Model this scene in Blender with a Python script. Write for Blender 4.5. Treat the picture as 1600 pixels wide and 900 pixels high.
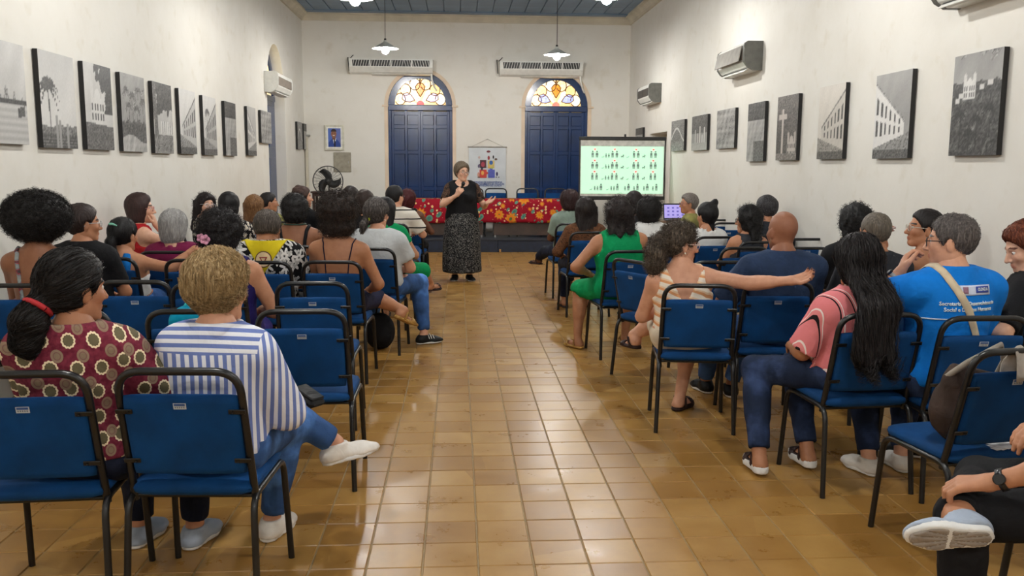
import bpy, bmesh, math, random
import numpy as np
from mathutils import Vector, Matrix, Euler

for _o in list(bpy.data.objects):
    bpy.data.objects.remove(_o)
scene = bpy.context.scene
COL = scene.collection

# ------------------------------------------------------------------ camera
CAM_Z = 1.55
F_PX = 1366.0
YAW, PITCH, ROLL = math.radians(-3.56), math.radians(7.95), math.radians(0.30)
cam_data = bpy.data.cameras.new('camera')
cam_data.sensor_width = 36.0
cam_data.lens = 36.0 * F_PX / 1600.0
cam_data.clip_start = 0.05
cam = bpy.data.objects.new('camera', cam_data)
COL.objects.link(cam)
CAM_M = (Matrix.Rotation(YAW, 3, 'Z') @ Matrix.Rotation(math.pi / 2 - PITCH, 3, 'X') @ Matrix.Rotation(ROLL, 3, 'Z'))
cam.matrix_world = Matrix.Translation((0, 0, CAM_Z)) @ CAM_M.to_4x4()
scene.camera = cam

# ------------------------------------------------------------------ world, exposure
world = bpy.data.worlds.new('world')
scene.world = world
world.use_nodes = True
world.node_tree.nodes['Background'].inputs[0].default_value = (0.75, 0.85, 1.0, 1)
world.node_tree.nodes['Background'].inputs[1].default_value = 0.6
vs = scene.view_settings
vs.view_transform = 'Standard'
vs.look = 'None'
vs.exposure = 0.0
vs.gamma = 1.0
vs.use_curve_mapping = False
LAMP_L = 720.0          # radiance of each pendant bulb

# room measures (metres): camera stands at the origin of x and y, +y runs to the far wall
XL, XR, YF, YB, ZC = -2.98, 3.40, 17.5, -3.6, 4.44
TILE = 0.218

def at(u, v, Y):
    """world point on the plane y = Y that the photograph shows at pixel u, v"""
    d = CAM_M @ Vector(((u - 800) / F_PX, -(v - 450) / F_PX, -1.0))
    k = Y / d.y
    return Vector((d.x * k, Y, CAM_Z + d.z * k))

def at_z(u, v, z):
    d = CAM_M @ Vector(((u - 800) / F_PX, -(v - 450) / F_PX, -1.0))
    k = (z - CAM_Z) / d.z
    return Vector((d.x * k, d.y * k, z))

def at_x(u, v, X):
    d = CAM_M @ Vector(((u - 800) / F_PX, -(v - 450) / F_PX, -1.0))
    k = X / d.x
    return Vector((X, d.y * k, CAM_Z + d.z * k))

# ------------------------------------------------------------------ helpers
def lin(c):
    """0..255 sRGB -> linear"""
    r = []
    for x in c[:3]:
        x = x / 255.0
        r.append(x / 12.92 if x <= 0.04045 else ((x + 0.055) / 1.055) ** 2.4)
    return tuple(r)

def lin4(c):
    return lin(c) + (1.0,)

MATS = {}

class NT:
    def __init__(self, m):
        m.use_nodes = True
        self.m = m
        self.t = m.node_tree
        self.b = self.t.nodes['Principled BSDF']
    def n(self, kind, **kw):
        nd = self.t.nodes.new(kind)
        for k, v in kw.items():
            if k.startswith('i_'):
                nd.inputs[k[2:].replace('_', ' ')].default_value = v
            elif k.startswith('n_'):
                nd.inputs[int(k[2:])].default_value = v
            else:
                setattr(nd, k, v)
        return nd
    def l(self, a, ao, b, bi):
        self.t.links.new(a.outputs[ao], b.inputs[bi])
    def ramp(self, stops, interp='LINEAR'):
        nd = self.t.nodes.new('ShaderNodeValToRGB')
        e = nd.color_ramp.elements
        nd.color_ramp.interpolation = interp
        while len(e) < len(stops):
            e.new(0.5)
        for i, (p, c) in enumerate(stops):
            e[i].position = p
            e[i].color = lin4(c)
        return nd
    def coords(self, scale=(1, 1, 1), kind='Object'):
        tc = self.n('ShaderNodeTexCoord')
        mp = self.n('ShaderNodeMapping')
        mp.inputs['Scale'].default_value = scale
        self.l(tc, kind, mp, 'Vector')
        return mp
    def bump(self, src, out, strength=0.2, dist=0.01):
        b = self.n('ShaderNodeBump')
        b.inputs['Strength'].default_value = strength
        b.inputs['Distance'].default_value = dist
        self.l(src, out, b, 'Height')
        self.l(b, 'Normal', self.b, 'Normal')
        return b

def new_mat(name, color=(128, 128, 128), rough=0.6, metal=0.0, spec=0.5):
    m = bpy.data.materials.new(name)
    nt = NT(m)
    nt.b.inputs['Base Color'].default_value = lin4(color)
    nt.b.inputs['Roughness'].default_value = rough
    nt.b.inputs['Metallic'].default_value = metal
    nt.b.inputs['Specular IOR Level'].default_value = spec
    m.diffuse_color = lin4(color)
    return m, nt

def mat(name, color=(128, 128, 128), rough=0.6, metal=0.0, spec=0.5, var=0.08, scale=14.0, bump=0.0, bscale=200.0):
    """plain material with a little noise in its colour and relief"""
    if name in MATS:
        return MATS[name]
    m, nt = new_mat(name, color, rough, metal, spec)
    mp = nt.coords()
    nz = nt.n('ShaderNodeTexNoise')
    nz.inputs['Scale'].default_value = scale
    nz.inputs['Detail'].default_value = 3
    nt.l(mp, 0, nz, 'Vector')
    a = [max(0, c * (1 - var)) for c in color]
    b = [min(255, c * (1 + var)) for c in color]
    r = nt.ramp([(0.3, a), (0.7, b)])
    nt.l(nz, 0, r, 0)
    nt.l(r, 0, nt.b, 'Base Color')
    if bump > 0:
        n2 = nt.n('ShaderNodeTexNoise')
        n2.inputs['Scale'].default_value = bscale
        nt.l(mp, 0, n2, 'Vector')
        nt.bump(n2, 0, bump, 0.002)
    MATS[name] = m
    return m

def painted(name='painted', rough=0.5, spec=0.4, emit=0.0):
    """colour printed on the surface, carried by the mesh's colour layer"""
    if name in MATS:
        return MATS[name]
    m, nt = new_mat(name, (200, 200, 200), rough, 0, spec)
    at_ = nt.n('ShaderNodeAttribute')
    at_.attribute_name = 'Col'
    nt.l(at_, 'Color', nt.b, 'Base Color')
    if emit:
        nt.l(at_, 'Color', nt.b, 'Emission Color')
        nt.b.inputs['Emission Strength'].default_value = emit
    MATS[name] = m
    return m

def emitter(name, color, strength):
    m, nt = new_mat(name, color, 0.4)
    nt.b.inputs['Emission Color'].default_value = lin4(color)
    nt.b.inputs['Emission Strength'].default_value = strength
    MATS[name] = m
    return m

# --- meshes
def mesh_np(name, V, faces, smooth=True, col=None):
    """mesh from arrays: faces is (n,3) or (n,4) or a list of such"""
    V = np.asarray(V, np.float32)
    fl = faces if isinstance(faces, list) else [faces]
    fl = [np.asarray(f, np.int32) for f in fl if len(f)]
    me = bpy.data.meshes.new(name)
    me.vertices.add(len(V))
    me.vertices.foreach_set('co', V.ravel())
    nl = sum(f.size for f in fl)
    nf = sum(len(f) for f in fl)
    me.loops.add(nl)
    me.polygons.add(nf)
    li = np.concatenate([f.ravel() for f in fl])
    cnt = np.concatenate([np.full(len(f), f.shape[1], np.int32) for f in fl])
    st = np.concatenate([[0], np.cumsum(cnt)[:-1]]).astype(np.int32)
    me.loops.foreach_set('vertex_index', li)
    me.polygons.foreach_set('loop_start', st)
    me.polygons.foreach_set('use_smooth', np.full(nf, smooth, bool))
    me.update(calc_edges=True)
    if col is not None:
        a = me.color_attributes.new('Col', 'FLOAT_COLOR', 'POINT')
        c = np.ones((len(V), 4), np.float32)
        c[:, :3] = col
        a.data.foreach_set('color', c.ravel())
    return me

def link(name, me, material=None, parent=None, loc=None, rot=None):
    o = bpy.data.objects.new(name, me)
    COL.objects.link(o)
    if material is not None and me is not None and len(me.materials) == 0:
        me.materials.append(material)
    if parent is not None:
        o.parent = parent
    if loc is not None:
        o.location = loc
    if rot is not None:
        o.rotation_euler = rot
    return o

def tag(o, label=None, cat=None, group=None, kind=None):
    if label: o['label'] = label
    if cat: o['category'] = cat
    if group: o['group'] = group
    if kind: o['kind'] = kind
    return o

def empty(name, loc=(0, 0, 0), rz=0.0):
    o = bpy.data.objects.new(name, None)
    o.empty_display_size = 0.1
    COL.objects.link(o)
    o.location = loc
    o.rotation_euler = (0, 0, rz)
    return o

class MB:
    """collects boxes, tubes, lathes and prisms into one mesh"""
    def __init__(self):
        self.v, self.f, self.s, self.c = [], [], [], []
        self.col = None
    def _add(self, vs_, fs, smooth=False):
        o = len(self.v)
        self.v += [tuple(p) for p in vs_]
        self.c += [self.col] * len(vs_)
        self.f += [tuple(i + o for i in f) for f in fs]
        self.s += [smooth] * len(fs)
        return self
    def box(self, c, s, R=None, bev=0.0):
        x, y, z = s[0] / 2, s[1] / 2, s[2] / 2
        if bev > 0:
            b = min(bev, x * .9, y * .9, z * .9)
            P = []
            for sx in (-1, 1):
                for sy in (-1, 1):
                    for sz in (-1, 1):
                        P += [(sx * x, sy * (y - b), sz * (z - b)), (sx * (x - b), sy * y, sz * (z - b)), (sx * (x - b), sy * (y - b), sz * z)]
            def I(sx, sy, sz, k): return (((sx > 0) * 2 + (sy > 0)) * 2 + (sz > 0)) * 3 + k
            F = []
            for s_ in (-1, 1):
                F.append([I(s_, -1, -1, 0), I(s_, 1, -1, 0), I(s_, 1, 1, 0), I(s_, -1, 1, 0)][::s_])
                F.append([I(-1, s_, -1, 1), I(-1, s_, 1, 1), I(1, s_, 1, 1), I(1, s_, -1, 1)][::s_])
                F.append([I(-1, -1, s_, 2), I(1, -1, s_, 2), I(1, 1, s_, 2), I(-1, 1, s_, 2)][::s_])
            for a in (-1, 1):
                for b_ in (-1, 1):
                    F.append([I(a, b_, -1, 0), I(a, b_, 1, 0), I(a, b_, 1, 1), I(a, b_, -1, 1)][::-a * b_])
                    F.append([I(a, -1, b_, 0), I(a, 1, b_, 0), I(a, 1, b_, 2), I(a, -1, b_, 2)][::a * b_])
                    F.append([I(-1, a, b_, 1), I(1, a, b_, 1), I(1, a, b_, 2), I(-1, a, b_, 2)][::-a * b_])
            for a in (-1, 1):
                for b_ in (-1, 1):
                    for c_ in (-1, 1):
                        F.append([I(a, b_, c_, 0), I(a, b_, c_, 1), I(a, b_, c_, 2)][::a * b_ * c_])
        else:
            P = [(sx * x, sy * y, sz * z) for sx in (-1, 1) for sy in (-1, 1) for sz in (-1, 1)]
            F = [(0, 1, 3, 2), (4, 6, 7, 5), (0, 4, 5, 1), (2, 3, 7, 6), (0, 2, 6, 4), (1, 5, 7, 3)]
        R = R or Matrix.Identity(3)
        c = Vector(c)
        return self._add([R @ Vector(p) + c for p in P], F)
    def span(self, a, b, bev=0.0):
        a, b = Vector(a), Vector(b)
        return self.box((a + b) / 2, [abs(t) for t in (b - a)], bev=bev)
    def tube(self, pts, r, n=8, caps=True, flat=None):
        pts = [Vector(p) for p in pts]
        rs = r if isinstance(r, (list, tuple)) else [r] * len(pts)
        V, F = [], []
        up = None
        for i, p in enumerate(pts):
            d = (pts[min(i + 1, len(pts) - 1)] - pts[max(i - 1, 0)]).normalized()
            if up is None:
                up = d.orthogonal().normalized()
            up = (up - d * up.dot(d))
            up = up.normalized() if up.length > 1e-6 else d.orthogonal().normalized()
            sd = d.cross(up)
            for k in range(n):
                a = 2 * math.pi * k / n
                V.append(p + (up * math.cos(a) + sd * math.sin(a)) * rs[i])
        for i in range(len(pts) - 1):
            for k in range(n):
                F.append((i * n + k, i * n + (k + 1) % n, (i + 1) * n + (k + 1) % n, (i + 1) * n + k))
        self._add(V, F, True)
        if caps:
            m = len(pts)
            self._add(V[:n], [tuple(range(n))[::-1]])
            self._add(V[(m - 1) * n:], [tuple(range(n))])
        return self
    def lathe(self, prof, c=(0, 0, 0), n=24, axis='Z', smooth=True):
        V, F = [], []
        c = Vector(c)
        for (r, z) in prof:
            for k in range(n):
                a = 2 * math.pi * k / n
                p = (r * math.cos(a), r * math.sin(a), z)
                if axis == 'Y': p = (p[0], p[2], p[1])
                if axis == 'X': p = (p[2], p[0], p[1])
                V.append(Vector(p) + c)
        for i in range(len(prof) - 1):
            for k in range(n):
                F.append((i * n + k, i * n + (k + 1) % n, (i + 1) * n + (k + 1) % n, (i + 1) * n + k))
        return self._add(V, F, smooth)
    def prism(self, poly, a, b, axis='Y'):
        """poly in the plane across the axis, extruded from a to b"""
        def P(p, t):
            if axis == 'Y': return (p[0], t, p[1])
            if axis == 'X': return (t, p[0], p[1])
            return (p[0], p[1], t)
        n = len(poly)
        V = [P(p, a) for p in poly] + [P(p, b) for p in poly]
        F = [tuple(range(n)), tuple(range(2 * n - 1, n - 1, -1))]
        F += [(i, i + n, (i + 1) % n + n, (i + 1) % n) for i in range(n)]
        return self._add(V, F)
    def grid(self, P, smooth=True, close_u=False):
        """P: rows of points"""
        nr, nc = len(P), len(P[0])
        F = []
        for i in range(nr - 1):
            for j in range(nc - (0 if close_u else 1)):
                F.append((i * nc + j, i * nc + (j + 1) % nc, (i + 1) * nc + (j + 1) % nc, (i + 1) * nc + j))
        return self._add([p for r in P for p in r], F, smooth)
    def mesh(self, name):
        me = bpy.data.meshes.new(name)
        me.from_pydata(self.v, [], self.f)
        me.polygons.foreach_set('use_smooth', self.s)
        me.update()
        bm = bmesh.new(); bm.from_mesh(me)
        bmesh.ops.recalc_face_normals(bm, faces=bm.faces)
        bm.to_mesh(me); bm.free()
        if any(c is not None for c in self.c):
            a = me.color_attributes.new('Col', 'FLOAT_COLOR', 'POINT')
            a.data.foreach_set('color', np.array([(lin(c) if c else (1, 1, 1)) + (1,) for c in self.c], np.float32).ravel())
        return me
    def build(self, name, material, parent=None, loc=None, rot=None):
        return link(name, self.mesh(name), material, parent, loc, rot)

def arc_pts(path, rad, n=5):
    """round the corners of a polyline"""
    P = [Vector(p) for p in path]
    out = [P[0]]
    for i in range(1, len(P) - 1):
        a, b, c = P[i - 1], P[i], P[i + 1]
        r = min(rad, (a - b).length * .49, (c - b).length * .49)
        p0 = b + (a - b).normalized() * r
        p1 = b + (c - b).normalized() * r
        for k in range(n + 1):
            t = k / n
            out.append(p0 * (1 - t) ** 2 + b * 2 * t * (1 - t) + p1 * t * t)
    out.append(P[-1])
    return out

def paint_grid(name, w, h, nx, nz, fn, thick=0.0):
    """flat upright print: colours fn(u, v) (0..1, numpy arrays) on a grid in the xz plane facing -y"""
    u = (np.arange(nx + 1)) / nx
    v = (np.arange(nz + 1)) / nz
    U, Vv = np.meshgrid(u, v, indexing='ij')
    col = fn(U, Vv).reshape(-1, 3)
    P = np.stack([(U - .5) * w, np.zeros_like(U), Vv * h], -1).reshape(-1, 3)
    I = np.arange((nx + 1) * (nz + 1)).reshape(nx + 1, nz + 1)
    Q = np.stack([I[:-1, :-1], I[1:, :-1], I[1:, 1:], I[:-1, 1:]], -1).reshape(-1, 4)
    return mesh_np(name, P, Q, False, col)

_font_cache = {}
def text_mesh(txt, size, bold=0.0, align='CENTER', extrude=0.0):
    key = (txt, size, bold, align, extrude)
    if key not in _font_cache:
        cu = bpy.data.curves.new('lettering', 'FONT')
        cu.body = txt
        cu.size = size
        cu.align_x = align
        cu.offset = bold
        cu.extrude = extrude
        cu.resolution_u = 2
        ob = bpy.data.objects.new('lettering', cu)
        COL.objects.link(ob)
        dg = bpy.context.evaluated_depsgraph_get()
        me = bpy.data.meshes.new_from_object(ob.evaluated_get(dg))
        bpy.data.objects.remove(ob)
        _font_cache[key] = me
    return _font_cache[key].copy()
# ------------------------------------------------------------------ surface materials
def wall_mat():
    m, nt = new_mat('white_plaster', (222, 218, 206), 0.85, 0, 0.25)
    mp = nt.coords(kind='Object')
    n1 = nt.n('ShaderNodeTexNoise'); n1.inputs['Scale'].default_value = 0.9; n1.inputs['Detail'].default_value = 6
    n1.inputs['Roughness'].default_value = 0.65
    nt.l(mp, 0, n1, 'Vector')
    r = nt.ramp([(0.25, (222, 218, 208)), (0.5, (230, 227, 219)), (0.75, (234, 232, 225))])
    nt.l(n1, 0, r, 0)
    n3 = nt.n('ShaderNodeTexNoise'); n3.inputs['Scale'].default_value = 5.0; n3.inputs['Detail'].default_value = 8
    nt.l(mp, 0, n3, 'Vector')
    r3 = nt.ramp([(0.58, (255, 255, 255)), (0.78, (243, 240, 233))])
    nt.l(n3, 0, r3, 0)
    mx = nt.n('ShaderNodeMix', data_type='RGBA', blend_type='MULTIPLY')
    mx.inputs['Factor'].default_value = 0.8
    nt.l(r, 0, mx, 'A'); nt.l(r3, 0, mx, 'B'); nt.l(mx, 'Result', nt.b, 'Base Color')
    n2 = nt.n('ShaderNodeTexNoise'); n2.inputs['Scale'].default_value = 9; n2.inputs['Detail'].default_value = 8
    nt.l(mp, 0, n2, 'Vector')
    nt.bump(n2, 0, 0.12, 0.02)
    return m

def tile_mat():
    m, nt = new_mat('ochre_tile', (168, 128, 66), 0.24, 0, 0.5)
    g = nt.n('ShaderNodeNewGeometry')
    sc = nt.n('ShaderNodeVectorMath', operation='MULTIPLY'); sc.inputs[1].default_value = (1 / TILE, 1 / TILE, 0)
    nt.l(g, 'Position', sc, 0)
    of = nt.n('ShaderNodeVectorMath', operation='SUBTRACT'); of.inputs[1].default_value = (TX0 / TILE, TY0 / TILE, 0)
    nt.l(sc, 0, of, 0)
    fl = nt.n('ShaderNodeVectorMath', operation='FLOOR'); nt.l(of, 0, fl, 0)
    wn = nt.n('ShaderNodeTexWhiteNoise', noise_dimensions='3D'); nt.l(fl, 0, wn, 'Vector')
    r = nt.ramp([(0.0, (156, 114, 54)), (0.5, (170, 128, 64)), (1.0, (182, 142, 78))])
    nt.l(wn, 'Value', r, 0)
    nz = nt.n('ShaderNodeTexNoise'); nz.inputs['Scale'].default_value = 5.0; nz.inputs['Detail'].default_value = 7
    nz.inputs['Roughness'].default_value = 0.65
    nt.l(g, 'Position', nz, 'Vector')
    r2 = nt.ramp([(0.22, (226, 214, 196)), (0.62, (255, 255, 255)), (0.8, (255, 245, 222))])
    nt.l(nz, 0, r2, 0)
    mx = nt.n('ShaderNodeMix', data_type='RGBA', blend_type='MULTIPLY'); mx.inputs['Factor'].default_value = 0.9
    nt.l(r, 0, mx, 'A'); nt.l(r2, 0, mx, 'B'); nt.l(mx, 'Result', nt.b, 'Base Color')
    rr = nt.n('ShaderNodeMapRange'); rr.inputs['From Min'].default_value = 0.3; rr.inputs['From Max'].default_value = 0.7
    rr.inputs['To Min'].default_value = 0.25; rr.inputs['To Max'].default_value = 0.38
    nt.l(nz, 0, rr, 'Value'); nt.l(rr, 0, nt.b, 'Roughness')
    n2 = nt.n('ShaderNodeTexNoise'); n2.inputs['Scale'].default_value = 14.0; n2.inputs['Detail'].default_value = 4
    nt.l(g, 'Position', n2, 'Vector')
    nt.bump(n2, 0, 0.02, 0.006)
    return m

_g = at_z(660, 887, 0.0)
TX0 = _g.x % TILE
TY0 = at_z(640, 849.3, 0.0).y % TILE

M_WALL = wall_mat()
M_TILE = tile_mat()
M_GROUT = mat('grout', (150, 128, 92), 0.7)
M_TRIM = mat('cream_trim', (205, 198, 180), 0.7, var=0.05, scale=3)
M_BLUE_CEIL = mat('blue_ceiling_paint', (106, 132, 160), 0.45, var=0.08, scale=2.0, bump=0.1, bscale=30)
M_BLUE_DOOR = mat('blue_gloss_paint', (16, 48, 94), 0.20, var=0.12, scale=2.5, bump=0.15, bscale=9)
M_NAVY = mat('navy_panel', (26, 36, 56), 0.45, var=0.15)
M_WHITE_PL = mat('white_plastic', (226, 226, 220), 0.35, var=0.03)
M_GREY_PL = mat('grey_plastic', (150, 150, 144), 0.4, var=0.04)
M_DARK_PL = mat('dark_plastic', (38, 38, 38), 0.45, var=0.1)
M_BLACK_METAL = mat('black_tube_paint', (20, 20, 21), 0.32, 0.0, 0.5, var=0.2)
M_STEEL = mat('steel', (170, 170, 170), 0.3, 1.0)

# ------------------------------------------------------------------ floor
def build_floor():
    fl = MB().span((XL - .3, YB, -0.2), (XR + .3, YF + .3, -0.005)).build('floor', M_GROUT)
    tag(fl, kind='structure')
    g = TILE / 2 - 0.0022
    b = 0.0035
    tv = [(-g, -g, -.006), (g, -g, -.006), (g, g, -.006), (-g, g, -.006), (-g + b, -g + b, 0), (g - b, -g + b, 0), (g - b, g - b, 0), (-g + b, g - b, 0)]
    tf = [(4, 5, 6, 7), (0, 1, 5, 4), (1, 2, 6, 5), (2, 3, 7, 6), (3, 0, 4, 7)]
    me = mesh_np('tile', tv, np.array(tf), False)
    me.materials.append(M_TILE)
    Mi = CAM_M.transposed()
    cells = []
    nx0, nx1 = math.floor((XL - TX0) / TILE), math.ceil((XR - TX0) / TILE)
    ny0, ny1 = math.floor((YB - TY0) / TILE), math.ceil((16.0 - TY0) / TILE)
    for i in range(nx0, nx1):
        for j in range(ny0, ny1):
            c = Vector((TX0 + (i + .5) * TILE, TY0 + (j + .5) * TILE, 0))
            p = Mi @ (c - Vector((0, 0, CAM_Z)))
            vis = False
            if p.z < -0.5:
                u = 800 + F_PX * p.x / -p.z; v = 450 - F_PX * p.y / -p.z
                vis = -30 < u < 1630 and v < 930
            # tiles seen in the open aisle come first
            cells.append((0 if vis else 1, c.y + (0 if -1.0 < c.x < 1.6 else 1.2), c))
    cells.sort(key=lambda t: (t[0], t[1]))
    rnd = random.Random(4)
    for k, (_, _, c) in enumerate(cells[:300]):
        link('tile', me, None, fl, (c.x, c.y, rnd.uniform(-.0006, 0)), (rnd.uniform(-.0012, .0012), rnd.uniform(-.0012, .0012), 0))
    V, Q = [], []
    tvn, tfn = np.array(tv), np.array(tf)
    for _, _, c in cells[300:]:
        rx, ry = rnd.uniform(-.0012, .0012), rnd.uniform(-.0012, .0012)
        w = tvn.copy()
        w[:, 2] += w[:, 0] * rx + w[:, 1] * ry
        Q.append(tfn + 8 * len(V))
        V.append(w + np.array(c))
    o = link('tile_field', mesh_np('tile_field', np.concatenate(V), np.concatenate(Q), False), M_TILE, fl)
    o['kind'] = 'stuff'
build_floor()

# ------------------------------------------------------------------ walls with arched openings
def arch(s0, s1, zs, zt, n=20):
    c, a, b = (s0 + s1) / 2, (s1 - s0) / 2, zt - zs
    return [(c - a * math.cos(math.pi * k / n), zs + b * math.sin(math.pi * k / n)) for k in range(n + 1)]

def wall(name, to3, a0, a1, top, ops, depth):
    """to3(s, z, d): point of the wall at run s, height z, depth d behind its face; ops: (s0, s1, zbot, zspring, ztop)"""
    m = MB()
    s = a0
    for (s0, s1, zb, zs, zt) in sorted(ops):
        m._add([to3(s, 0, 0), to3(s0, 0, 0), to3(s0, top, 0), to3(s, top, 0)], [(0, 1, 2, 3)])
        A = arch(s0, s1, zs, zt) if zt > zs + .01 else [(s0, zs), (s1, zs)]
        m.grid([[to3(p[0], p[1], 0) for p in A], [to3(p[0], top, 0) for p in A]], False)
        if zb > 0:
            m._add([to3(s0, 0, 0), to3(s1, 0, 0), to3(s1, zb, 0), to3(s0, zb, 0)], [(0, 1, 2, 3)])
        B = [(s0, zb)] + A + [(s1, zb)]
        m.grid([[to3(p[0], p[1], 0) for p in B], [to3(p[0], p[1], depth) for p in B]], False)
        m._add([to3(s0, zb, 0), to3(s1, zb, 0), to3(s1, zb, depth), to3(s0, zb, depth)], [(0, 1, 2, 3)])
        s = s1
    m._add([to3(s, 0, 0), to3(a1, 0, 0), to3(a1, top, 0), to3(s, top, 0)], [(0, 1, 2, 3)])
    # back skin so that no light leaks in
    m._add([to3(a0 - .3, -.1, .45), to3(a1 + .3, -.1, .45), to3(a1 + .3, top + .3, .45), to3(a0 - .3, top + .3, .45)], [(0, 1, 2, 3)])
    me = bpy.data.meshes.new(name)
    me.from_pydata([tuple(v) for v in m.v], [], m.f)
    o = link(name, me, M_WALL)
    tag(o, kind='structure')
    return o

DZ = 0.24                                     # dais height
d1a, d1b = at(606.5, 200, YF).x, at(707, 200, YF).x
d2a, d2b = at(820, 200, YF).x, at(918, 200, YF).x
Z_SPR, Z_ARC = 2.70, 3.36
wall('wall_far', lambda s, z, d: (s, YF + d, z), XL, XR, ZC, [(d1a, d1b, DZ, Z_SPR, Z_ARC), (d2a, d2b, DZ, Z_SPR, Z_ARC)], 0.40)
wall('wall_left', lambda s, z, d: (XL - d, s, z), YB, YF, ZC, [(14.2, 15.62, 0.0, 2.66, 3.50)], 0.40)
wall('wall_right', lambda s, z, d: (XR + d, s, z), YB, YF, ZC, [(14.25, 15.55, 0.0, 2.12, 2.12)], 0.40)
wall('wall_rear', lambda s, z, d: (s, YB - d, z), XL, XR, ZC, [], 0.40)

# ceiling: blue boards running the length of the room
def build_ceiling():
    ce = MB().span((XL - .4, YB - .4, ZC + .03), (XR + .4, YF + .4, ZC + .2)).build('ceiling', M_BLUE_CEIL)
    tag(ce, kind='structure')
    n = 21
    w = (XR - XL) / n
    me = MB().span((-w / 2 + .006, YB, 0), (w / 2 - .006, YF - .35, .03), bev=.006).mesh('plank')
    me.materials.append(M_BLUE_CEIL)
    rnd = random.Random(2)
    for i in range(n):
        link('plank', me, None, ce, (XL + (i + .5) * w, 0, ZC - rnd.uniform(0, .006)))
    MB().span((XL, YF - .36, ZC - .018), (XR, YF, ZC + .03), bev=.005).build('end_board', M_BLUE_CEIL, ce)
    return ce
build_ceiling()
prof = [(0, 0), (.0, -.15), (.035, -.15), (.045, -.11), (.10, -.05), (.14, -.04), (.14, 0)]
def cornice(i, kind):
    m = MB()
    if kind == 'far':
        m.prism([(-p[0], ZC + p[1]) for p in prof], XL, XR, 'X'); m.v = [(v[0], YF + v[1], v[2]) for v in m.v]
    elif kind == 'left':
        m.prism([(XL + p[0], ZC + p[1]) for p in prof], YB, YF, 'Y')
    elif kind == 'right':
        m.prism([(XR - p[0], ZC + p[1]) for p in prof], YB, YF, 'Y')
    tag(m.build('trim_%d' % i, M_TRIM), kind='structure')
for i, k in enumerate(('far', 'left', 'right')):
    cornice(i + 1, k)

# ------------------------------------------------------------------ doors with stained fanlights
PANE = {}
def pane_mat(key, c, s=1.0):
    if key not in PANE:
        m, nt = new_mat('glass_' + key, c, 0.25)
        mp = nt.coords((1, 1, 1))
        nz = nt.n('ShaderNodeTexNoise'); nz.inputs['Scale'].default_value = 22; nz.inputs['Detail'].default_value = 2
        nt.l(mp, 0, nz, 'Vector')
        r = nt.ramp([(0.35, [x * .86 for x in c]), (0.65, [min(255, x * 1.08) for x in c])])
        nt.l(nz, 0, r, 0)
        nt.l(r, 0, nt.b, 'Base Color'); nt.l(r, 0, nt.b, 'Emission Color')
        nt.b.inputs['Emission Strength'].default_value = s
        PANE[key] = m
    return PANE[key]

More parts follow.
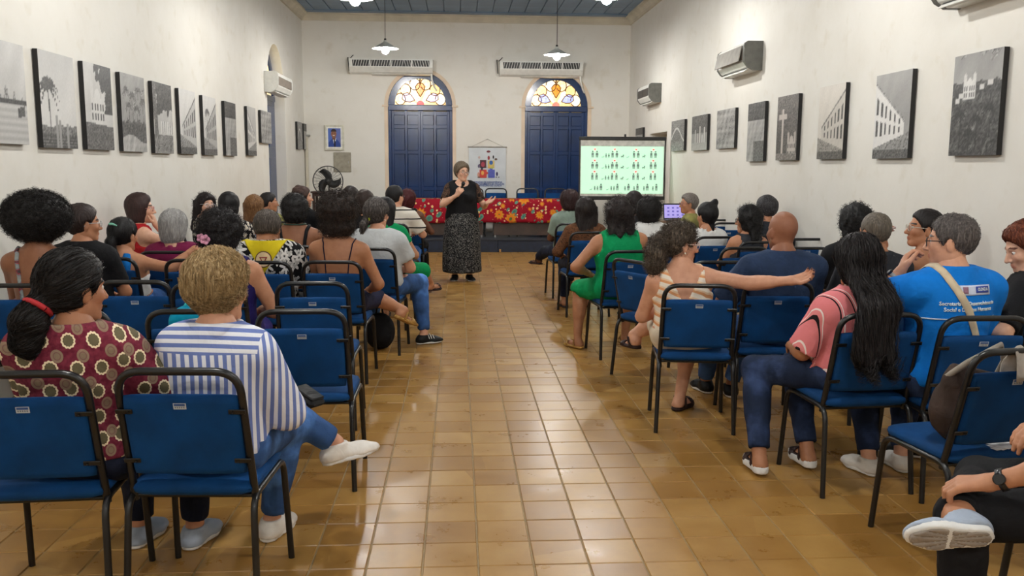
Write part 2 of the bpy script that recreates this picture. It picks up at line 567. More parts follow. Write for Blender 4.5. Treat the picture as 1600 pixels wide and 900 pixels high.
def door(n, a, b, flip, warm):
    """door in the opening a..b of the far wall"""
    yd = YF + 0.10
    root = empty('door_%d' % n, ((a + b) / 2, yd, DZ)); tag(root, kind='structure')
    W = b - a; h = Z_SPR - DZ; cx = 0
    # frame: two jambs, transom
    for s in (-1, 1):
        MB().box((s * (W / 2 - .03), 0, h / 2), (.06, .08, h), bev=.006).build('jamb', M_BLUE_DOOR, root)
    MB().box((0, -.01, h - .03), (W, .12, .11), bev=.01).build('transom', M_BLUE_DOOR, root)
    # arched frame ring
    m = MB()
    A = arch(-W / 2, W / 2, h, Z_ARC - DZ, 24)
    B = arch(-W / 2 + .13, W / 2 - .13, h + .03, Z_ARC - DZ - .13, 24)
    m.grid([[(p[0], -.04, p[1]) for p in A], [(p[0], -.04, p[1]) for p in B], [(p[0], .04, p[1]) for p in B]], False)
    m.build('arch_frame', M_BLUE_DOOR, root)
    # two leaves, each of two columns and three rows of panels
    lw = (W - .12) / 2
    for s in (-1, 1):
        lx = s * lw / 2
        leaf = MB()
        hh = h - .085
        for q in (-1, 0, 1):
            leaf.box((lx + q * (lw / 2 - .025), 0, hh / 2), (.05, .045, hh - .004), bev=.005)
        zr = [.05, hh * .36, hh * .66, hh * .87, hh - .05]
        for z in zr:
            leaf.box((lx, .001, z), (lw - .01, .042, .075), bev=.005)
        lo = leaf.build('door_leaf', M_BLUE_DOOR, root)
        for q in (-1, 1):
            for k in range(4):
                MB().box((lx + q * lw * .25, .008, (zr[k] + zr[k + 1]) / 2), (lw / 2 - .055, .02, zr[k + 1] - zr[k] - .07), bev=.006).build('panel', M_BLUE_DOOR, lo)
    # fanlight panes
    rx, rz, z0 = W / 2 - .12, Z_ARC - DZ - .12 - (h + .03), h + .03
    fan = link('fanlight', None, None, root); fan.location = (0, 0, z0)
    def P(x, z): return (x * rx, z * rz)
    def piece(poly, y, key, c, s):
        MB().prism([P(*p) for p in poly], y, y + .006).build('pane', pane_mat(key, c, s), fan)
    wr = [('amber', (255, 208, 140), 1.0), ('peach', (255, 222, 172), 1.0), ('cream', (255, 238, 206), 1.05)]
    # background wedges
    N = 8
    for k in range(N):
        t0, t1 = math.pi * k / N, math.pi * (k + 1) / N
        pts = [(0, 0)] + [(math.cos(t0 + (t1 - t0) * i / 4), math.sin(t0 + (t1 - t0) * i / 4)) for i in range(5)]
        key, c, s = wr[k % 3]
        piece(pts, .012, key, c, s * warm)
    # rim lobes
    for k in range(6):
        t = math.pi * (k + .5) / 6
        cx_, cz_ = .80 * math.cos(t), .80 * math.sin(t)
        pts = [(cx_ + .20 * math.cos(q) * (1.0), max(0.0, cz_ + .22 * math.sin(q))) for q in [2 * math.pi * i / 14 for i in range(14)]]
        pts = [(p[0], p[1]) if p[0] ** 2 + p[1] ** 2 < 1 else (p[0] / math.hypot(*p), p[1] / math.hypot(*p)) for p in pts]
        key, c, s = wr[(k + 2) % 3]
        piece(pts, .006, key, c, s * warm)
    drop = [(0, .30), (-.16, .56), (-.18, .70), (-.10, .80), (0, .84), (.10, .80), (.18, .70), (.16, .56)]
    piece(drop, .0, 'orange', (250, 150, 10), .85)
    for s in (-1, 1):
        lens = [(s * .22, .17), (s * .34, .36), (s * .5, .46), (s * .66, .40), (s * .70, .22), (s * .56, .12), (s * .38, .11)]
        piece(lens, .0, 'lilac%d' % n, (226, 214, 244) if n == 1 else (176, 184, 236), .95)
    piece([(.15 * math.cos(q), .16 * math.sin(q)) for q in [math.pi * i / 10 for i in range(11)]], -.002, 'red%d' % n, (228, 40, 40) if n == 1 else (240, 130, 110), .9)
    # lead lines
    m = MB()
    def line(poly, close=False):
        pts = [(P(*p)[0], -.002, P(*p)[1]) for p in poly]
        if close: pts.append(pts[0])
        m.tube(pts, .009, 5, False)
    line(drop, True)
    for s in (-1, 1):
        line([(s * .22, .17), (s * .34, .36), (s * .5, .46), (s * .66, .40), (s * .70, .22), (s * .56, .12), (s * .38, .11)], True)
        line([(s * .02, .84), (s * .02, 1.0)])
    for k in range(6):
        t = math.pi * (k + .5) / 6
        cx_, cz_ = .80 * math.cos(t), .80 * math.sin(t)
        pts = [(cx_ + .2 * math.cos(q), cz_ + .22 * math.sin(q)) for q in [2 * math.pi * i / 14 for i in range(15)]]
        pts = [p for p in pts if p[0] ** 2 + p[1] ** 2 < 1.02 and p[1] > -.01]
        if len(pts) > 2:
            pts.sort(key=lambda p: math.atan2(p[1] - cz_ * .9, p[0] - cx_ * .9))
            line(pts)
    m.build('lead_came', mat('brown_lead', (150, 96, 40), .6), fan)
    # moulded surround
    sm = MB()
    A = arch(-W / 2 - .07, W / 2 + .07, h, Z_ARC - DZ + .07, 24)
    B = arch(-W / 2, W / 2, h, Z_ARC - DZ, 24)
    yq = YF - yd - .012
    A = [(-W / 2 - .07, 0)] + A + [(W / 2 + .07, 0)]
    B = [(-W / 2, 0)] + B + [(W / 2, 0)]
    sm.grid([[(p[0], .0 + yq + .012, p[1]) for p in A], [(p[0], yq, p[1]) for p in A], [(p[0], yq, p[1]) for p in B], [(p[0], yq + .012, p[1]) for p in B]], False)
    for s in (-1, 1):
        sm.box((s * (W / 2 + .05), yq - .01, h + .0), (.12, .04, .035))
    sm.build('surround', mat('plaster_surround', (226, 206, 182), .8, var=.05, scale=3), root)
door(1, d1a, d1b, 1, 1.1)
door(2, d2a, d2b, 1, .95)

def side_door():
    yc, W = (14.2 + 15.62) / 2, 15.62 - 14.2
    root = empty('door_3', (XL - .20, yc, 0)); tag(root, kind='structure')
    h = 2.66
    for s in (-1, 1):
        lf = MB().box((0, s * W / 4, h / 2), (.05, W / 2 - .012, h - .02), bev=.006).build('door_leaf', M_BLUE_DOOR, root)
        for k in range(3):
            MB().box((.03, s * W / 4, .46 + k * .86), (.02, W / 2 - .2, .70), bev=.008).build('panel', M_BLUE_DOOR, lf)
    MB().box((0, 0, h), (.08, W, .09), bev=.01).build('transom', M_BLUE_DOOR, root)
    A = arch(-W / 2, W / 2, h + .04, 3.5, 20)
    B = arch(-W / 2 + .12, W / 2 - .12, h + .05, 3.38, 20)
    m = MB(); m.grid([[(.03, p[0], p[1]) for p in A], [(.03, p[0], p[1]) for p in B], [(-.03, p[0], p[1]) for p in B]], False)
    m.build('arch_frame', M_BLUE_DOOR, root)
    for k in range(5):
        i0, i1 = k * 4, k * 4 + 4
        MB().prism([(0, h + .05)] + B[i0:i1 + 1], -.015, -.005, 'X').build('pane', pane_mat('peach', (255, 214, 158), 1.0), root)
    # right-hand opening: pale inner door leaf behind the projection screen
    r2 = empty('door_4', (XR + .34, 14.9, 0)); tag(r2, kind='structure')
    lf = MB().box((0, 0, 1.06), (.05, 1.30, 2.11), bev=.005).build('door_leaf', mat('grey_door', (132, 128, 120), .6), r2)
    for k in range(2):
        MB().box((-.03, 0, .56 + k * .98), (.02, .95, .8), bev=.008).build('panel', mat('grey_door', (132, 128, 120)), lf)
side_door()

# ------------------------------------------------------------------ dais and head table
def dais():
    y0 = at_z(750, 394, 0).y
    st = empty('dais', (0, y0, 0)); tag(st, 'low navy platform under the head table', 'platform')
    x0, x1 = -1.75, 2.45
    mid = at(778, 385, y0).x
    for a, b in ((x0, mid - .003), (mid + .003, x1)):
        MB().span((a, 0, .0), (b, .03, DZ - .03), bev=.004).build('front_panel', M_NAVY, st)
    MB().span((x0, -.015, DZ - .03), (x1, YF - y0 - .01, DZ), bev=.004).build('deck', mat('dark_deck', (40, 44, 54), .5), st)
    for x in (x0, x1 - .03):
        MB().span((x, .03, 0), (x + .03, YF - y0 - .02, DZ - .03)).build('side_panel', M_NAVY, st)
    MB().box((mid + .04, -.02, .03), (.035, .02, .055), bev=.006).build('floor_latch', mat('brass_bit', (196, 150, 90), .5), st)
    return y0
DAIS_Y = dais()

def cloth_floral():
    m, nt = new_mat('red_floral_cloth', (150, 20, 36), .8, 0, .2)
    mp = nt.coords((1, 1, 1))
    sx = nt.n('ShaderNodeSeparateXYZ'); nt.l(mp, 0, sx, 0)
    ad = nt.n('ShaderNodeMath', operation='SUBTRACT'); nt.l(sx, 'Z', ad, 0); nt.l(sx, 'Y', ad, 1)
    cb = nt.n('ShaderNodeCombineXYZ'); nt.l(sx, 'X', cb, 0); nt.l(ad, 0, cb, 1)
    prev = None
    def layer(prev, scale, rnd, stops, offs, petals):
        of = nt.n('ShaderNodeVectorMath', operation='ADD'); of.inputs[1].default_value = offs
        nt.l(cb, 0, of, 0)
        vo = nt.n('ShaderNodeTexVoronoi', voronoi_dimensions='2D'); vo.inputs['Scale'].default_value = scale
        vo.inputs['Randomness'].default_value = rnd
        nt.l(of, 0, vo, 'Vector')
        # petal shape: distance modulated by angle round the cell centre
        df = nt.n('ShaderNodeVectorMath', operation='SUBTRACT')
        scn = nt.n('ShaderNodeVectorMath', operation='SCALE'); scn.inputs['Scale'].default_value = 1.0
        nt.l(of, 0, df, 0); nt.l(vo, 'Position', df, 1)
        s2 = nt.n('ShaderNodeSeparateXYZ'); nt.l(df, 0, s2, 0)
        an = nt.n('ShaderNodeMath', operation='ARCTAN2'); nt.l(s2, 'Y', an, 0); nt.l(s2, 'X', an, 1)
        mu = nt.n('ShaderNodeMath', operation='MULTIPLY'); mu.inputs[1].default_value = petals; nt.l(an, 0, mu, 0)
        sn = nt.n('ShaderNodeMath', operation='SINE'); nt.l(mu, 0, sn, 0)
        m2 = nt.n('ShaderNodeMath', operation='MULTIPLY_ADD'); m2.inputs[1].default_value = .16; m2.inputs[2].default_value = 1.0
        nt.l(sn, 0, m2, 0)
        dv = nt.n('ShaderNodeMath', operation='DIVIDE'); nt.l(vo, 'Distance', dv, 0); nt.l(m2, 0, dv, 1)
        # a random share of the cells stays empty, colours differ by cell
        sc = nt.n('ShaderNodeSeparateColor'); nt.l(vo, 'Color', sc, 0)
        th = nt.n('ShaderNodeMath', operation='MULTIPLY_ADD'); th.inputs[1].default_value = .5; th.inputs[2].default_value = -.08
        nt.l(sc, 0, th, 0)
        a2 = nt.n('ShaderNodeMath', operation='ADD'); nt.l(dv, 0, a2, 0); nt.l(th, 0, a2, 1)
        rc = nt.ramp(stops, 'CONSTANT'); nt.l(a2, 0, rc, 0)
        ls = nt.n('ShaderNodeMath', operation='LESS_THAN'); ls.inputs[1].default_value = stops[-1][0]; nt.l(a2, 0, ls, 0)
        mx = nt.n('ShaderNodeMix', data_type='RGBA'); nt.l(ls, 0, mx, 'Factor')
        if prev is None: mx.inputs['A'].default_value = lin4((150, 18, 38))
        else: nt.l(prev, 'Result', mx, 'A')
        nt.l(rc, 0, mx, 'B')
        return mx
    p = layer(None, 6.5, .9, [(0, (60, 120, 110)), (.16, (96, 140, 120)), (.33, (150, 18, 38))], (.37, .13, 0), 2)
    p = layer(p, 13, .9, [(0, (232, 190, 60)), (.10, (240, 214, 170)), (.22, (150, 18, 38))], (1.7, .4, 0), 5)
    p = layer(p, 4.2, .8, [(0, (90, 110, 60)), (.08, (226, 120, 30)), (.21, (214, 150, 44)), (.33, (200, 84, 40)), (.40, (150, 18, 38))], (0, 0, 0), 9)
    nt.l(p, 'Result', nt.b, 'Base Color')
    return m

def head_table():
    y0 = DAIS_Y + .30
    xa, xb = at(646, 330, y0).x, at(884, 330, y0).x + .42
    zt = at(760, 311.5, y0).z
    zc = at(760, 348, y0).z
    gap0, gap1 = at(755, 360, y0 + .03).x, at(771, 360, y0 + .03).x
    M_BR = mat('brown_laminate', (72, 56, 48), .4, var=.12, scale=6)
    for i, (a, b, w) in enumerate(((xa, gap0, 'behind the standing speaker'), (gap1, xb, 'in front of the blue doors'))):
        t = empty('table', ((a + b) / 2, y0 + .35, DZ)); L = b - a
        tag(t, 'dark brown laminate head table ' + ('half hidden by the standing speaker' if i == 0 else 'nearer the projection screen'), 'table', 'head tables on the dais')
        h = zt - DZ - .012
        MB().box((0, 0, h - .014), (L, .68, .026), bev=.004).build('tabletop', M_BR, t)
        MB().box((0, -.30, (h - .03) / 2 + .02), (L - .01, .02, h - .07), bev=.003).build('modesty_panel', M_BR, t)
        for sx in (-1, 1):
            for sy in (-1, 1):
                MB().box((sx * (L / 2 - .03), sy * .29, (h - .03) / 2), (.035, .035, h - .03), bev=.004).build('leg', M_STEEL, t)
    # one long cloth over both tables
    m = MB()
    n = 90
    rows = []
    for (dy, z, amp) in ((.70, zc + .1, .0), (.70, zt, 0), (.36, zt + .001, 0), (.004, zt, 0), (-.010, zt - .012, .0), (-.014, zt - .12, .004), (-.016, (zt + zc) / 2, .010), (-.02, zc + .05, .014), (-.02, zc, .016)):
        rows.append([(xa - .02 + (xb - xa + .04) * i / n, y0 - .004 + dy + amp * math.sin(i * .9 + 1.3 * math.sin(i * .21)), z + (amp * .5 * math.sin(i * .37) if z < zt - .3 else 0)) for i in range(n + 1)])
    m.grid(rows)
    cl = m.build('tablecloth', cloth_floral())
    md = cl.modifiers.new('thick', 'SOLIDIFY'); md.thickness = .003; md.offset = 1
    tag(cl, 'red floral cloth with orange flowers draped over the head tables', 'tablecloth')
    return y0, zt
HT_Y, HT_Z = head_table()

# ------------------------------------------------------------------ pendant lamps
M_SHADE = mat('enamel_shade', (214, 214, 206), .3, var=.03)
M_BULB = emitter('bulb_glow', (252, 250, 246), LAMP_L)
M_CORD = mat('black_cord', (40, 36, 34), .6)
def pendant(x, y, z, label):
    t = empty('pendant_lamp', (x, y, z)); tag(t, label, 'lamp', 'pendant lamps in two rows along the room')
    m = MB(); m.lathe([(.025, .16), (.035, .13), (.06, .115), (.11, .085), (.175, .05), (.215, .035), (.218, .028), (.205, .03), (.165, .042), (.10, .072), (.05, .10), (.02, .11)], n=28)
    m.build('lamp_shade', M_SHADE, t)
    m = MB(); m.lathe([(.001, .19), (.018, .185), (.02, .15), (.02, .075), (.014, .07)], n=12); m.build('socket', M_CORD, t)
    me = bpy.data.meshes.new('bulb'); bm = bmesh.new(); bmesh.ops.create_icosphere(bm, subdivisions=2, radius=.06)
    for v in bm.verts:
        if v.co.z > 0: v.co.z *= 1.25; v.co.x *= .92; v.co.y *= .92
    for f in bm.faces: f.smooth = True
    bm.to_mesh(me); bm.free()
    link('bulb', me, M_BULB, t, (0, 0, .004))
    MB().tube([(0, 0, .18), (0.002, 0, (ZC - z) * .5), (0, 0, ZC - z - .03)], .005, 6).build('cord', M_CORD, t)
    MB().lathe([(.001, ZC - z - .045), (.03, ZC - z - .04), (.05, ZC - z - .012), (.05, ZC - z - .004)], n=16).build('ceiling_rose', M_SHADE, t)
pa, pb = at(602, 74, 14.4), at(870, 84, 14.4)
pendant(pa.x, 14.4, pa.z - .05, 'white enamel pendant lamp hanging before the far wall by the door with the red glass')
pendant(pb.x, 14.4, pb.z - .05, 'white enamel pendant lamp hanging before the far wall above the second air conditioner')
pc, pd = at(555, -1, 10.5), at(948, -3, 10.5)
pendant(pc.x, 10.5, pc.z - .02, 'pendant lamp glowing at the top edge above the portrait side')
pendant(pd.x, 10.5, pd.z - .02, 'pendant lamp glowing at the top edge above the screen side')
for y in (6.6, 2.7, -1.2):
    for x, s in ((pa.x, 'portrait'), (pb.x, 'screen')):
        pendant(x, y, 3.46, 'pendant lamp over the %s side seats, %s' % (s, {6.6: 'third row from the far wall', 2.7: 'fourth row from the far wall', -1.2: 'over the entrance end'}[y]))
# ------------------------------------------------------------------ upholstered stacking chairs
def fabric_mat(name, c, bump=.25):
    m, nt = new_mat(name, c, .85, 0, .25)
    mp = nt.coords()
    nz = nt.n('ShaderNodeTexNoise'); nz.inputs['Scale'].default_value = 7; nz.inputs['Detail'].default_value = 5
    nt.l(mp, 0, nz, 'Vector')
    r = nt.ramp([(.3, [x * .86 for x in c]), (.7, [min(255, x * 1.12) for x in c])])
    nt.l(nz, 0, r, 0); nt.l(r, 0, nt.b, 'Base Color')
    n2 = nt.n('ShaderNodeTexNoise'); n2.inputs['Scale'].default_value = 420
    nt.l(mp, 0, n2, 'Vector'); nt.bump(n2, 0, bump, .002)
    nt.b.inputs['Sheen Weight'].default_value = .12
    nt.b.inputs['Sheen Roughness'].default_value = .4
    nt.b.inputs['Sheen Tint'].default_value = lin4((90, 150, 210))
    return m
M_CHAIR_BLUE = fabric_mat('chair_blue_fabric', (0, 57, 108))

def cushion(w, d, t, nu=10, nv=10, puff=.012, e=4.5, rc=.16):
    """soft-edged pad w (x) by d (y), thickness t (z), centred"""
    def prof(u): return (1 - abs(u) ** e) ** (1 / e)
    top, bot = [], []
    us = [math.sin(math.pi / 2 * (2 * i / nu - 1)) for i in range(nu + 1)]
    vs_ = [math.sin(math.pi / 2 * (2 * j / nv - 1)) for j in range(nv + 1)]
    for u in us:
        rt, rb = [], []
        for v in vs_:
            # squircle mapping for rounded plan corners
            x = u * math.sqrt(max(0, 1 - rc * v ** 8 * abs(u))) ; y = v * math.sqrt(max(0, 1 - rc * u ** 8 * abs(v)))
            hgt = (prof(u) * prof(v))
            rt.append((x * w / 2, y * d / 2, t / 2 * hgt + puff * (1 - u * u) * (1 - v * v)))
            rb.append((x * w / 2, y * d / 2, -t / 2 * hgt))
        top.append(rt); bot.append(rb)
    m = MB()
    m.grid(top); m.grid(bot)
    me = m.mesh('pad')
    bm = bmesh.new(); bm.from_mesh(me); bmesh.ops.remove_doubles(bm, verts=bm.verts, dist=1e-4)
    bmesh.ops.recalc_face_normals(bm, faces=bm.faces); bm.to_mesh(me); bm.free()
    return me

def make_chair_meshes():
    D = []
    TR = .0128
    x = .213
    # legs: each a bent tube, floor to the middle of the side rail
    for s in (-1, 1):
        p = arc_pts([(s * (x + .012), -.235, 0), (s * x, -.195, .425), (s * x, 0, .425)], .07, 5)
        D.append(('leg', MB().tube(p, TR, 8).mesh('leg'), M_BLACK_METAL, None, Matrix()))
        p = arc_pts([(s * (x + .012), .245, 0), (s * x, .205, .425), (s * x, 0, .425)], .07, 5)
        D.append(('leg', MB().tube(p, TR, 8).mesh('leg'), M_BLACK_METAL, None, Matrix()))
    for yb in (-.15, .16):
        D.append(('cross_bar', MB().tube([(-x, yb, .415), (x, yb, .415)], .010, 6).mesh('cross_bar'), M_BLACK_METAL, None, Matrix()))
    # back frame: inverted U
    bx = .200
    p = arc_pts([(-bx - .008, -.150, .40), (-bx, -.268, .88), (bx, -.268, .88), (bx + .008, -.150, .40)], .085, 7)
    D.append(('back_frame', MB().tube(p, TR + .001, 8).mesh('back_frame'), M_BLACK_METAL, None, Matrix()))
    me = cushion(.435, .43, .055, 10, 10, .016); me.materials.append(M_CHAIR_BLUE)
    D.append(('seat', me, None, None, Matrix.Translation((0, .015, .447))))
    # back pad, tilted with the posts
    tilt = math.atan2(.118, .48)
    me = cushion(.386, .305, .036, 12, 10, .008, 9, .05); me.materials.append(M_CHAIR_BLUE)
    Mb = Matrix.Translation((0, -.205, .652)) @ Matrix.Rotation(math.pi / 2 + tilt, 4, 'X')
    # pad's puffed side (+z before turning) must face forward: turn so that local z -> +y
    Mb = Matrix.Translation((0, -.212, .650)) @ Matrix.Rotation(-(math.pi / 2) + tilt, 4, 'X')
    D.append(('backrest', me, None, None, Mb))
    ib = len(D) - 1
    # plate and brackets on the backrest: in the pad's own frame (x right, local y -> down, local z -> forward)
    pm = MB()
    pm.col = (186, 190, 196); pm.box((0, -.118, -.019), (.042, .022, .002))
    pm.col = (52, 84, 140); pm.box((0, -.1235, -.0203), (.036, .008, .001))
    for k in range(5):
        pm.col = (120, 124, 130); pm.box((-.014 + k * .007, -.114, -.0203), (.004, .006, .001))
    D.append(('inventory_plate', pm.mesh('inventory_plate'), painted('painted_plate', .35), ib, Matrix()))
    for sx in (-1, 1):
        for yy in (-.098, .09):
            bm_ = MB()
            bm_.box((sx * .186, yy, -.020), (.056, .017, .006), bev=.002)
            bm_.lathe([(.0045, -.0035), (.004, -.001), (.001, 0)], (sx * .172, yy, -.0245), 8)
            D.append(('bracket', bm_.mesh('bracket'), M_BLACK_METAL, ib, Matrix()))
    for nm, me, mt, par, mx in D:
        if mt is not None and len(me.materials) == 0: me.materials.append(mt)
    return D
CHAIR_D = make_chair_meshes()

def chair(x, y, heading, label, z=0.0, group='blue chairs set out in rows'):
    """heading in degrees, 0 faces the far wall, positive turns towards the portrait wall"""
    t = empty('chair', (x, y, z), math.radians(heading))
    tag(t, label, 'chair', group)
    made = []
    for nm, me, mt, par, mx in CHAIR_D:
        o = bpy.data.objects.new(nm, me)
        COL.objects.link(o)
        o.parent = t if par is None else made[par]
        o.matrix_local = mx
        made.append(o)
    return t
# ------------------------------------------------------------------ people: blended round forms meshed into one skin
A3 = lambda *p: np.array(p, np.float32)
def ell(p, c, r, R=None):
    q = p - c
    if R is not None: q = q @ R.T
    r = np.asarray(r, np.float32)
    k0 = np.sqrt(((q / r) ** 2).sum(1)) + 1e-6
    k1 = np.sqrt(((q / (r * r)) ** 2).sum(1)) + 1e-6
    return k0 * (k0 - 1) / k1
def rcone(p, a, b, ra, rb, want_t=False):
    pa = p - a; ba = (b - a)
    t = np.clip((pa @ ba) / max(1e-9, float(ba @ ba)), 0, 1)
    d = np.sqrt(((pa - t[:, None] * ba) ** 2).sum(1)) - (ra + (rb - ra) * t)
    return (d, t) if want_t else d
def smin(a, b, k):
    h = np.clip(.5 + .5 * (b - a) / k, 0, 1)
    return b + (a - b) * h - k * h * (1 - h)
def smax(a, b, k): return -smin(-a, -b, k)

_rs = np.random.RandomState(7)
_ND = _rs.normal(size=(10, 3)).astype(np.float32); _ND /= np.linalg.norm(_ND, axis=1)[:, None]
_NP = (_rs.rand(10) * 6.28).astype(np.float32)
def wob(p, f, seed=0):
    s = 0
    for i in range(5):
        j = (i + seed) % 10
        s = s + np.sin((p @ _ND[j]) * f * (1 + .23 * i) + _NP[j] + seed)
    return s / 5

def nets(fn, lo, hi, h, margin=0.0):
    """mesh the zero surface of fn over the box lo..hi with cell size h"""
    lo = np.asarray(lo, np.float32); hi = np.asarray(hi, np.float32)
    nb = np.maximum(2, np.ceil((hi - lo) / (4 * h)).astype(int))
    n = nb * 4
    ax = [lo[i] + h * np.arange(n[i], dtype=np.float32) for i in range(3)]
    cx = [lo[i] + h * (4 * np.arange(nb[i], dtype=np.float32) + 1.5) for i in range(3)]
    C = np.stack(np.meshgrid(*cx, indexing='ij'), -1).reshape(-1, 3)
    dc = fn(C).reshape(nb)
    act = np.abs(dc) < 5.2 * h + margin
    F = np.repeat(np.repeat(np.repeat(dc, 4, 0), 4, 1), 4, 2).astype(np.float32)
    ma = np.repeat(np.repeat(np.repeat(act, 4, 0), 4, 1), 4, 2)
    idx = np.argwhere(ma)
    if len(idx) == 0: return np.zeros((0, 3), np.float32), np.zeros((0, 4), np.int32)
    P = lo + h * idx.astype(np.float32)
    F[ma] = fn(P)
    F[F == 0] = 1e-6
    S = F < 0
    def c8(A):
        return [A[a:A.shape[0] - 1 + a, b:A.shape[1] - 1 + b, c:A.shape[2] - 1 + c] for a in (0, 1) for b in (0, 1) for c in (0, 1)]
    s8 = c8(S)
    cnt = sum(s.astype(np.int8) for s in s8)
    cm = (cnt > 0) & (cnt < 8)
    cell = np.argwhere(cm)
    f8 = np.stack([f[cm] for f in c8(F)], 1)
    off = np.array([(a, b, c) for a in (0, 1) for b in (0, 1) for c in (0, 1)], np.float32)
    acc = np.zeros((len(cell), 3), np.float32); num = np.zeros(len(cell), np.float32)
    for a in range(8):
        for b in range(a + 1, 8):
            if np.abs(off[a] - off[b]).sum() != 1: continue
            m = (f8[:, a] < 0) != (f8[:, b] < 0)
            t = f8[m, a] / (f8[m, a] - f8[m, b])
            acc[m] += off[a] + t[:, None] * (off[b] - off[a]); num[m] += 1
    V = lo + h * (cell + acc / num[:, None])
    ID = np.full(cm.shape, -1, np.int32); ID[cm] = np.arange(len(cell))
    Q = []
    for axis in range(3):
        A = np.moveaxis(S, axis, 0); I = np.moveaxis(ID, axis, 0)
        ch = A[:-1] != A[1:]
        w = np.argwhere(ch[:, 1:-1, 1:-1])
        i, j, k = w[:, 0], w[:, 1] + 1, w[:, 2] + 1
        q = np.stack([I[i, j - 1, k - 1], I[i, j, k - 1], I[i, j, k], I[i, j - 1, k]], 1)
        fl = A[i, j, k]
        if axis == 1: fl = ~fl
        q[~fl] = q[~fl][:, ::-1]
        Q.append(q)
    Q = np.concatenate(Q)
    return V, Q[(Q >= 0).all(1)]

def grad(fn, P, e=.004):
    g = np.stack([fn(P + A3(e, 0, 0)) - fn(P - A3(e, 0, 0)), fn(P + A3(0, e, 0)) - fn(P - A3(0, e, 0)), fn(P + A3(0, 0, e)) - fn(P - A3(0, 0, e))], 1)
    return g / (np.linalg.norm(g, axis=1)[:, None] + 1e-9)

def rotm(yaw, pitch=0, roll=0):
    """rows are right, forward, up of a frame turned yaw (left +), pitch (up +), roll (deg)"""
    M = Matrix.Rotation(math.radians(yaw), 3, 'Z') @ Matrix.Rotation(math.radians(pitch), 3, 'X') @ Matrix.Rotation(math.radians(roll), 3, 'Y')
    return np.array(M, np.float32).T

def ik(a, c, l1, l2, pole):
    a, c, pole = map(lambda v: np.asarray(v, np.float32), (a, c, pole))
    d = c - a; L = np.linalg.norm(d)
    if L > (l1 + l2) * .995:
        c = a + d / L * (l1 + l2) * .995; d = c - a; L = np.linalg.norm(d)
    L = max(L, abs(l1 - l2) + .02)
    x = (l1 * l1 - l2 * l2 + L * L) / (2 * L)
    hgt = math.sqrt(max(1e-6, l1 * l1 - x * x))
    u = d / np.linalg.norm(d)
    w = pole - u * (pole @ u); w = w / (np.linalg.norm(w) + 1e-9)
    return a + u * x + w * hgt, c

# ---- head in its own frame (x right, y forward, z up), life size
def head_sdf(q, wide=1.0, jaw=1.0, ears=True, fine=True):
    d = ell(q, A3(0, -.014, .030), (.076 * wide, .094, .094))
    d = smin(d, ell(q, A3(0, .030, -.035), (.058 * wide * jaw, .060, .082)), .03)
    d = smin(d, ell(q, A3(0, .066, -.094), (.026 * jaw, .022, .020)), .022)
    for s in (-1, 1):
        d = smin(d, rcone(q, A3(s * .052 * wide * jaw, -.005, -.055), A3(s * .018, .06, -.098), .018, .016), .02)
        d = smin(d, ell(q, A3(s * .040, .058, -.022), (.024, .022, .020)), .02)
    if fine:
        d = smin(d, ell(q, A3(0, .074, .026), (.046, .014, .010)), .014)
        for s in (-1, 1):
            d = smax(d, -ell(q, A3(s * .031, .094, .006), (.017, .012, .011)), .010)
    d = smin(d, rcone(q, A3(0, .086, .010), A3(0, .108, -.030), .007, .0115), .012)
    d = smin(d, rcone(q, A3(-.013, .094, -.034), A3(.013, .094, -.034), .007, .007), .008)
    if fine:
        d = smin(d, ell(q, A3(0, .084, -.059), (.022, .011, .006)), .006)
        d = smin(d, ell(q, A3(0, .083, -.069), (.019, .011, .007)), .006)
    if ears:
        for s in (-1, 1):
            R = rotm(-s * 18)
            d = smin(d, ell(q, A3(s * .079 * wide, -.008, -.010), (.008, .019, .031), R), .006)
    return d

def hand_prims(W, d, n, side, curl, spread=.0, thumb=.5, sc=1.0):
    """list of (a, b, ra, rb) for a hand at wrist W, fingers along d, palm facing n; side +1 right, -1 left"""
    d = d / np.linalg.norm(d); n = n - d * (n @ d); n = n / np.linalg.norm(n)
    t = np.cross(d, n) * side           # towards the thumb
    L = []
    palm = []
    K = []
    for i, (o, ln) in enumerate(((.030, .95), (.010, 1.05), (-.010, .98), (-.029, .78))):
        b = W + d * (.086 - abs(o) * .25) * sc + t * o * sc
        palm.append((W + t * o * .55 * sc + d * .012 * sc, b, .0145 * sc, .0115 * sc))
        K.append((b, ln, o))
    for b, ln, o in K:
        dirv = d + t * o * spread * 12; dirv = dirv / np.linalg.norm(dirv)
        p = b
        for seg, (l, r0, r1) in enumerate(((.040, .0105, .0095), (.026, .0095, .0088), (.020, .0088, .0072))):
            a = curl * (.55, .95, .55)[seg]
            ax = np.cross(dirv, n); ax = ax / np.linalg.norm(ax)
            c_, s_ = math.cos(a), math.sin(a)
            nd = dirv * c_ + np.cross(ax, dirv) * s_
            n2 = n * c_ + np.cross(ax, n) * s_
            dirv = nd; n_ = n2
            e = p + dirv * l * ln * sc
            L.append((p, e, r0 * sc, r1 * sc))
            p = e
    a = W + d * .018 * sc + t * .020 * sc + n * .008 * sc
    b = a + (d * .028 + t * .030 + n * .014 * thumb) * sc
    c = b + (d * .028 + t * (.014 - .012 * thumb) + n * .016 * thumb) * sc
    e = c + (d * .024 - t * .006 * thumb + n * .012 * thumb) * sc
    palm.append((a, b, .016 * sc, .0125 * sc))
    L += [(b, c, .0120 * sc, .0105 * sc), (c, e, .0105 * sc, .0085 * sc)]
    return palm, L

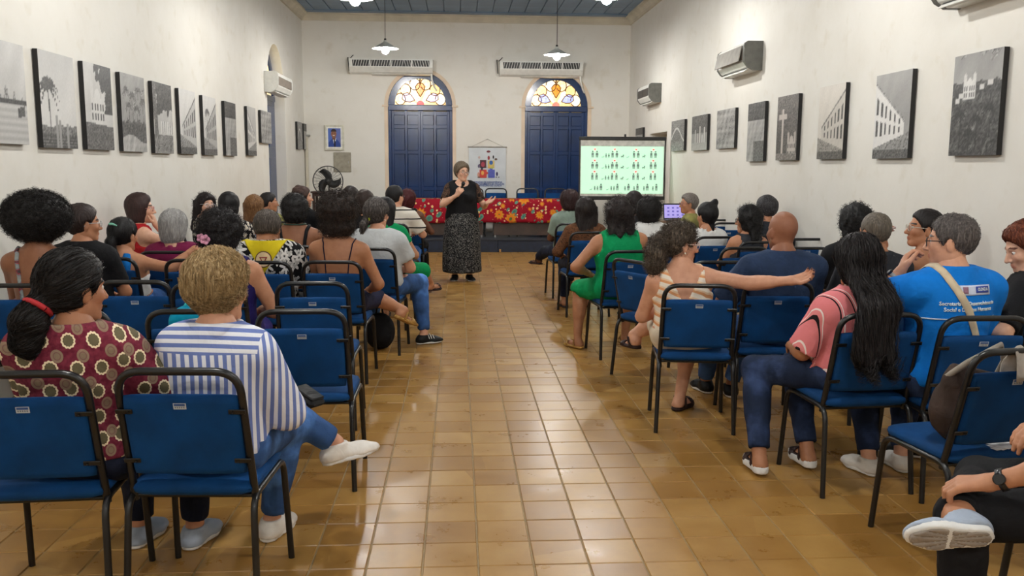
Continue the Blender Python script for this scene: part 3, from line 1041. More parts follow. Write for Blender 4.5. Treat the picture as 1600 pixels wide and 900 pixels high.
SKINS = {'light': (226, 178, 150), 'fair': (214, 160, 130), 'tan': (192, 136, 102), 'olive': (178, 124, 90), 'brown': (142, 94, 66), 'dark': (104, 66, 46), 'deep': (84, 54, 40)}
def skin_mat():
    m, nt = new_mat('skin', (190, 140, 110), .5, 0, .4)
    a = nt.n('ShaderNodeAttribute'); a.attribute_name = 'Col'
    mp = nt.coords()
    nz = nt.n('ShaderNodeTexNoise'); nz.inputs['Scale'].default_value = 28; nz.inputs['Detail'].default_value = 4
    nt.l(mp, 0, nz, 'Vector')
    r = nt.ramp([(.3, (232, 222, 218)), (.7, (255, 255, 255))]); nt.l(nz, 0, r, 0)
    mx = nt.n('ShaderNodeMix', data_type='RGBA', blend_type='MULTIPLY'); mx.inputs['Factor'].default_value = .7
    nt.l(a, 'Color', mx, 'A'); nt.l(r, 0, mx, 'B'); nt.l(mx, 'Result', nt.b, 'Base Color')
    nt.b.inputs['Sheen Weight'].default_value = .0
    n2 = nt.n('ShaderNodeTexNoise'); n2.inputs['Scale'].default_value = 240
    nt.l(mp, 0, n2, 'Vector'); nt.bump(n2, 0, .08, .002)
    return m
M_SKIN = skin_mat()

def hair_mat(c, c2=None, streak=1.0):
    key = 'hair_%d_%d_%d' % tuple(c) + ('' if c2 is None else '_%d' % c2[0])
    if key in MATS: return MATS[key]
    m, nt = new_mat(key, c, .55, 0, .28)
    mp = nt.coords((160, 160, 14))
    nz = nt.n('ShaderNodeTexNoise'); nz.inputs['Scale'].default_value = 1.0; nz.inputs['Detail'].default_value = 4
    nt.l(mp, 0, nz, 'Vector')
    c2 = c2 or [min(255, x * 1.25 + 4) for x in c]
    r = nt.ramp([(.30, [x * .78 for x in c]), (.5, c), (.74, c2)]); nt.l(nz, 0, r, 0)
    nt.l(r, 0, nt.b, 'Base Color')
    nt.bump(nz, 0, .35 * streak, .004)
    MATS[key] = m
    return m

def cloth(key, base=None, kind='plain', **k):
    if key in MATS: return MATS[key]
    base = base or (128, 128, 128)
    m, nt = new_mat('cloth_' + key, base, k.get('rough', .85), 0, .2)
    tc = nt.coords()
    sx = nt.n('ShaderNodeSeparateXYZ'); nt.l(tc, 0, sx, 0)
    def plane(scale):
        cb = nt.n('ShaderNodeCombineXYZ'); nt.l(sx, 'X', cb, 0); nt.l(sx, 'Z', cb, 1)
        ad = nt.n('ShaderNodeMath', operation='MULTIPLY_ADD'); ad.inputs[1].default_value = .8
        nt.l(sx, 'Y', ad, 0); nt.l(sx, 'X', ad, 2); nt.l(ad, 0, cb, 0)
        return cb
    if kind == 'plain':
        nz = nt.n('ShaderNodeTexNoise'); nz.inputs['Scale'].default_value = k.get('scale', 9); nz.inputs['Detail'].default_value = 4
        nt.l(tc, 0, nz, 'Vector')
        v = k.get('var', .10)
        r = nt.ramp([(.3, [x * (1 - v) for x in base]), (.7, [min(255, x * (1 + v)) for x in base])]); nt.l(nz, 0, r, 0)
        nt.l(r, 0, nt.b, 'Base Color')
    elif kind == 'denim':
        nz = nt.n('ShaderNodeTexNoise'); nz.inputs['Scale'].default_value = 6; nz.inputs['Detail'].default_value = 6
        nt.l(tc, 0, nz, 'Vector')
        r = nt.ramp([(.3, [x * .7 for x in base]), (.52, base), (.72, k.get('hi', [min(255, x * 1.5 + 14) for x in base]))]); nt.l(nz, 0, r, 0)
        nt.l(r, 0, nt.b, 'Base Color')
    elif kind == 'stripes':
        # dir: weights of x, y, z in the stripe phase
        a = k.get('dir', (0, 0, 1)); per = k.get('per', .05)
        dp = nt.n('ShaderNodeVectorMath', operation='DOT_PRODUCT'); dp.inputs[1].default_value = [x / per for x in a]
        nzw = nt.n('ShaderNodeTexNoise'); nzw.inputs['Scale'].default_value = 5
        nt.l(tc, 0, nzw, 'Vector')
        nt.l(tc, 0, dp, 0)
        mw = nt.n('ShaderNodeMath', operation='MULTIPLY_ADD'); mw.inputs[1].default_value = k.get('wav', .3)
        nt.l(nzw, 0, mw, 0); nt.l(dp, 'Value', mw, 2)
        fr = nt.n('ShaderNodeMath', operation='FRACT'); nt.l(mw, 0, fr, 0)
        r = nt.ramp(k['stops'], 'CONSTANT' if k.get('hard', True) else 'LINEAR'); nt.l(fr, 0, r, 0)
        if 'yoke' in k:       # above this height the stripes run the other way
            d2 = nt.n('ShaderNodeVectorMath', operation='DOT_PRODUCT'); d2.inputs[1].default_value = [0, .25 / per, 1.0 / per]
            nt.l(tc, 0, d2, 0)
            f2 = nt.n('ShaderNodeMath', operation='FRACT'); nt.l(d2, 'Value', f2, 0)
            r2 = nt.ramp(k['stops'], 'CONSTANT'); nt.l(f2, 0, r2, 0)
            gt = nt.n('ShaderNodeMath', operation='GREATER_THAN'); gt.inputs[1].default_value = k['yoke']; nt.l(sx, 'Z', gt, 0)
            ab = nt.n('ShaderNodeMath', operation='ABSOLUTE'); nt.l(sx, 'X', ab, 0)
            lt = nt.n('ShaderNodeMath', operation='LESS_THAN'); lt.inputs[1].default_value = .20; nt.l(ab, 0, lt, 0)
            an = nt.n('ShaderNodeMath', operation='MULTIPLY'); nt.l(gt, 0, an, 0); nt.l(lt, 0, an, 1)
            mx = nt.n('ShaderNodeMix', data_type='RGBA'); nt.l(an, 0, mx, 'Factor'); nt.l(r, 0, mx, 'A'); nt.l(r2, 0, mx, 'B')
            nt.l(mx, 'Result', nt.b, 'Base Color')
        else:
            nt.l(r, 0, nt.b, 'Base Color')
    elif kind == 'spots':
        # rings on a mottled ground; layers of round or petalled marks
        cb = plane(1)
        nz = nt.n('ShaderNodeTexNoise'); nz.inputs['Scale'].default_value = 60; nz.inputs['Detail'].default_value = 3
        nt.l(tc, 0, nz, 'Vector')
        r0 = nt.ramp([(.35, base), (.65, k.get('base2', base))]); nt.l(nz, 0, r0, 0)
        prev, po = r0, 0
        for (scale, rnd, pet, amp, thr, stops, offs) in k['layers']:
            of = nt.n('ShaderNodeVectorMath', operation='ADD'); of.inputs[1].default_value = offs; nt.l(cb, 0, of, 0)
            vo = nt.n('ShaderNodeTexVoronoi', voronoi_dimensions='2D'); vo.inputs['Scale'].default_value = scale; vo.inputs['Randomness'].default_value = rnd
            nt.l(of, 0, vo, 'Vector')
            src, so = vo, 'Distance'
            if pet:
                df = nt.n('ShaderNodeVectorMath', operation='SUBTRACT'); nt.l(of, 0, df, 0); nt.l(vo, 'Position', df, 1)
                s2 = nt.n('ShaderNodeSeparateXYZ'); nt.l(df, 0, s2, 0)
                an = nt.n('ShaderNodeMath', operation='ARCTAN2'); nt.l(s2, 'Y', an, 0); nt.l(s2, 'X', an, 1)
                mu = nt.n('ShaderNodeMath', operation='MULTIPLY'); mu.inputs[1].default_value = pet; nt.l(an, 0, mu, 0)
                sn = nt.n('ShaderNodeMath', operation='SINE'); nt.l(mu, 0, sn, 0)
                m2 = nt.n('ShaderNodeMath', operation='MULTIPLY_ADD'); m2.inputs[1].default_value = amp; m2.inputs[2].default_value = 1
                nt.l(sn, 0, m2, 0)
                dv = nt.n('ShaderNodeMath', operation='DIVIDE'); nt.l(vo, 'Distance', dv, 0); nt.l(m2, 0, dv, 1)
                src, so = dv, 0
            rc = nt.ramp(stops, 'CONSTANT'); nt.l(src, so, rc, 0)
            ls = nt.n('ShaderNodeMath', operation='LESS_THAN'); ls.inputs[1].default_value = thr; nt.l(src, so, ls, 0)
            mx = nt.n('ShaderNodeMix', data_type='RGBA'); nt.l(ls, 0, mx, 'Factor'); nt.l(prev, po, mx, 'A'); nt.l(rc, 0, mx, 'B')
            prev, po = mx, 'Result'
        nt.l(prev, po, nt.b, 'Base Color')
    elif kind == 'mottle':
        nz = nt.n('ShaderNodeTexNoise'); nz.inputs['Scale'].default_value = k.get('scale', 30); nz.inputs['Detail'].default_value = k.get('detail', 3)
        nz.inputs['Distortion'].default_value = k.get('dist', 1.5)
        nt.l(tc, 0, nz, 'Vector')
        r = nt.ramp(k['stops'], 'LINEAR'); nt.l(nz, 0, r, 0); nt.l(r, 0, nt.b, 'Base Color')
    n3 = nt.n('ShaderNodeTexNoise'); n3.inputs['Scale'].default_value = 16; n3.inputs['Detail'].default_value = 3; n3.inputs['Distortion'].default_value = .6
    nt.l(tc, 0, n3, 'Vector')
    nt.bump(n3, 0, .35, .02)
    MATS[key] = m
    return m

# ---- hair shapes in the head frame
def hair_sdf(h):
    ty = h['type']; seed = h.get('seed', 0)
    curl = h.get('curl', 0.0); cf = h.get('cf', 70.0); puff = h.get('puff', 0.0)
    L = h.get('len', .2)
    def cap(q, o):
        d = ell(q, A3(0, -.018, .030), (.083 + o, .100 + o, .098 + o))
        return d
    def facecut(q, y0=.074, z0=.082, y1=.018, z1=-.03):
        nrm = A3(0, (z0 - z1), -(y0 - y1)); nrm = nrm / np.linalg.norm(nrm)
        w = h.get('part', 0.0)
        return (q - A3(0, y0, z0)) @ nrm + w * (q[:, 0] ** 2) * 2.0
    def nape(q, z): return z - q[:, 2] + np.clip(q[:, 1] + .02, 0, 1) * .55
    def f(q):
        if ty == 'buzz':
            d = cap(q, .001 + puff); d = smax(d, facecut(q), .01); d = smax(d, nape(q, h.get('nape', -.068)), .01)
        elif ty == 'short':
            d = cap(q, .010 + puff); d = smax(d, facecut(q, .080, .085, .012, -.01), .012); d = smax(d, nape(q, h.get('nape', -.075)), .014)
        elif ty == 'bob':
            d = cap(q, .014 + puff)
            d = smin(d, ell(q, A3(0, -.030, -.045), (.092 + puff, .086 + puff, h.get('drop', .10))), .03)
            d = smax(d, facecut(q, .080, .085, .020, -.12), .015)
        elif ty == 'long':
            d = cap(q, .012 + puff)
            w = h.get('w', .088)
            zc = np.clip(-q[:, 2], 0, 1)
            e = q - A3(0, -.062, 0) - A3(h.get('xs', 0.0), 0, 0) * np.clip(zc / .3, 0, 1)[:, None]
            rad = np.sqrt((e[:, 0] / (w + .03 * np.clip(zc, 0, .25) * h.get('flare', 1))) ** 2 + ((e[:, 1] - h.get('sway', -.05) * zc + h.get('over', 0.0) * (np.clip(zc / .20, 0, 1) ** 2 * (3 - 2 * np.clip(zc / .20, 0, 1)))) / (.046 + puff)) ** 2) - 1
            slab = np.maximum(rad * .045, np.maximum(-L - q[:, 2] + .02 * np.sin(q[:, 0] * 60), q[:, 2] - .05))
            d = smin(d, ell(q, A3(0, -.03, -.04), (.090 + puff, .080, .085)), .02)
            d = smin(d, slab, .025)
            d = smax(d, facecut(q, .080, .085, .016, -.14), .015)
        elif ty == 'afro':
            r = h.get('r', (.150, .145, .135)); c = h.get('c', (0, -.030, .055))
            d = ell(q, A3(*c), r)
            if 'low' in h: d = smin(d, ell(q, A3(0, -.05, -.05), (r[0] * .85, r[1] * .75, h['low'])), .04)
            d = smax(d, facecut(q, .088, .088, .030, -.10), .02)
        elif ty in ('tied', 'bun', 'updo'):
            d = cap(q, .008 + puff); d = smax(d, facecut(q, .078, .085, .012, -.02), .012); d = smax(d, nape(q, -.078), .014)
            for (a, b, ra, rb) in h.get('tail', ()):
                d = smin(d, rcone(q, A3(*a), A3(*b), ra, rb), .018)
        if h.get('ears', ty in ('short', 'buzz', 'tied', 'bun', 'updo')) and ty not in ('afro',):
            for s in (-1, 1):
                d = smax(d, -(ell(q, A3(s * .086, -.004, -.012), (.022, .024, .036))), .008)
        if curl: d = d + curl * wob(q, cf, seed) + curl * .5 * wob(q, cf * 2.1, seed + 3)
        else: d = d + .0022 * np.sin(np.arctan2(q[:, 0], q[:, 1] + .02) * 46 + 3 * np.sin(q[:, 2] * 18)) + .004 * wob(q, 34, seed)
        return d
    return f

def person(label, u, v, Y, heading=0, tone='tan', hair=None, top=None, bottom=None, shoes=None, head=(0, 0, 0), lean=(0, -5), g=1.0, sw=1.0, hs=1.0,
           R=None, L=None, legR=None, legL=None, male=False, chair_label=None, chair_heading=None, chair_shift=(0, 0), extra=None, face=False, seat_z=.462, hand_detail=None, stand=False, world=None, hip=None, nl=.155):
    """u, v: pixel of the head's centre; Y: its depth; lean: (sideways, forward) degrees of the torso"""
    Hw = at(u, v, Y) if world is None else Vector(world)
    dist = Hw.y
    vb = .0100 if dist < 4.6 else (.0145 if dist < 6.6 else .0215)
    vh = .0056 if dist < 5.6 else (.0078 if dist < 8 else .0095)
    h0 = hip if hip else seat_z + .088 * (.85 + .15 * g)
    # torso scale from the height of the head
    b0, s0 = math.radians(lean[1]), math.radians(lean[0])
    U = A3(math.sin(s0), math.sin(b0) * math.cos(s0), math.cos(b0) * math.cos(s0))
    hd = A3(0, .035, nl * hs)
    Lt = (Hw.z - h0 - hd[2]) / U[2]
    P = A3(0, 0, h0)
    T = lambda t: P + U * Lt * t
    N = T(1.0)
    Hc = N + hd
    rz = math.radians(heading)
    cr, sr = math.cos(rz), math.sin(rz)
    root = empty('person', (Hw.x - (cr * Hc[0] - sr * Hc[1]), Hw.y - (sr * Hc[0] + cr * Hc[1]), 0), rz)
    tag(root, label, 'person')
    k = Lt / .50
    swd = .158 * sw * (1.12 if male else 1.0) * (.6 + .4 * k)
    right = A3(math.cos(s0), 0, -math.sin(s0))
    S = {1: T(.87) + right * swd, -1: T(.87) - right * swd}
    l1, l2 = .285 * (.6 + .4 * k), .250 * (.6 + .4 * k)
    arms = {}
    for s, sp in ((1, R), (-1, L)):
        sp = dict(sp or {})
        w = sp.get('w', (s * .09, .30, h0 + .115))
        pole = sp.get('pole', (s * .7, -.5, -.7))
        E, W = ik(S[s], A3(*w), l1, l2, A3(*pole))
        fd = A3(*sp['d']) if 'd' in sp else (W - E) / np.linalg.norm(W - E) * .6 + A3(-s * .35, .25, -.2)
        arms[s] = dict(E=E, W=W, d=fd, n=A3(*sp.get('n', (0, 0, -1))), curl=sp.get('curl', .5), spread=sp.get('spread', .04), thumb=sp.get('thumb', .6))
    legs = {}
    for s, sp in ((1, legR), (-1, legL)):
        sp = dict(sp or {})
        hp = A3(s * .088 * g, 0.01, h0 - .005)
        kn = A3(*sp.get('k', (s * .13, .42, .50)))
        an = A3(*sp.get('a', (s * .12, .44, .085)))
        td = A3(*sp.get('t', (s * .15, 1, 0)))
        legs[s] = dict(h=hp, k=kn, a=an, t=td / np.linalg.norm(td), up=A3(*sp.get('up', (0, 0, 1))))
    gm = g
    bust = 0 if male else 1
    def core(p):
        d = ell(p, T(.03) + A3(0, -.005, 0), (.172 * gm, .128 * gm, .125))
        d = smin(d, ell(p, T(.34) + A3(0, .015 * gm, 0), (.148 * gm, .115 * gm, .155 * k)), .07)
        d = smin(d, ell(p, T(.68) + A3(0, .005, 0), (.158 * sw * (.6 + .4 * gm), .112 * (.6 + .4 * gm), .185 * k)), .06)
        d = smin(d, rcone(p, S[1] * .86 + S[-1] * .14, S[-1] * .86 + S[1] * .14, .052, .052), .06)
        for s in (1, -1):
            d = smin(d, rcone(p, N + A3(0, -.005, .015), S[s] * .78 + N * .22 + A3(0, 0, .006), .044, .040), .05)
            if bust: d = smin(d, ell(p, T(.60) + right * s * .075 * sw + A3(0, .105, 0), (.062 * gm, .055 * gm, .060)), .04)
        d = smin(d, rcone(p, N + A3(0, -.005, -.03), Hc + A3(0, -.022, -.045), .060 if male else .052, .054 if male else .047), .045)
        return d
    def arm(p, s):
        a = arms[s]
        g2 = .55 + .45 * gm
        d, t1 = rcone(p, S[s], a['E'], .050 * g2 * (1.08 if male else 1), .039 * g2, True)
        m_ = (S[s] * .55 + a['E'] * .45)
        d = smin(d, ell(p, S[s] - A3(0, 0, .008), (.050 * g2, .052 * g2, .056 * g2)), .03)
        d2, t2 = rcone(p, a['E'], a['W'], .039 * g2, .0265, True)
        d2 = smin(d2, rcone(p, a['E'] * .8 + a['W'] * .2, a['E'] * .5 + a['W'] * .5, .042 * g2, .035 * g2), .02)
        s_ = np.where(d < d2, t1 * l1, l1 + t2 * l2)
        return smin(d, d2, .02), s_
    lT = {s: np.linalg.norm(legs[s]['k'] - legs[s]['h']) for s in legs}
    def leg(p, s):
        q = legs[s]
        g2 = .45 + .55 * gm
        d, t1 = rcone(p, q['h'], q['k'], .092 * g2, .058 * g2, True)
        d2, t2 = rcone(p, q['k'], q['a'], .055 * g2, .036, True)
        ab = q['a'] - q['k']
        bk = -q['t'] if abs(q['up'][2]) > .5 else A3(0, 0, -1)
        c0 = q['k'] + ab * .28 + bk * .014
        d2 = smin(d2, rcone(p, c0, q['k'] + ab * .5 + bk * .01, .054 * g2, .046 * g2), .03)
        s_ = np.where(d < d2, t1, 1 + t2)
        return smin(d, d2, .03), s_
    def foot(p, s):
        q = legs[s]
        f, up = q['t'], q['up']
        hl = q['a'] - f * .035 - up * .048
        d = rcone(p, q['a'], hl, .036, .034)
        d = smin(d, rcone(p, hl + f * .02, q['a'] + f * .105 - up * .058, .032, .026), .03)
        d = smin(d, rcone(p, q['a'] + f * .09 - up * .060, q['a'] + f * .155 - up * .066, .028, .018), .03)
        sd = np.cross(f, up)
        d = smin(d, rcone(p, q['a'] + f * .095 - up * .064 + sd * .022, q['a'] + f * .145 - up * .066 + sd * .018, .02, .014), .02)
        d = smin(d, rcone(p, q['a'] + f * .095 - up * .064 - sd * .022, q['a'] + f * .140 - up * .066 - sd * .020, .02, .014), .02)
        sole = (q['a'] - p) @ up - .070
        return smax(d, sole, .006)
    def legs_all(p):
        return np.minimum(leg(p, 1)[0], leg(p, -1)[0])
    def body(p):
        c = core(p)
        c = smin(c, leg(p, 1)[0], .05); c = smin(c, leg(p, -1)[0], .05)
        c = np.minimum(c, foot(p, 1)); c = np.minimum(c, foot(p, -1))
        for s in (1, -1): c = smin(c, arm(p, s)[0], .022)
        return c
    pts = np.array([P, N, Hc, S[1], S[-1]] + [a[x] for a in arms.values() for x in 'EW'] + [q[x] for q in legs.values() for x in 'hka'] + [q['a'] + q['t'] * .17 for q in legs.values()])
    lo = pts.min(0) - .17; hi = pts.max(0) + .17; lo[2] = min(lo[2], pts[:, 2].min() - .1)
    hi[2] = max(N[2] + .13, pts[:-1, 2].max() + .08)
    lo[:2] = np.minimum(lo[:2], [-.25 * g, -.22 * g]); hi[:2] = np.maximum(hi[:2], [.25 * g, .2 * g])
    RH = rotm(*head)
    skin = np.array(lin(SKINS[tone] if isinstance(tone, str) else tone), np.float32)
    VV, QQ, CC = [], [], []
    def put(V, Q, col):
        n0 = sum(len(x) for x in VV)
        VV.append(V); QQ.append(Q + n0); CC.append(np.broadcast_to(col, (len(V), 3)))
    V, Q = nets(body, lo, hi, vb)
    put(V, Q, skin)
    # head
    hr = (hair or {})
    toH = lambda p: ((p - Hc) @ RH.T) / hs
    nk0, nk1 = N + A3(0, -.005, -.03), Hc + A3(0, -.022, -.045)
    def headf(p):
        d = head_sdf(toH(p), h_wide, h_jaw, True, True) * hs
        return smin(d, rcone(p, nk0 * .4 + nk1 * .6, nk1, .056 if male else .049, .054 if male else .047), .03)
    h_wide, h_jaw = (1.04, 1.10) if male else (1.0, .95)
    V, Q = nets(headf, Hc - .15 * hs, Hc + .15 * hs, vh)
    q = toH(V)
    col = np.tile(skin, (len(V), 1))
    lip = (np.abs(q[:, 0]) < .021) & (q[:, 1] > .080) & (q[:, 2] > -.076) & (q[:, 2] < -.053)
    col[lip] = skin * np.array([.92, .68, .68])
    brow = (np.abs(np.abs(q[:, 0]) - .031) < .019) & (q[:, 1] > .060) & (np.abs(q[:, 2] - .029 - .004 * np.sin(np.abs(q[:, 0]) * 60)) < .0045)
    hc = np.array(lin(hr.get('color', (60, 50, 44))), np.float32)
    col[brow] = hc * .8
    ck = np.exp(-(((np.abs(q[:, 0]) - .042) / .02) ** 2 + ((q[:, 2] + .025) / .02) ** 2)) * (q[:, 1] > .03)
    col = col * (1 - .08 * ck[:, None] * np.array([0, 1, 1]))
    put(V, Q, col)
    # hands
    for s in (1, -1):
        a = arms[s]
        if hand_detail is not None and s not in hand_detail: 
            pass
        palm, fing = hand_prims(a['W'], a['d'], a['n'], s, a['curl'], a['spread'], a['thumb'], .96 if not male else 1.06)
        pr = palm + fing
        def hf(p, palm=palm, fing=fing, a=a):
            d = None
            for (x, y, r0, r1) in palm:
                e = rcone(p, x, y, r0, r1)
                d = e if d is None else smin(d, e, .014)
            d = smin(d, rcone(p, a['E'] * .25 + a['W'] * .75, a['W'], .0295, .0262), .02)
            for (x, y, r0, r1) in fing:
                d = smin(d, rcone(p, x, y, r0, r1), .004)
            return d
        ap = np.array([x for t in pr for x in t[:2]] + [a['E'] * .25 + a['W'] * .75])
        V, Q = nets(hf, ap.min(0) - .04, ap.max(0) + .04, .0052 if dist < 5.6 else (.0068 if dist < 7.6 else .0090))
        c = np.tile(skin, (len(V), 1))
        if hr.get('nails') is not None or True:
            tips = np.array([fing[i][1] for i in (2, 5, 8, 11, 13)])
            nc = np.array(lin((extra or {}).get('nails', None) or [min(255, x * 255) for x in np.power(skin, 1 / 2.2) * 1.04]), np.float32)
            for tp, i in zip(tips, (2, 5, 8, 11, 13)):
                fdv = fing[i][1] - fing[i][0]; fdv = fdv / np.linalg.norm(fdv)
                m = (np.linalg.norm(V - tp - fdv * .003, axis=1) < .010)
                c[m] = nc
        put(V, Q, c)
    me = mesh_np('body', np.concatenate(VV), np.concatenate(QQ), True, np.concatenate(CC))
    link('body', me, M_SKIN, root)
    hand_at = {s: arms[s] for s in arms}

    # ---- garments: shells a little proud of the body
    def garment(name, fn, lo_, hi_, vx, material, par=None, margin=.02):
        V, Q = nets(fn, lo_, hi_, vx, margin)
        if len(Q) == 0: return None
        return link(name, mesh_np(name, V, Q, True), material, par or root)
    info = dict(root=root, Hc=Hc, RH=RH, N=N, T=T, S=S, arms=arms, legs=legs, toH=toH, hs=hs, vb=vb, core=core, arm=arm, P=P, right=right)
    if top:
        tp = top
        off = tp.get('off', .013); sl = tp.get('sleeve', .16); hem = tp.get('hem', .02); fold = tp.get('fold', .004); nk = tp.get('neck', .075)
        nkc = N + A3(*tp.get('nko', (0, .01, .035)))
        sflare = tp.get('sflare', .0)
        def topf(p):
            c = core(p); dmin = c
            armd = {}
            for s in (1, -1):
                da, sa = arm(p, s)
                armd[s] = (da, sa)
                if sl > 0: c = smin(c, da - sflare * np.clip(sa / .2, 0, 1), .022)
            if tp.get('over_legs'): c = smin(c, legs_all(p), .06)
            d = c - off
            d = d + fold * wob(p, 26, 1) + fold * .5 * wob(p * A3(1, 1, .5), 60, 4)
            # hem plane along the spine
            d = smax(d, (P + U * Lt * hem - p) @ U if not tp.get('over_legs') else -1 + 0 * d, .006)
            # neck opening
            d = smax(d, nk - np.linalg.norm((p - nkc) * A3(1, 1, tp.get('nkz', 1.0)), axis=1), .006)
            d = smax(d, p[:, 2] - (N[2] + .05), .004)
            for s in (1, -1):
                da, sa = armd[s]
                if sl > 0:
                    near = da < core(p) - .0
                    d = np.where(near, np.maximum(d, sa - sl), d)
                else:
                    d = smax(d, tp.get('armhole', .082) - np.linalg.norm((p - (S[s] + right * s * .028)) * A3(1, .8, .8), axis=1), .006)
            for cu in tp.get('cut', ()):       # extra openings: (centre t, offset, radii)
                d = smax(d, -ell(p, T(cu[0]) + A3(*cu[1]), cu[2]), .006)
            if 'vcut' in tp:
                vt_, vs_ = tp['vcut']; pb = T(vt_)
                vc = smax(np.abs(p[:, 0] - pb[0]) - vs_ * (p[:, 2] - pb[2]), p[:, 1] - pb[1] - .01, .01)
                d = smax(d, -vc * .8, .006)
            if 'topcut' in tp:
                d = smax(d, (p - T(tp['topcut'])) @ U, .006)
            if tp.get('over_legs'):
                lim = tp['over_legs']
                for s in (1, -1):
                    dl, sl_ = leg(p, s)
                    d = np.where(dl < core(p), np.maximum(d, (sl_ - lim) * .4), d)
            return d
        l2_, h2_ = lo.copy(), hi.copy()
        if not tp.get('over_legs'): l2_[2] = max(l2_[2], min(P[2] - .12, arms[1]['W'][2] - .1, arms[-1]['W'][2] - .1)) - .02
        info['topf'] = topf
        info['top'] = garment(tp.get('name', 'shirt'), topf, l2_ - .03, h2_ + .02, vb, tp['mat'])
        for st in tp.get('straps', ()):        # shoulder straps: x across, width
            x, r, t_lo_b, t_lo_f = st[:4]
            pts_ = []
            for q_ in range(13):
                a_ = q_ / 12
                ang = math.pi * (a_)
                yy = -math.cos(ang)
                t_ = (t_lo_b if a_ < .5 else t_lo_f); t_ = t_ + (1.04 - t_) * math.sin(ang) ** .5
                p0 = T(min(t_, .99)) + right * x + A3(0, yy * .2, .02)
                pts_.append(p0)
            X = np.array(pts_, np.float32)
            bf = lambda p: smin(smin(core(p), arm(p, 1)[0], .022), arm(p, -1)[0], .022) - .003
            for _ in range(10):
                X = X - grad(bf, X) * np.clip(bf(X), -.05, .05)[:, None]
            MB().tube([tuple(x_) for x_ in X], r, 6).build('strap', st[4] if len(st) > 4 else tp['mat'], root)
    if bottom:
        bt = bottom
        off_b = bt.get('off', .010); ln = bt.get('len', 1.93); fl = bt.get('flare', .006)
        if bt.get('type', 'trousers') == 'trousers':
            def botf(p):
                c = core(p)
                d1, s1 = leg(p, 1); d2, s2 = leg(p, -1)
                e1 = d1 - fl * np.clip(s1 - .8, 0, 1); e2 = d2 - fl * np.clip(s2 - .8, 0, 1)
                d = smin(smin(c, e1, .05), e2, .05) - off_b + .0035 * wob(p, 30, 2) + .002 * wob(p, 75, 5)
                d = smax(d, (p - T(bt.get('waist', .14))) @ U, .006)
                d = np.where((d1 < c) | (d2 < c), np.maximum(d, np.where(d1 < d2, s1, s2) * .42 - ln * .42), d)
                return d
        else:     # long or short skirt hanging from the hips (standing) or over the thighs
            hz0 = bt.get('hem', .12); r0 = bt.get('r', (.20, .17)); r1 = bt.get('r1', (.24, .22))
            def botf(p):
                z0 = P[2] + .13
                t_ = np.clip((z0 - p[:, 2]) / (z0 - hz0), 0, 1)
                hipb = np.sin(np.clip(t_ * 3.2, 0, math.pi)) * .02
                ax_ = r0[0] * .86 + (r1[0] - r0[0] * .86) * t_ + hipb; ay_ = r0[1] * .86 + (r1[1] - r0[1] * .86) * t_ + hipb
                an_ = np.arctan2(p[:, 1], p[:, 0])
                fo = 1 + .035 * t_ * np.sin(an_ * 9 + 2 * np.sin(p[:, 2] * 3)) + .02 * t_ * np.sin(an_ * 17 + 1)
                rr = np.sqrt((p[:, 0] / (ax_ * fo)) ** 2 + (p[:, 1] / (ay_ * fo)) ** 2) - 1
                d = rr * np.minimum(ax_, ay_)
                d = np.maximum(d, p[:, 2] - z0); d = np.maximum(d, hz0 - p[:, 2])
                return d
        l2_, h2_ = lo - .02, hi + .02
        h2_[2] = max(P[2] + .14, legs[1]['k'][2] + .12, legs[-1]['k'][2] + .12)
        garment(bt.get('name', 'trousers'), botf, l2_ - .02, h2_ + .02, vb * 1.2, bt['mat'])
    if shoes:
        for s in ((1, -1) if not shoes.get('only') else (shoes['only'],)):
            q = legs[s]; f, up = q['t'], q['up']; sd = np.cross(f, up)
            A = q['a']; z_of = lambda p: (p - A) @ up + .085
            op = shoes.get('open', False); th = shoes.get('sole', .026)
            def plan(p, o):
                c0 = A - f * .035 - up * .05; c1 = A + f * .145 - up * .05
                x = p - up * (((p - A) @ up) + .05)[:, None]
                d = rcone(x, c0, A + f * .10 - up * .05, .034 + o, .042 + o)
                return smin(d, rcone(x, A + f * .09 - up * .05, c1, .041 + o, .030 + o), .03)
            def solef(p):
                z = z_of(p); tt = np.clip((p - A) @ f / .2, -.2, .9)
                return smax(smax(plan(p, .004), z - th, .004), -z + .003 + .02 * np.clip(tt - .5, 0, 1) - 0, .004)
            def upf(p):
                z = z_of(p); tt = np.clip(((p - A) @ f + .05) / .2, 0, 1)
                d = foot(p, s) - .009
                d = smin(d, smax(plan(p, -.001), z - .05 + .02 * tt, .02), .02)
                d = smax(d, th * .6 - z, .004)
                d = smax(d, z - shoes.get('top', .085) + .0 * tt, .004)
                if op:
                    band = np.minimum(np.abs(tt - .74) - .11, np.abs(tt - .30) - .07)
                    d = smax(d, band * .2, .004)
                    d = np.maximum(d, -(foot(p, s) - .002))
                    d = np.minimum(d, np.maximum(plan(p, .001), np.abs(z - th) - .005))
                return d
            cc = [A - f * .09 - up * .1, A + f * .20 - up * .1]
            pts_ = np.array([c_ + sd * e_ * .06 + up * h_ for c_ in cc for e_ in (-1, 1) for h_ in (0, .14)])
            vx = .0072 if dist < 6.5 else .0120
            so = garment('shoe', upf, pts_.min(0) - .01, pts_.max(0) + .01, vx, shoes['mat'])
            if so is not None:
                garment('sole', solef, pts_.min(0) - .01, pts_.max(0) + .01, vx, shoes.get('sole_mat', shoes['mat']), so)
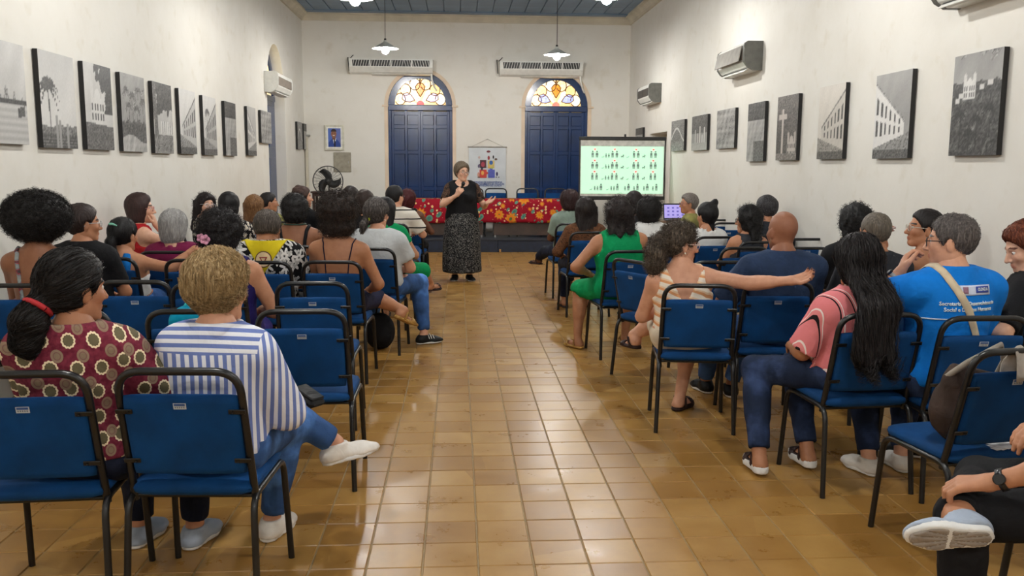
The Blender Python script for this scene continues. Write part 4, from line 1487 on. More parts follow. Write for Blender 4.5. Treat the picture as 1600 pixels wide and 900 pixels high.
            if shoes.get('tread') and so is not None:
                def treadf(p):
                    z = z_of(p)
                    d = smax(smax(plan(p, -.006), z - .012, .003), -z - .0015, .003)
                    x_ = (p - A) @ f; y_ = (p - A) @ sd
                    gr = np.minimum.reduce([np.abs(y_ - k_ * (.010 + .25 * np.abs(x_ - .05))) - .0022 for k_ in (-1.2, -.4, .4, 1.2)])
                    gr = np.minimum(gr, np.abs(x_ - .055) - .006)
                    return smax(d, -np.maximum(gr, z - .004), .002)
                garment('tread', treadf, pts_.min(0) - .01, pts_.max(0) + .01, .004, shoes['tread'], so)
            if shoes.get('stripe') and so is not None:
                mm = MB()
                for e_ in (-1, 1):
                    for i in range(3):
                        a_ = A + f * (.035 + i * .022) - up * .035 + sd * e_ * .040
                        mm.tube([tuple(a_), tuple(a_ + up * .035 - f * .012 - sd * e_ * .008)], .004, 5)
                mm.build('stripe', shoes['stripe'], so)
    # ---- hair
    if hair and hair['type'] != 'none':
        hf_ = hair_sdf(hair)
        hair_d = lambda p: hf_(toH(p)) * hs
        ext = {'long': hair.get('len', .2) + .03, 'bob': .17}.get(hair['type'], .14)
        tl = np.array([x for t_ in hair.get('tail', ()) for x in t_[:2]]).reshape(-1, 3)
        l3 = np.array([-.2, -.25 - hair.get('over', 0), -ext]); h3 = np.array([.2, .16, .24])
        if len(tl):
            l3 = np.minimum(l3, tl.min(0) - .09); h3 = np.maximum(h3, tl.max(0) + .09)
        corners = np.array([[x, y, z] for x in (l3[0], h3[0]) for y in (l3[1], h3[1]) for z in (l3[2], h3[2])]) * hs @ RH + Hc
        vx = .0068 if dist < 6.6 else .0102
        V, Q = nets(hair_d, corners.min(0), corners.max(0), vx, .02)
        parts = [(V, Q)]
        ns = int(hair.get('strands', 0) * (.85 if dist < 5.6 else .55))
        if ns and len(V):
            rs_ = np.random.RandomState(hair.get('seed', 0) + 5)
            X = V[rs_.randint(0, len(V), ns)] + rs_.normal(size=(ns, 3)).astype(np.float32) * .004
            steps = hair.get('steps', 6); st_ = hair.get('slen', .10) / steps
            path = [X]
            wdir = rs_.normal(size=(ns, 3)).astype(np.float32)
            mode = 'curl' if hair.get('curl', 0) > 0 else 'comb'
            ph = rs_.rand(ns) * 6.28
            for i in range(steps):
                gn = grad(hair_d, X)
                if mode == 'comb':
                    dn = hair.get('comb', (0, -.3, -1)); dn = A3(*dn) @ RH
                    if 'whorl' in hair:
                        wl = A3(*hair['whorl']); qq = toH(X) - wl
                        dn = (qq / (np.linalg.norm(qq, axis=1)[:, None] + 1e-6)) @ RH
                    tdir = dn + wdir * hair.get('mess', .15)
                    tdir = tdir - gn * (tdir * gn).sum(1)[:, None]
                    tdir = tdir / (np.linalg.norm(tdir, axis=1)[:, None] + 1e-6)
                    X = X + tdir * st_
                    dd = hair_d(X)
                    X = X - gn * (np.clip(dd, -.02, .02) - .0025)[:, None]
                else:
                    t1 = np.cross(gn, wdir); t1 /= np.linalg.norm(t1, axis=1)[:, None] + 1e-6
                    t2 = np.cross(gn, t1)
                    aa = (ph + i * 1.5)[:, None]
                    X = X + (gn * .35 + t1 * np.cos(aa) + t2 * np.sin(aa)) * st_
                path.append(X)
            rad = hair.get('srad', .0012)
            PP = np.stack(path, 1)                     # ns, steps+1, 3
            sdv = np.cross(PP[:, 1] - PP[:, 0], rs_.normal(size=(ns, 3))); sdv /= np.linalg.norm(sdv, axis=1)[:, None] + 1e-6
            wv = np.linspace(1, .35, steps + 1)[None, :, None] * rad
            A_, B_ = PP + sdv[:, None] * wv, PP - sdv[:, None] * wv
            SV = np.stack([A_, B_], 2).reshape(-1, 3)
            base_ = np.arange(ns)[:, None] * (steps + 1) * 2 + np.arange(steps)[None] * 2
            SQ = np.stack([base_, base_ + 1, base_ + 3, base_ + 2], -1).reshape(-1, 4)
            parts.append((SV.astype(np.float32), SQ))
        n0 = 0; VV2, QQ2 = [], []
        for V_, Q_ in parts:
            VV2.append(V_); QQ2.append(Q_ + n0); n0 += len(V_)
        link('hair', mesh_np('hair', np.concatenate(VV2), np.concatenate(QQ2), True), hair_mat(hair['color'], hair.get('color2')), root)
    # ---- face details and things worn on the head
    toW = lambda x, y, z: tuple(A3(x, y, z) * hs @ RH + Hc)
    info['toW'] = toW
    if face:
        for s in (-1, 1):
            m = MB(); m.col = (236, 230, 224)
            m.lathe([(.0001, .0115), (.005, .0103), (.009, .0072), (.0115, 0), (.009, -.0072), (.0001, -.0115)], n=12)
            c0 = MB()
            m.col = (52, 34, 24)
            m.lathe([(.0001, .0122), (.0028, .0119), (.0052, .0108)], n=10)
            e = m.build('eye', painted('painted_eye', .15, .6), root)
            Mx = np.eye(4); fr = RH[1]; 
            Mx[:3, 0] = RH[0]; Mx[:3, 1] = -RH[2]; Mx[:3, 2] = RH[1]; Mx[:3, 3] = toW(s * .031, .0715, .0065)
            e.matrix_local = Matrix(Mx.tolist())
    ex = extra or {}
    if 'glasses' in ex:
        gl = mat('frame_%d_%d_%d' % tuple(ex['glasses']), ex['glasses'], .3)
        m = MB()
        for s in (-1, 1):
            m.tube([toW(s * .033 + .025 * math.cos(a), .100 - .006 * abs(math.cos(a) * s + 1) * .5, .002 + .020 * math.sin(a)) for a in [2 * math.pi * i / 14 for i in range(15)]], .0022, 5, False)
            m.tube([toW(s * .057, .097, .010), toW(s * .080, .06, .010), toW(s * .083, .0, .008), toW(s * .080, -.025, -.012)], .0024, 5)
        m.tube([toW(-.009, .104, .006), toW(.009, .104, .006)], .002, 5)
        go = m.build('glasses', gl, root)
        for s in (-1, 1):
            lm = MB()
            lm.prism([(.023 * math.cos(a), .018 * math.sin(a)) for a in [2 * math.pi * i / 12 for i in range(12)]], -.0005, .0005, 'Z')
            lo_ = lm.build('lens', lens_mat(), go)
            Mx = np.eye(4); Mx[:3, 0] = RH[0]; Mx[:3, 1] = RH[2]; Mx[:3, 2] = -RH[1]; Mx[:3, 3] = toW(s * .033, .0985, .002)
            lo_.matrix_local = Matrix(Mx.tolist())
    if 'earring' in ex:
        for s in (-1, 1):
            MB().lathe([(.0005, .006), (.004, .004), (.0055, 0), (.004, -.004), (.0005, -.006)], toW(s * .088, -.006, -.046), 8).build('earring', mat('earring_pearl', ex['earring'], .25), root)
    if 'band' in ex:      # hair tie: (centre, radius, colour)
        c_, r_, cl_, nv = ex['band']
        nvv = A3(*nv); nvv = nvv / np.linalg.norm(nvv)
        a1 = np.cross(nvv, A3(0, 0, 1) if abs(nvv[2]) < .9 else A3(1, 0, 0)); a1 = a1 / np.linalg.norm(a1); a2 = np.cross(nvv, a1)
        MB().tube([toW(*(A3(*c_) + r_ * (a1 * math.cos(t_) + a2 * math.sin(t_)))) for t_ in [2 * math.pi * i / 16 for i in range(17)]], .010, 6, False).build('hair_tie', mat('tie_%d_%d_%d' % tuple(cl_), cl_, .7), root)
    for s, key in ((1, 'watchR'), (-1, 'watchL')):
        if key in ex:
            a = arms[s]; dv = (a['W'] - a['E']); dv = dv / np.linalg.norm(dv)
            c_ = a['W'] - dv * .035
            a1 = np.cross(dv, A3(0, 0, 1)); a1 = a1 / np.linalg.norm(a1); a2 = np.cross(dv, a1)
            if a2[2] < 0: a1, a2 = -a1, -a2
            m = MB()
            ring = lambda rr, w_: [tuple(c_ + dv * w_ + rr * (a1 * math.cos(t_) + a2 * math.sin(t_))) for t_ in [2 * math.pi * i / 20 for i in range(20)]]
            m.grid([ring(.031, -.010), ring(.034, -.009), ring(.034, .009), ring(.031, .010)], True, True)
            wo = m.build('watch', mat('watch_%d_%d_%d' % tuple(ex[key]), ex[key], .35), root)
            out = A3(*ex.get(key + '_n', a2)); out = out - dv * (out @ dv); out = out / np.linalg.norm(out); sd_ = np.cross(dv, out)
            m2 = MB(); 
            m2.grid([[tuple(c_ + out * h_ + r_ * (dv * math.cos(t_) + sd_ * math.sin(t_))) for t_ in [2 * math.pi * i / 16 for i in range(16)]] for r_, h_ in ((.018, .030), (.018, .039), (.015, .041), (.0005, .041))], False, True)
            m2.build('watch_face', mat('watch_face_dark', (24, 26, 30), .2), wo)
    if chair_label:
        hd_ = heading if chair_heading is None else chair_heading
        a_ = math.radians(hd_)
        lx, ly = chair_shift[0], .012 + chair_shift[1]
        chair(root.location.x + math.cos(a_) * lx - math.sin(a_) * ly, root.location.y + math.sin(a_) * lx + math.cos(a_) * ly, hd_, chair_label)
    return info

def lens_mat():
    if 'lens' in MATS: return MATS['lens']
    m, nt = new_mat('lens', (240, 245, 248), .05)
    nt.b.inputs['Alpha'].default_value = .07
    MATS['lens'] = m
    return m
# ------------------------------------------------------------------ clothes
BLK, DKB, BRN = (20, 18, 18), (34, 26, 22), (58, 40, 30)
C_JEAN = cloth('mid_jeans', (58, 92, 146), 'denim')
C_JEAN_D = cloth('dark_jeans', (28, 40, 66), 'denim')
C_JEAN_N = cloth('navy_jeans', (20, 26, 44), 'denim')
C_BLACK = cloth('black', (22, 22, 25))
C_NAVY = cloth('navy', (24, 26, 52))
C_WHITE = cloth('white', (226, 226, 224), var=.04)
C_SNEAK = cloth('white_sneaker', (228, 222, 214), var=.03, rough=.5)
C_SNEAKG = cloth('grey_sneaker', (168, 180, 198), var=.05, rough=.6)
C_RUBBER = cloth('white_rubber', (232, 232, 230), var=.03, rough=.5)
C_BSHOE = cloth('black_shoe', (22, 22, 24), rough=.5)
C_LEATH = cloth('tan_leather', (170, 130, 70), rough=.5)
C_DLEATH = cloth('dark_leather', (52, 36, 34), rough=.5)
C_MAROON_RINGS = cloth('maroon_rings', (96, 26, 44), 'spots', base2=(122, 44, 62), layers=[
    (11.5, .35, 12, .05, .30, [(0, (104, 96, 72)), (.19, (96, 84, 60)), (.22, (236, 220, 184)), (.30, (96, 26, 44))], (.0, .0, 0)),
    (11.5, .35, 0, 0, .25, [(0, (132, 112, 92)), (.12, (120, 88, 80)), (.16, (140, 118, 98)), (.25, (96, 26, 44))], (.045, .05, 0))])
BLUE_ST = [(0, (112, 130, 190)), (.5, (234, 236, 244))]
C_STRIPE_SHIRT = cloth('blue_white_stripes', (180, 190, 220), 'stripes', dir=(1, .55, 0), per=.030, stops=BLUE_ST, wav=.25, yoke=.905)
C_ORANGE = cloth('orange_white_stripes', (240, 226, 206), 'stripes', dir=(.35, .1, 1), per=.052, stops=[(0, (240, 228, 212)), (.50, (226, 162, 112)), (.80, (238, 206, 170))], wav=1.6)
C_PINK = cloth('pink_stripes', (226, 132, 136), 'stripes', dir=(1, .5, .22), per=.062, stops=[(0, (226, 130, 134)), (.52, (30, 26, 28)), (.62, (230, 140, 142)), (.74, (240, 226, 222)), (.80, (226, 130, 134))], wav=.1)
C_STRIPED_TEE = cloth('cream_black_stripes', (226, 220, 208), 'stripes', dir=(0, 0, 1), per=.105, stops=[(0, (226, 220, 208)), (.86, (26, 24, 26))], wav=.1)
C_FLORAL_BW = cloth('black_white_flowers', (20, 20, 22), 'spots', layers=[
    (9, .8, 7, .45, .40, [(0, (40, 40, 40)), (.07, (232, 230, 226)), (.40, (20, 20, 22))], (0, 0, 0)),
    (17, 1, 3, .5, .30, [(0, (190, 188, 184)), (.30, (20, 20, 22))], (.3, .1, 0))])
C_FLORAL_B2 = cloth('dark_floral', (26, 24, 26), 'spots', layers=[(24, 1, 5, .4, .34, [(0, (200, 180, 120)), (.1, (214, 206, 196)), (.34, (26, 24, 26))], (0, 0, 0))])
C_LACE_BR = cloth('brown_lace', (70, 44, 30), 'mottle', scale=60, stops=[(.40, (46, 30, 24)), (.50, (120, 80, 52)), (.60, (88, 56, 36))])
C_SKIRT = cloth('black_white_skirt', (40, 40, 42), 'mottle', scale=24, dist=3.2, stops=[(.40, (22, 22, 24)), (.54, (34, 34, 36)), (.60, (140, 138, 134)), (.66, (32, 32, 34)), (.76, (112, 110, 106))])
C_LACE_BK = cloth('black_lace', (24, 22, 24), 'mottle', scale=46, stops=[(.46, (18, 17, 18)), (.54, (116, 86, 68)), (.62, (24, 22, 24))])
C_GREY_PAT = cloth('grey_red_print', (120, 126, 128), 'mottle', scale=16, stops=[(.35, (150, 156, 154)), (.50, (116, 122, 126)), (.56, (160, 60, 70)), (.66, (70, 66, 70))])
C_PURPLE = cloth('indigo', (38, 30, 96))
C_GREEN = cloth('emerald', (0, 140, 82), var=.08)
C_BLUE_SHIRT = cloth('bright_blue', (14, 120, 214), var=.06)
C_SLATE = cloth('slate_blue', (40, 56, 84), var=.12)
C_LBLUE = cloth('sky_blue', (20, 120, 190), var=.12)
C_MAROON = cloth('wine', (116, 28, 68), var=.1)
C_RED = cloth('red_top', (168, 30, 36))
C_GREYT = cloth('light_grey', (186, 190, 192), var=.05)
C_SAGE = cloth('sage', (140, 158, 146))
C_OLIVE = cloth('olive_shirt', (146, 142, 84))
C_CHAR = cloth('charcoal', (46, 48, 54))
SH_W = dict(mat=C_SNEAK, sole_mat=C_RUBBER)
SH_B = dict(mat=C_BSHOE, sole_mat=C_RUBBER)
SH_S = dict(mat=C_DLEATH, open=True, sole=.022)
TR_J = dict(mat=C_JEAN); TR_D = dict(mat=C_JEAN_D); TR_N = dict(mat=C_JEAN_N); TR_B = dict(mat=C_BLACK)

def fit_tail(*p): return [((a[0], a[1], a[2]), (b[0], b[1], b[2]), a[3], b[3]) for a, b in zip(p[:-1], p[1:])]
PE = {}
# ------------------------------------------------------------------ front rows, portrait side
PE['maroon'] = person('woman in a maroon blouse with cream rings, black low ponytail with red tie', 118, 452, 3.08, heading=-4, tone='tan', g=1.14, sw=1.16, head=(-34, -4, 0), lean=(0, -6),
    hair=dict(type='tied', color=(22, 18, 18), color2=(36, 30, 29), puff=.010, ears=True, strands=2600, slen=.10, srad=.0011, comb=(0, -1, -.5), mess=.12,
              tail=fit_tail((.0, -.09, -.02, .045), (-.005, -.135, -.06, .040), (-.01, -.15, -.10, .056), (-.02, -.15, -.17, .052), (-.01, -.13, -.21, .025))),
    top=dict(mat=C_MAROON_RINGS, name='blouse', sleeve=.50, off=.020, fold=.006, sflare=.012, neck=.072), bottom=TR_N, shoes=dict(mat=C_SNEAKG, sole_mat=C_RUBBER),
    R=dict(w=(.215, .23, .60), pole=(.9, -.4, -.4)), legR=dict(k=(.22, .43, .5), a=(.21, .42, .085)), legL=dict(k=(-.02, .43, .5), a=(-.02, .43, .085), t=(.1, 1, 0)),
    extra=dict(band=((-.002, -.128, -.055), .044, (160, 26, 34), (0, .6, .8))), face=True, chair_label='blue chair holding the woman in the maroon ringed blouse', chair_shift=(-.10, 0), chair_heading=3)
PE['stripe'] = person('blonde short-haired woman in a blue and white striped shirt, legs crossed', 343, 452, 3.12, heading=-9, tone='fair', g=1.0, sw=1.02, head=(-22, -3, 0), lean=(4, -2),
    hair=dict(type='short', color=(168, 140, 98), color2=(212, 188, 146), puff=.014, nape=-.098, ears=True, strands=6800, slen=.10, srad=.0010, whorl=(-.03, -.04, .14), mess=.28, seed=3),
    top=dict(mat=C_STRIPE_SHIRT, sleeve=.36, off=.020, fold=.007, sflare=.012, neck=.070, hem=-.02), bottom=TR_J, shoes=SH_W,
    R=dict(w=(.13, .30, .66), pole=(.55, -.6, -.6)), L=dict(w=(.04, .32, .70)), legR=dict(k=(.11, .42, .5), a=(.02, .46, .085), t=(.1, 1, 0)), legL=dict(k=(.02, .44, .595), a=(.27, .56, .385), t=(.80, .50, .12), up=(-.18, .02, .98)),
    extra=dict(earring=(236, 232, 220)), chair_label='blue chair holding the blonde woman in the striped shirt', chair_shift=(-.03, 0), chair_heading=-3)
# ------------------------------------------------------------------ third row
PE['afro'] = person('woman with a large black afro and a bare back', 62, 350, 5.2, tone='brown', g=1.05, head=(-8, 0, 0),
    hair=dict(type='afro', color=(22, 19, 19), curl=.008, cf=85, r=(.185, .165, .145), c=(0, -.025, .045), strands=9000, slen=.045, srad=.0011, steps=5),
    top=dict(mat=C_GREY_PAT, name='dress', sleeve=0, topcut=.46, off=.012, straps=[(-.11, .012, .4, .6), (.11, .007, .4, .6, C_BLACK)]), bottom=TR_D, shoes=SH_S, chair_label='blue chair behind the woman with the large afro')
PE['curlflower'] = person('woman in indigo with dark curls and a pink flower in her hair', 346, 366, 5.25, tone='tan', g=1.22, sw=1.20, lean=(2, -2), head=(-10, -6, 0),
    hair=dict(type='afro', color=(26, 22, 24), curl=.009, cf=75, r=(.125, .125, .120), c=(0, -.025, .035), low=.06, strands=3500, slen=.05, srad=.0011, steps=5, seed=2),
    top=dict(mat=C_PURPLE, name='dress', sleeve=0, armhole=.075, neck=.08, off=.014), bottom=dict(mat=C_PURPLE), shoes=SH_S, R=dict(w=(.20, .22, .66)), chair_label='blue chair holding the woman in indigo with the hair flower')
PE['short_glasses'] = person('person with cropped dark hair and glasses in a black top near the wall', 131, 350, 5.95, heading=-12, tone='tan', sw=1.15, lean=(0, -3), head=(-38, -2, 0),
    hair=dict(type='short', color=(40, 28, 25), puff=.002, nape=-.09), top=dict(mat=C_BLACK, sleeve=.2, off=.02), bottom=TR_D, shoes=SH_B, extra=dict(glasses=(190, 196, 200)), face=True, chair_label='blue chair under the cropped-haired person in black')
# ------------------------------------------------------------------ fourth row
PE['ponyclip'] = person('woman in blue with a black ponytail and mint clip, arm along the next chair', 194, 368, 6.62, heading=-6, tone='tan', head=(-16, -4, 0),
    hair=dict(type='tied', color=(20, 18, 20), puff=.004, tail=fit_tail((0, -.10, .0, .03), (-.005, -.13, -.05, .035), (-.01, -.125, -.13, .04), (-.02, -.12, -.2, .028)), strands=1200, slen=.08, srad=.0011),
    top=dict(mat=C_WHITE, name='tank_top', sleeve=0, topcut=.55, off=.010), bottom=TR_J, shoes=SH_S, R=dict(w=(.52, .02, .93), pole=(.3, -.4, -.6), d=(1, .2, -.1), n=(0, 0, -1)),
    chair_label='blue chair under the woman with the mint hair clip')
PE['scarf'] = person('person with short grey hair, yellow neckerchief and black shirt with white flowers', 418, 358, 6.35, tone='tan', sw=1.12, g=1.12, head=(0, -12, 0), male=True, nl=.115,
    hair=dict(type='short', color=(72, 64, 58), color2=(128, 118, 108), puff=.004, nape=-.04, strands=1500, slen=.03, mess=.6, whorl=(0, -.05, .12)),
    top=dict(mat=C_FLORAL_BW, sleeve=.24, off=.02, sflare=.02), bottom=TR_B, shoes=SH_B, chair_label='blue chair under the person with the yellow neckerchief')
PE['bigcurl'] = person('woman with a high mass of brown curls, bare shoulders and thin dark straps', 531, 343, 6.38, heading=-3, tone='olive', sw=1.08, head=(-8, 0, 0), lean=(2, -4),
    hair=dict(type='afro', color=(36, 28, 25), color2=(74, 56, 46), curl=.010, cf=62, r=(.145, .145, .135), c=(-.005, -.035, .075), low=.075, strands=6000, slen=.06, srad=.0012, steps=5, seed=4),
    top=dict(mat=C_NAVY, name='dress', sleeve=0, topcut=.40, off=.010, straps=[(-.115, .0045, .3, .6), (.115, .0045, .3, .6)]), bottom=dict(mat=C_NAVY, len=1.2), shoes=dict(mat=C_LEATH, open=True),
    R=dict(w=(.19, .22, .62)), legR=dict(k=(.20, .44, .52), a=(.42, .46, .42), t=(.6, .6, -.5), up=(.3, .3, .9)), chair_label='blue chair under the woman with thin straps and high curls')
# ------------------------------------------------------------------ fifth row
PE['handcheek'] = person('woman in red by the wall resting her cheek on her hand', 221, 327, 7.68, heading=-48, tone='light', head=(-30, 2, 0), lean=(0, 4),
    hair=dict(type='bob', color=(52, 34, 32), puff=.006, drop=.15), top=dict(mat=C_RED, sleeve=0), bottom=TR_D, shoes=SH_S, face=True,
    R=dict(w=(.06, .16, 1.03), pole=(.6, .3, -.9), d=(-.1, -.2, .9), n=(-.5, -.8, 0), curl=.9), L=dict(w=(-.10, .34, .84), pole=(-.8, 0, -.5)), extra=dict(glasses=(180, 120, 120)), chair_label='blue chair under the woman resting her cheek')
PE['greybob'] = person('woman with a silver-grey bob in a wine-coloured top', 273, 355, 7.08, tone='light', sw=1.12, g=1.1, head=(-18, -4, 0),
    hair=dict(type='bob', color=(158, 156, 154), color2=(206, 204, 202), puff=.006, drop=.11, strands=1800, slen=.09, srad=.0013), top=dict(mat=C_MAROON, sleeve=.2, off=.018, neck=.09), bottom=TR_D, shoes=SH_S, chair_label='blue chair under the woman with the silver-grey bob')
PE['curlbob'] = person('woman with a dark curly bob, green necklace and black strap top', 461, 328, 7.55, tone='brown', sw=1.12, g=1.08, head=(5, 0, 0),
    hair=dict(type='afro', color=(18, 16, 17), curl=.007, cf=90, r=(.115, .115, .115), c=(0, -.02, .03), low=.07, strands=2500, slen=.04, seed=6), top=dict(mat=C_BLACK, sleeve=0, topcut=.55, straps=[(-.12, .012, .5, .6), (.12, .016, .5, .6)]), bottom=TR_D, shoes=SH_S, chair_label='blue chair under the woman with the green necklace')
PE['greytee'] = person('woman in a light grey tee with greying ponytail and lime hair tie', 590, 335, 7.35, heading=-6, tone='fair', sw=1.16, g=1.22, head=(-28, -4, 0), lean=(2, -2),
    hair=dict(type='tied', color=(56, 50, 48), color2=(132, 126, 122), puff=.012, ears=True, tail=fit_tail((-.02, -.10, -.03, .026), (-.04, -.13, -.09, .03), (-.05, -.12, -.17, .026)), strands=1500, slen=.08), extra=dict(band=((-.02, -.105, -.03), .026, (206, 226, 40), (.3, 1, .3)), earring=(230, 230, 226)),
    top=dict(mat=C_GREYT, sleeve=.18, off=.022, sflare=.015), bottom=TR_J, shoes=dict(mat=C_BSHOE, sole_mat=C_RUBBER, stripe=C_RUBBER), legR=dict(k=(.30, .45, .52), a=(.36, .26, .085), t=(.8, .5, 0)), R=dict(w=(.18, .3, .66)), chair_label='blue chair under the woman in the light grey tee')
# ------------------------------------------------------------------ rows further ahead, portrait side
PE['laugh'] = person('laughing dark-haired woman turning round with glasses and a dark floral top', 322, 322, 9.3, heading=-70, tone='light', head=(-70, 4, -6), hair=dict(type='long', color=(30, 22, 22), curl=.006, cf=50, puff=.008, len=.26, w=.11, strands=1200, slen=.05), top=dict(mat=C_FLORAL_B2, sleeve=.3, off=.016), bottom=TR_D, shoes=SH_S, face=True, extra=dict(glasses=(190, 190, 196)), chair_label='blue chair under the laughing woman by the wall')
PE['darkbun'] = person('person with sleek short black hair in a dark floral top', 359, 322, 8.5, tone='tan', head=(-12, 0, 0), hair=dict(type='bob', color=(18, 16, 18), puff=.0, drop=.07), top=dict(mat=C_FLORAL_B2, sleeve=.2), bottom=TR_D, shoes=SH_S, chair_label='blue chair under the sleek black-haired person')
PE['longblond'] = person('woman with long honey-brown hair down her back', 398, 324, 9.9, tone='fair', head=(-10, 0, 0), hair=dict(type='long', color=(120, 84, 52), color2=(176, 134, 90), len=.34, w=.10, puff=.008, strands=1200, slen=.12), top=dict(mat=C_CHAR, sleeve=.2), bottom=TR_D, shoes=SH_S, chair_label='blue chair under the woman with honey-brown hair')
PE['olive'] = person('man with dark hair and glasses in an olive shirt near the side door', 421, 317, 11.2, heading=-30, tone='tan', male=True, head=(-40, 0, 0), hair=dict(type='short', color=(30, 26, 26)), top=dict(mat=C_OLIVE, sleeve=.2), bottom=TR_D, shoes=SH_B, face=True, extra=dict(glasses=(200, 170, 150)), chair_label='blue chair under the man in the olive shirt')
PE['updo'] = person('person with a tousled reddish-brown updo in front of the fan', 474, 309, 10.6, heading=-30, tone='fair', head=(-40, 0, 0), hair=dict(type='updo', color=(62, 44, 38), curl=.005, cf=70, puff=.008, tail=fit_tail((0, -.08, .09, .05), (.0, -.06, .12, .035))), top=dict(mat=C_BLACK, sleeve=.2), bottom=TR_D, shoes=SH_B, face=True, chair_label='blue chair under the person with the tousled updo')
PE['fill1'] = person('dark-haired person mostly hidden behind the high brown curls', 548, 309, 10.5, tone='tan', hair=dict(type='short', color=(34, 27, 25), puff=.008), top=dict(mat=C_CHAR, sleeve=.2), bottom=TR_D, shoes=SH_B, chair_label='blue chair in front of the high brown curls')
PE['fill2'] = person('brown-haired person in black seen between the high curls and the greying ponytail', 570, 317, 9.2, tone='tan', hair=dict(type='bob', color=(44, 32, 28), puff=.004), top=dict(mat=C_BLACK, sleeve=.2), bottom=TR_D, shoes=SH_B, chair_label='blue chair beyond the greying ponytail')
PE['greenleg'] = person('black-haired person in green shorts and tee on the aisle', 603, 330, 8.45, heading=-8, tone='tan', g=1.05, hair=dict(type='long', color=(18, 16, 18), len=.24, puff=.002, w=.085), top=dict(mat=C_GREEN, sleeve=.12, off=.015), bottom=dict(mat=C_GREEN, len=1.25, off=.016), shoes=SH_S,
    R=dict(w=(.20, .28, .66)), legR=dict(k=(.27, .42, .50), a=(.32, .62, .34), t=(.5, .8, .1)), chair_label='blue chair under the person in green on the aisle')
PE['stripetee'] = person('man with short black hair and glasses in a cream tee with black stripes', 618, 308, 10.35, heading=-10, tone='fair', male=True, g=1.08, sw=1.1, head=(-28, 0, 0), hair=dict(type='short', color=(22, 20, 22), puff=.006), top=dict(mat=C_STRIPED_TEE, sleeve=.22, off=.02, sflare=.02), bottom=TR_J, shoes=SH_W, face=True, extra=dict(glasses=(30, 28, 30)), R=dict(w=(.20, .30, .76)), chair_label='blue chair under the man in the cream striped tee')
PE['redcurl'] = person('woman with dark red curls in a dark sleeveless dress at the aisle end', 638, 311, 11.35, heading=-6, tone='dark', head=(-10, 0, 0), hair=dict(type='afro', color=(64, 18, 22), curl=.008, cf=80, r=(.105, .11, .115), c=(0, -.025, .02), low=.10, strands=1000, slen=.04), top=dict(mat=C_BLACK, name='dress', sleeve=0), bottom=TR_B, shoes=SH_B, R=dict(w=(.22, .26, .70)), chair_label='blue chair under the woman with dark red curls')
# ------------------------------------------------------------------ screen side, far rows
PE['redafro'] = person('woman with a short reddish-black afro in a sage tee', 889, 315, 10.4, heading=5, tone='dark', head=(12, 0, 0), hair=dict(type='afro', color=(44, 24, 24), curl=.007, cf=80, r=(.120, .12, .115), c=(0, -.02, .035), low=.07, strands=1500, slen=.04), top=dict(mat=C_SAGE, sleeve=.2, off=.02), bottom=TR_N, shoes=SH_S, legL=dict(k=(-.20, .42, .5), a=(-.26, .60, .40), t=(-.6, .7, -.2)), chair_label='blue chair under the woman in the sage tee')
PE['lace'] = person('woman with long straight dark hair in a brown lace top', 914, 330, 9.1, heading=4, tone='olive', g=1.05, sw=1.08, head=(6, 0, 0), hair=dict(type='long', color=(30, 23, 22), len=.42, w=.115, puff=.014, strands=1600, slen=.12), top=dict(mat=C_LACE_BR, sleeve=.42, off=.014), bottom=TR_N, shoes=SH_S, L=dict(w=(-.22, .22, .62)), chair_label='blue chair under the woman in brown lace')
PE['green'] = person('woman in a sleeveless emerald dress with dark wavy hair', 966, 336, 7.15, heading=6, tone='olive', g=1.22, sw=1.20, lean=(-3, 2), head=(2, -4, 0), hair=dict(type='long', color=(28, 22, 22), color2=(58, 44, 40), curl=.007, cf=46, len=.17, w=.115, puff=.014, strands=3000, slen=.06), top=dict(mat=C_GREEN, name='dress', sleeve=0, neck=.060, armhole=.078, off=.016, over_legs=1.02), shoes=dict(mat=C_LEATH, open=True), L=dict(w=(-.24, .18, .66), pole=(-1, -.6, -.3)),
    legL=dict(k=(-.26, .36, .50), a=(-.30, .26, .085), t=(-.4, .9, 0)), legR=dict(k=(.2, .42, .5), a=(.16, .38, .085)), chair_label='blue chair under the woman in the emerald dress')
PE['fill3'] = person('dark-haired person just below the projection screen', 990, 318, 9.6, tone='brown', hair=dict(type='bob', color=(30, 22, 22), curl=.004, puff=.004), top=dict(mat=C_CHAR, sleeve=.2), bottom=TR_D, shoes=SH_B, chair_label='blue chair just below the projection screen')
PE['whitecurl'] = person('person with dark shoulder-length twists in a white top', 1014, 328, 8.4, tone='brown', head=(-15, 0, 0), hair=dict(type='afro', color=(22, 19, 19), curl=.010, cf=60, r=(.118, .118, .115), c=(0, -.025, .02), low=.12, strands=2500, slen=.06, seed=8), top=dict(mat=C_WHITE, sleeve=.2, off=.018), bottom=TR_D, shoes=SH_B, chair_label='blue chair under the person with dark twists')
PE['laptopman'] = person('grey-haired man with glasses facing the laptop by the wall', 1075, 319, 11.0, heading=75, tone='tan', male=True, head=(18, 0, 0), hair=dict(type='short', color=(112, 104, 98), color2=(150, 144, 138), puff=.008, strands=600, slen=.03), top=dict(mat=C_OLIVE, sleeve=.2), bottom=TR_D, shoes=SH_B, face=True, extra=dict(glasses=(120, 40, 40)), chair_label='blue chair under the man at the laptop')
PE['bun'] = person('woman with a black top knot in a white tee', 1104, 338, 8.5, heading=6, tone='tan', head=(22, -2, 0), hair=dict(type='bun', color=(18, 16, 18), puff=.010, tail=fit_tail((.03, -.06, .11, .034), (.05, -.06, .135, .036)) + fit_tail((0, -.07, -.05, .03), (0, -.08, -.14, .022))), top=dict(mat=C_WHITE, sleeve=.16, off=.016, neck=.085), bottom=TR_J, shoes=SH_W, chair_label='blue chair under the woman with the black top knot')
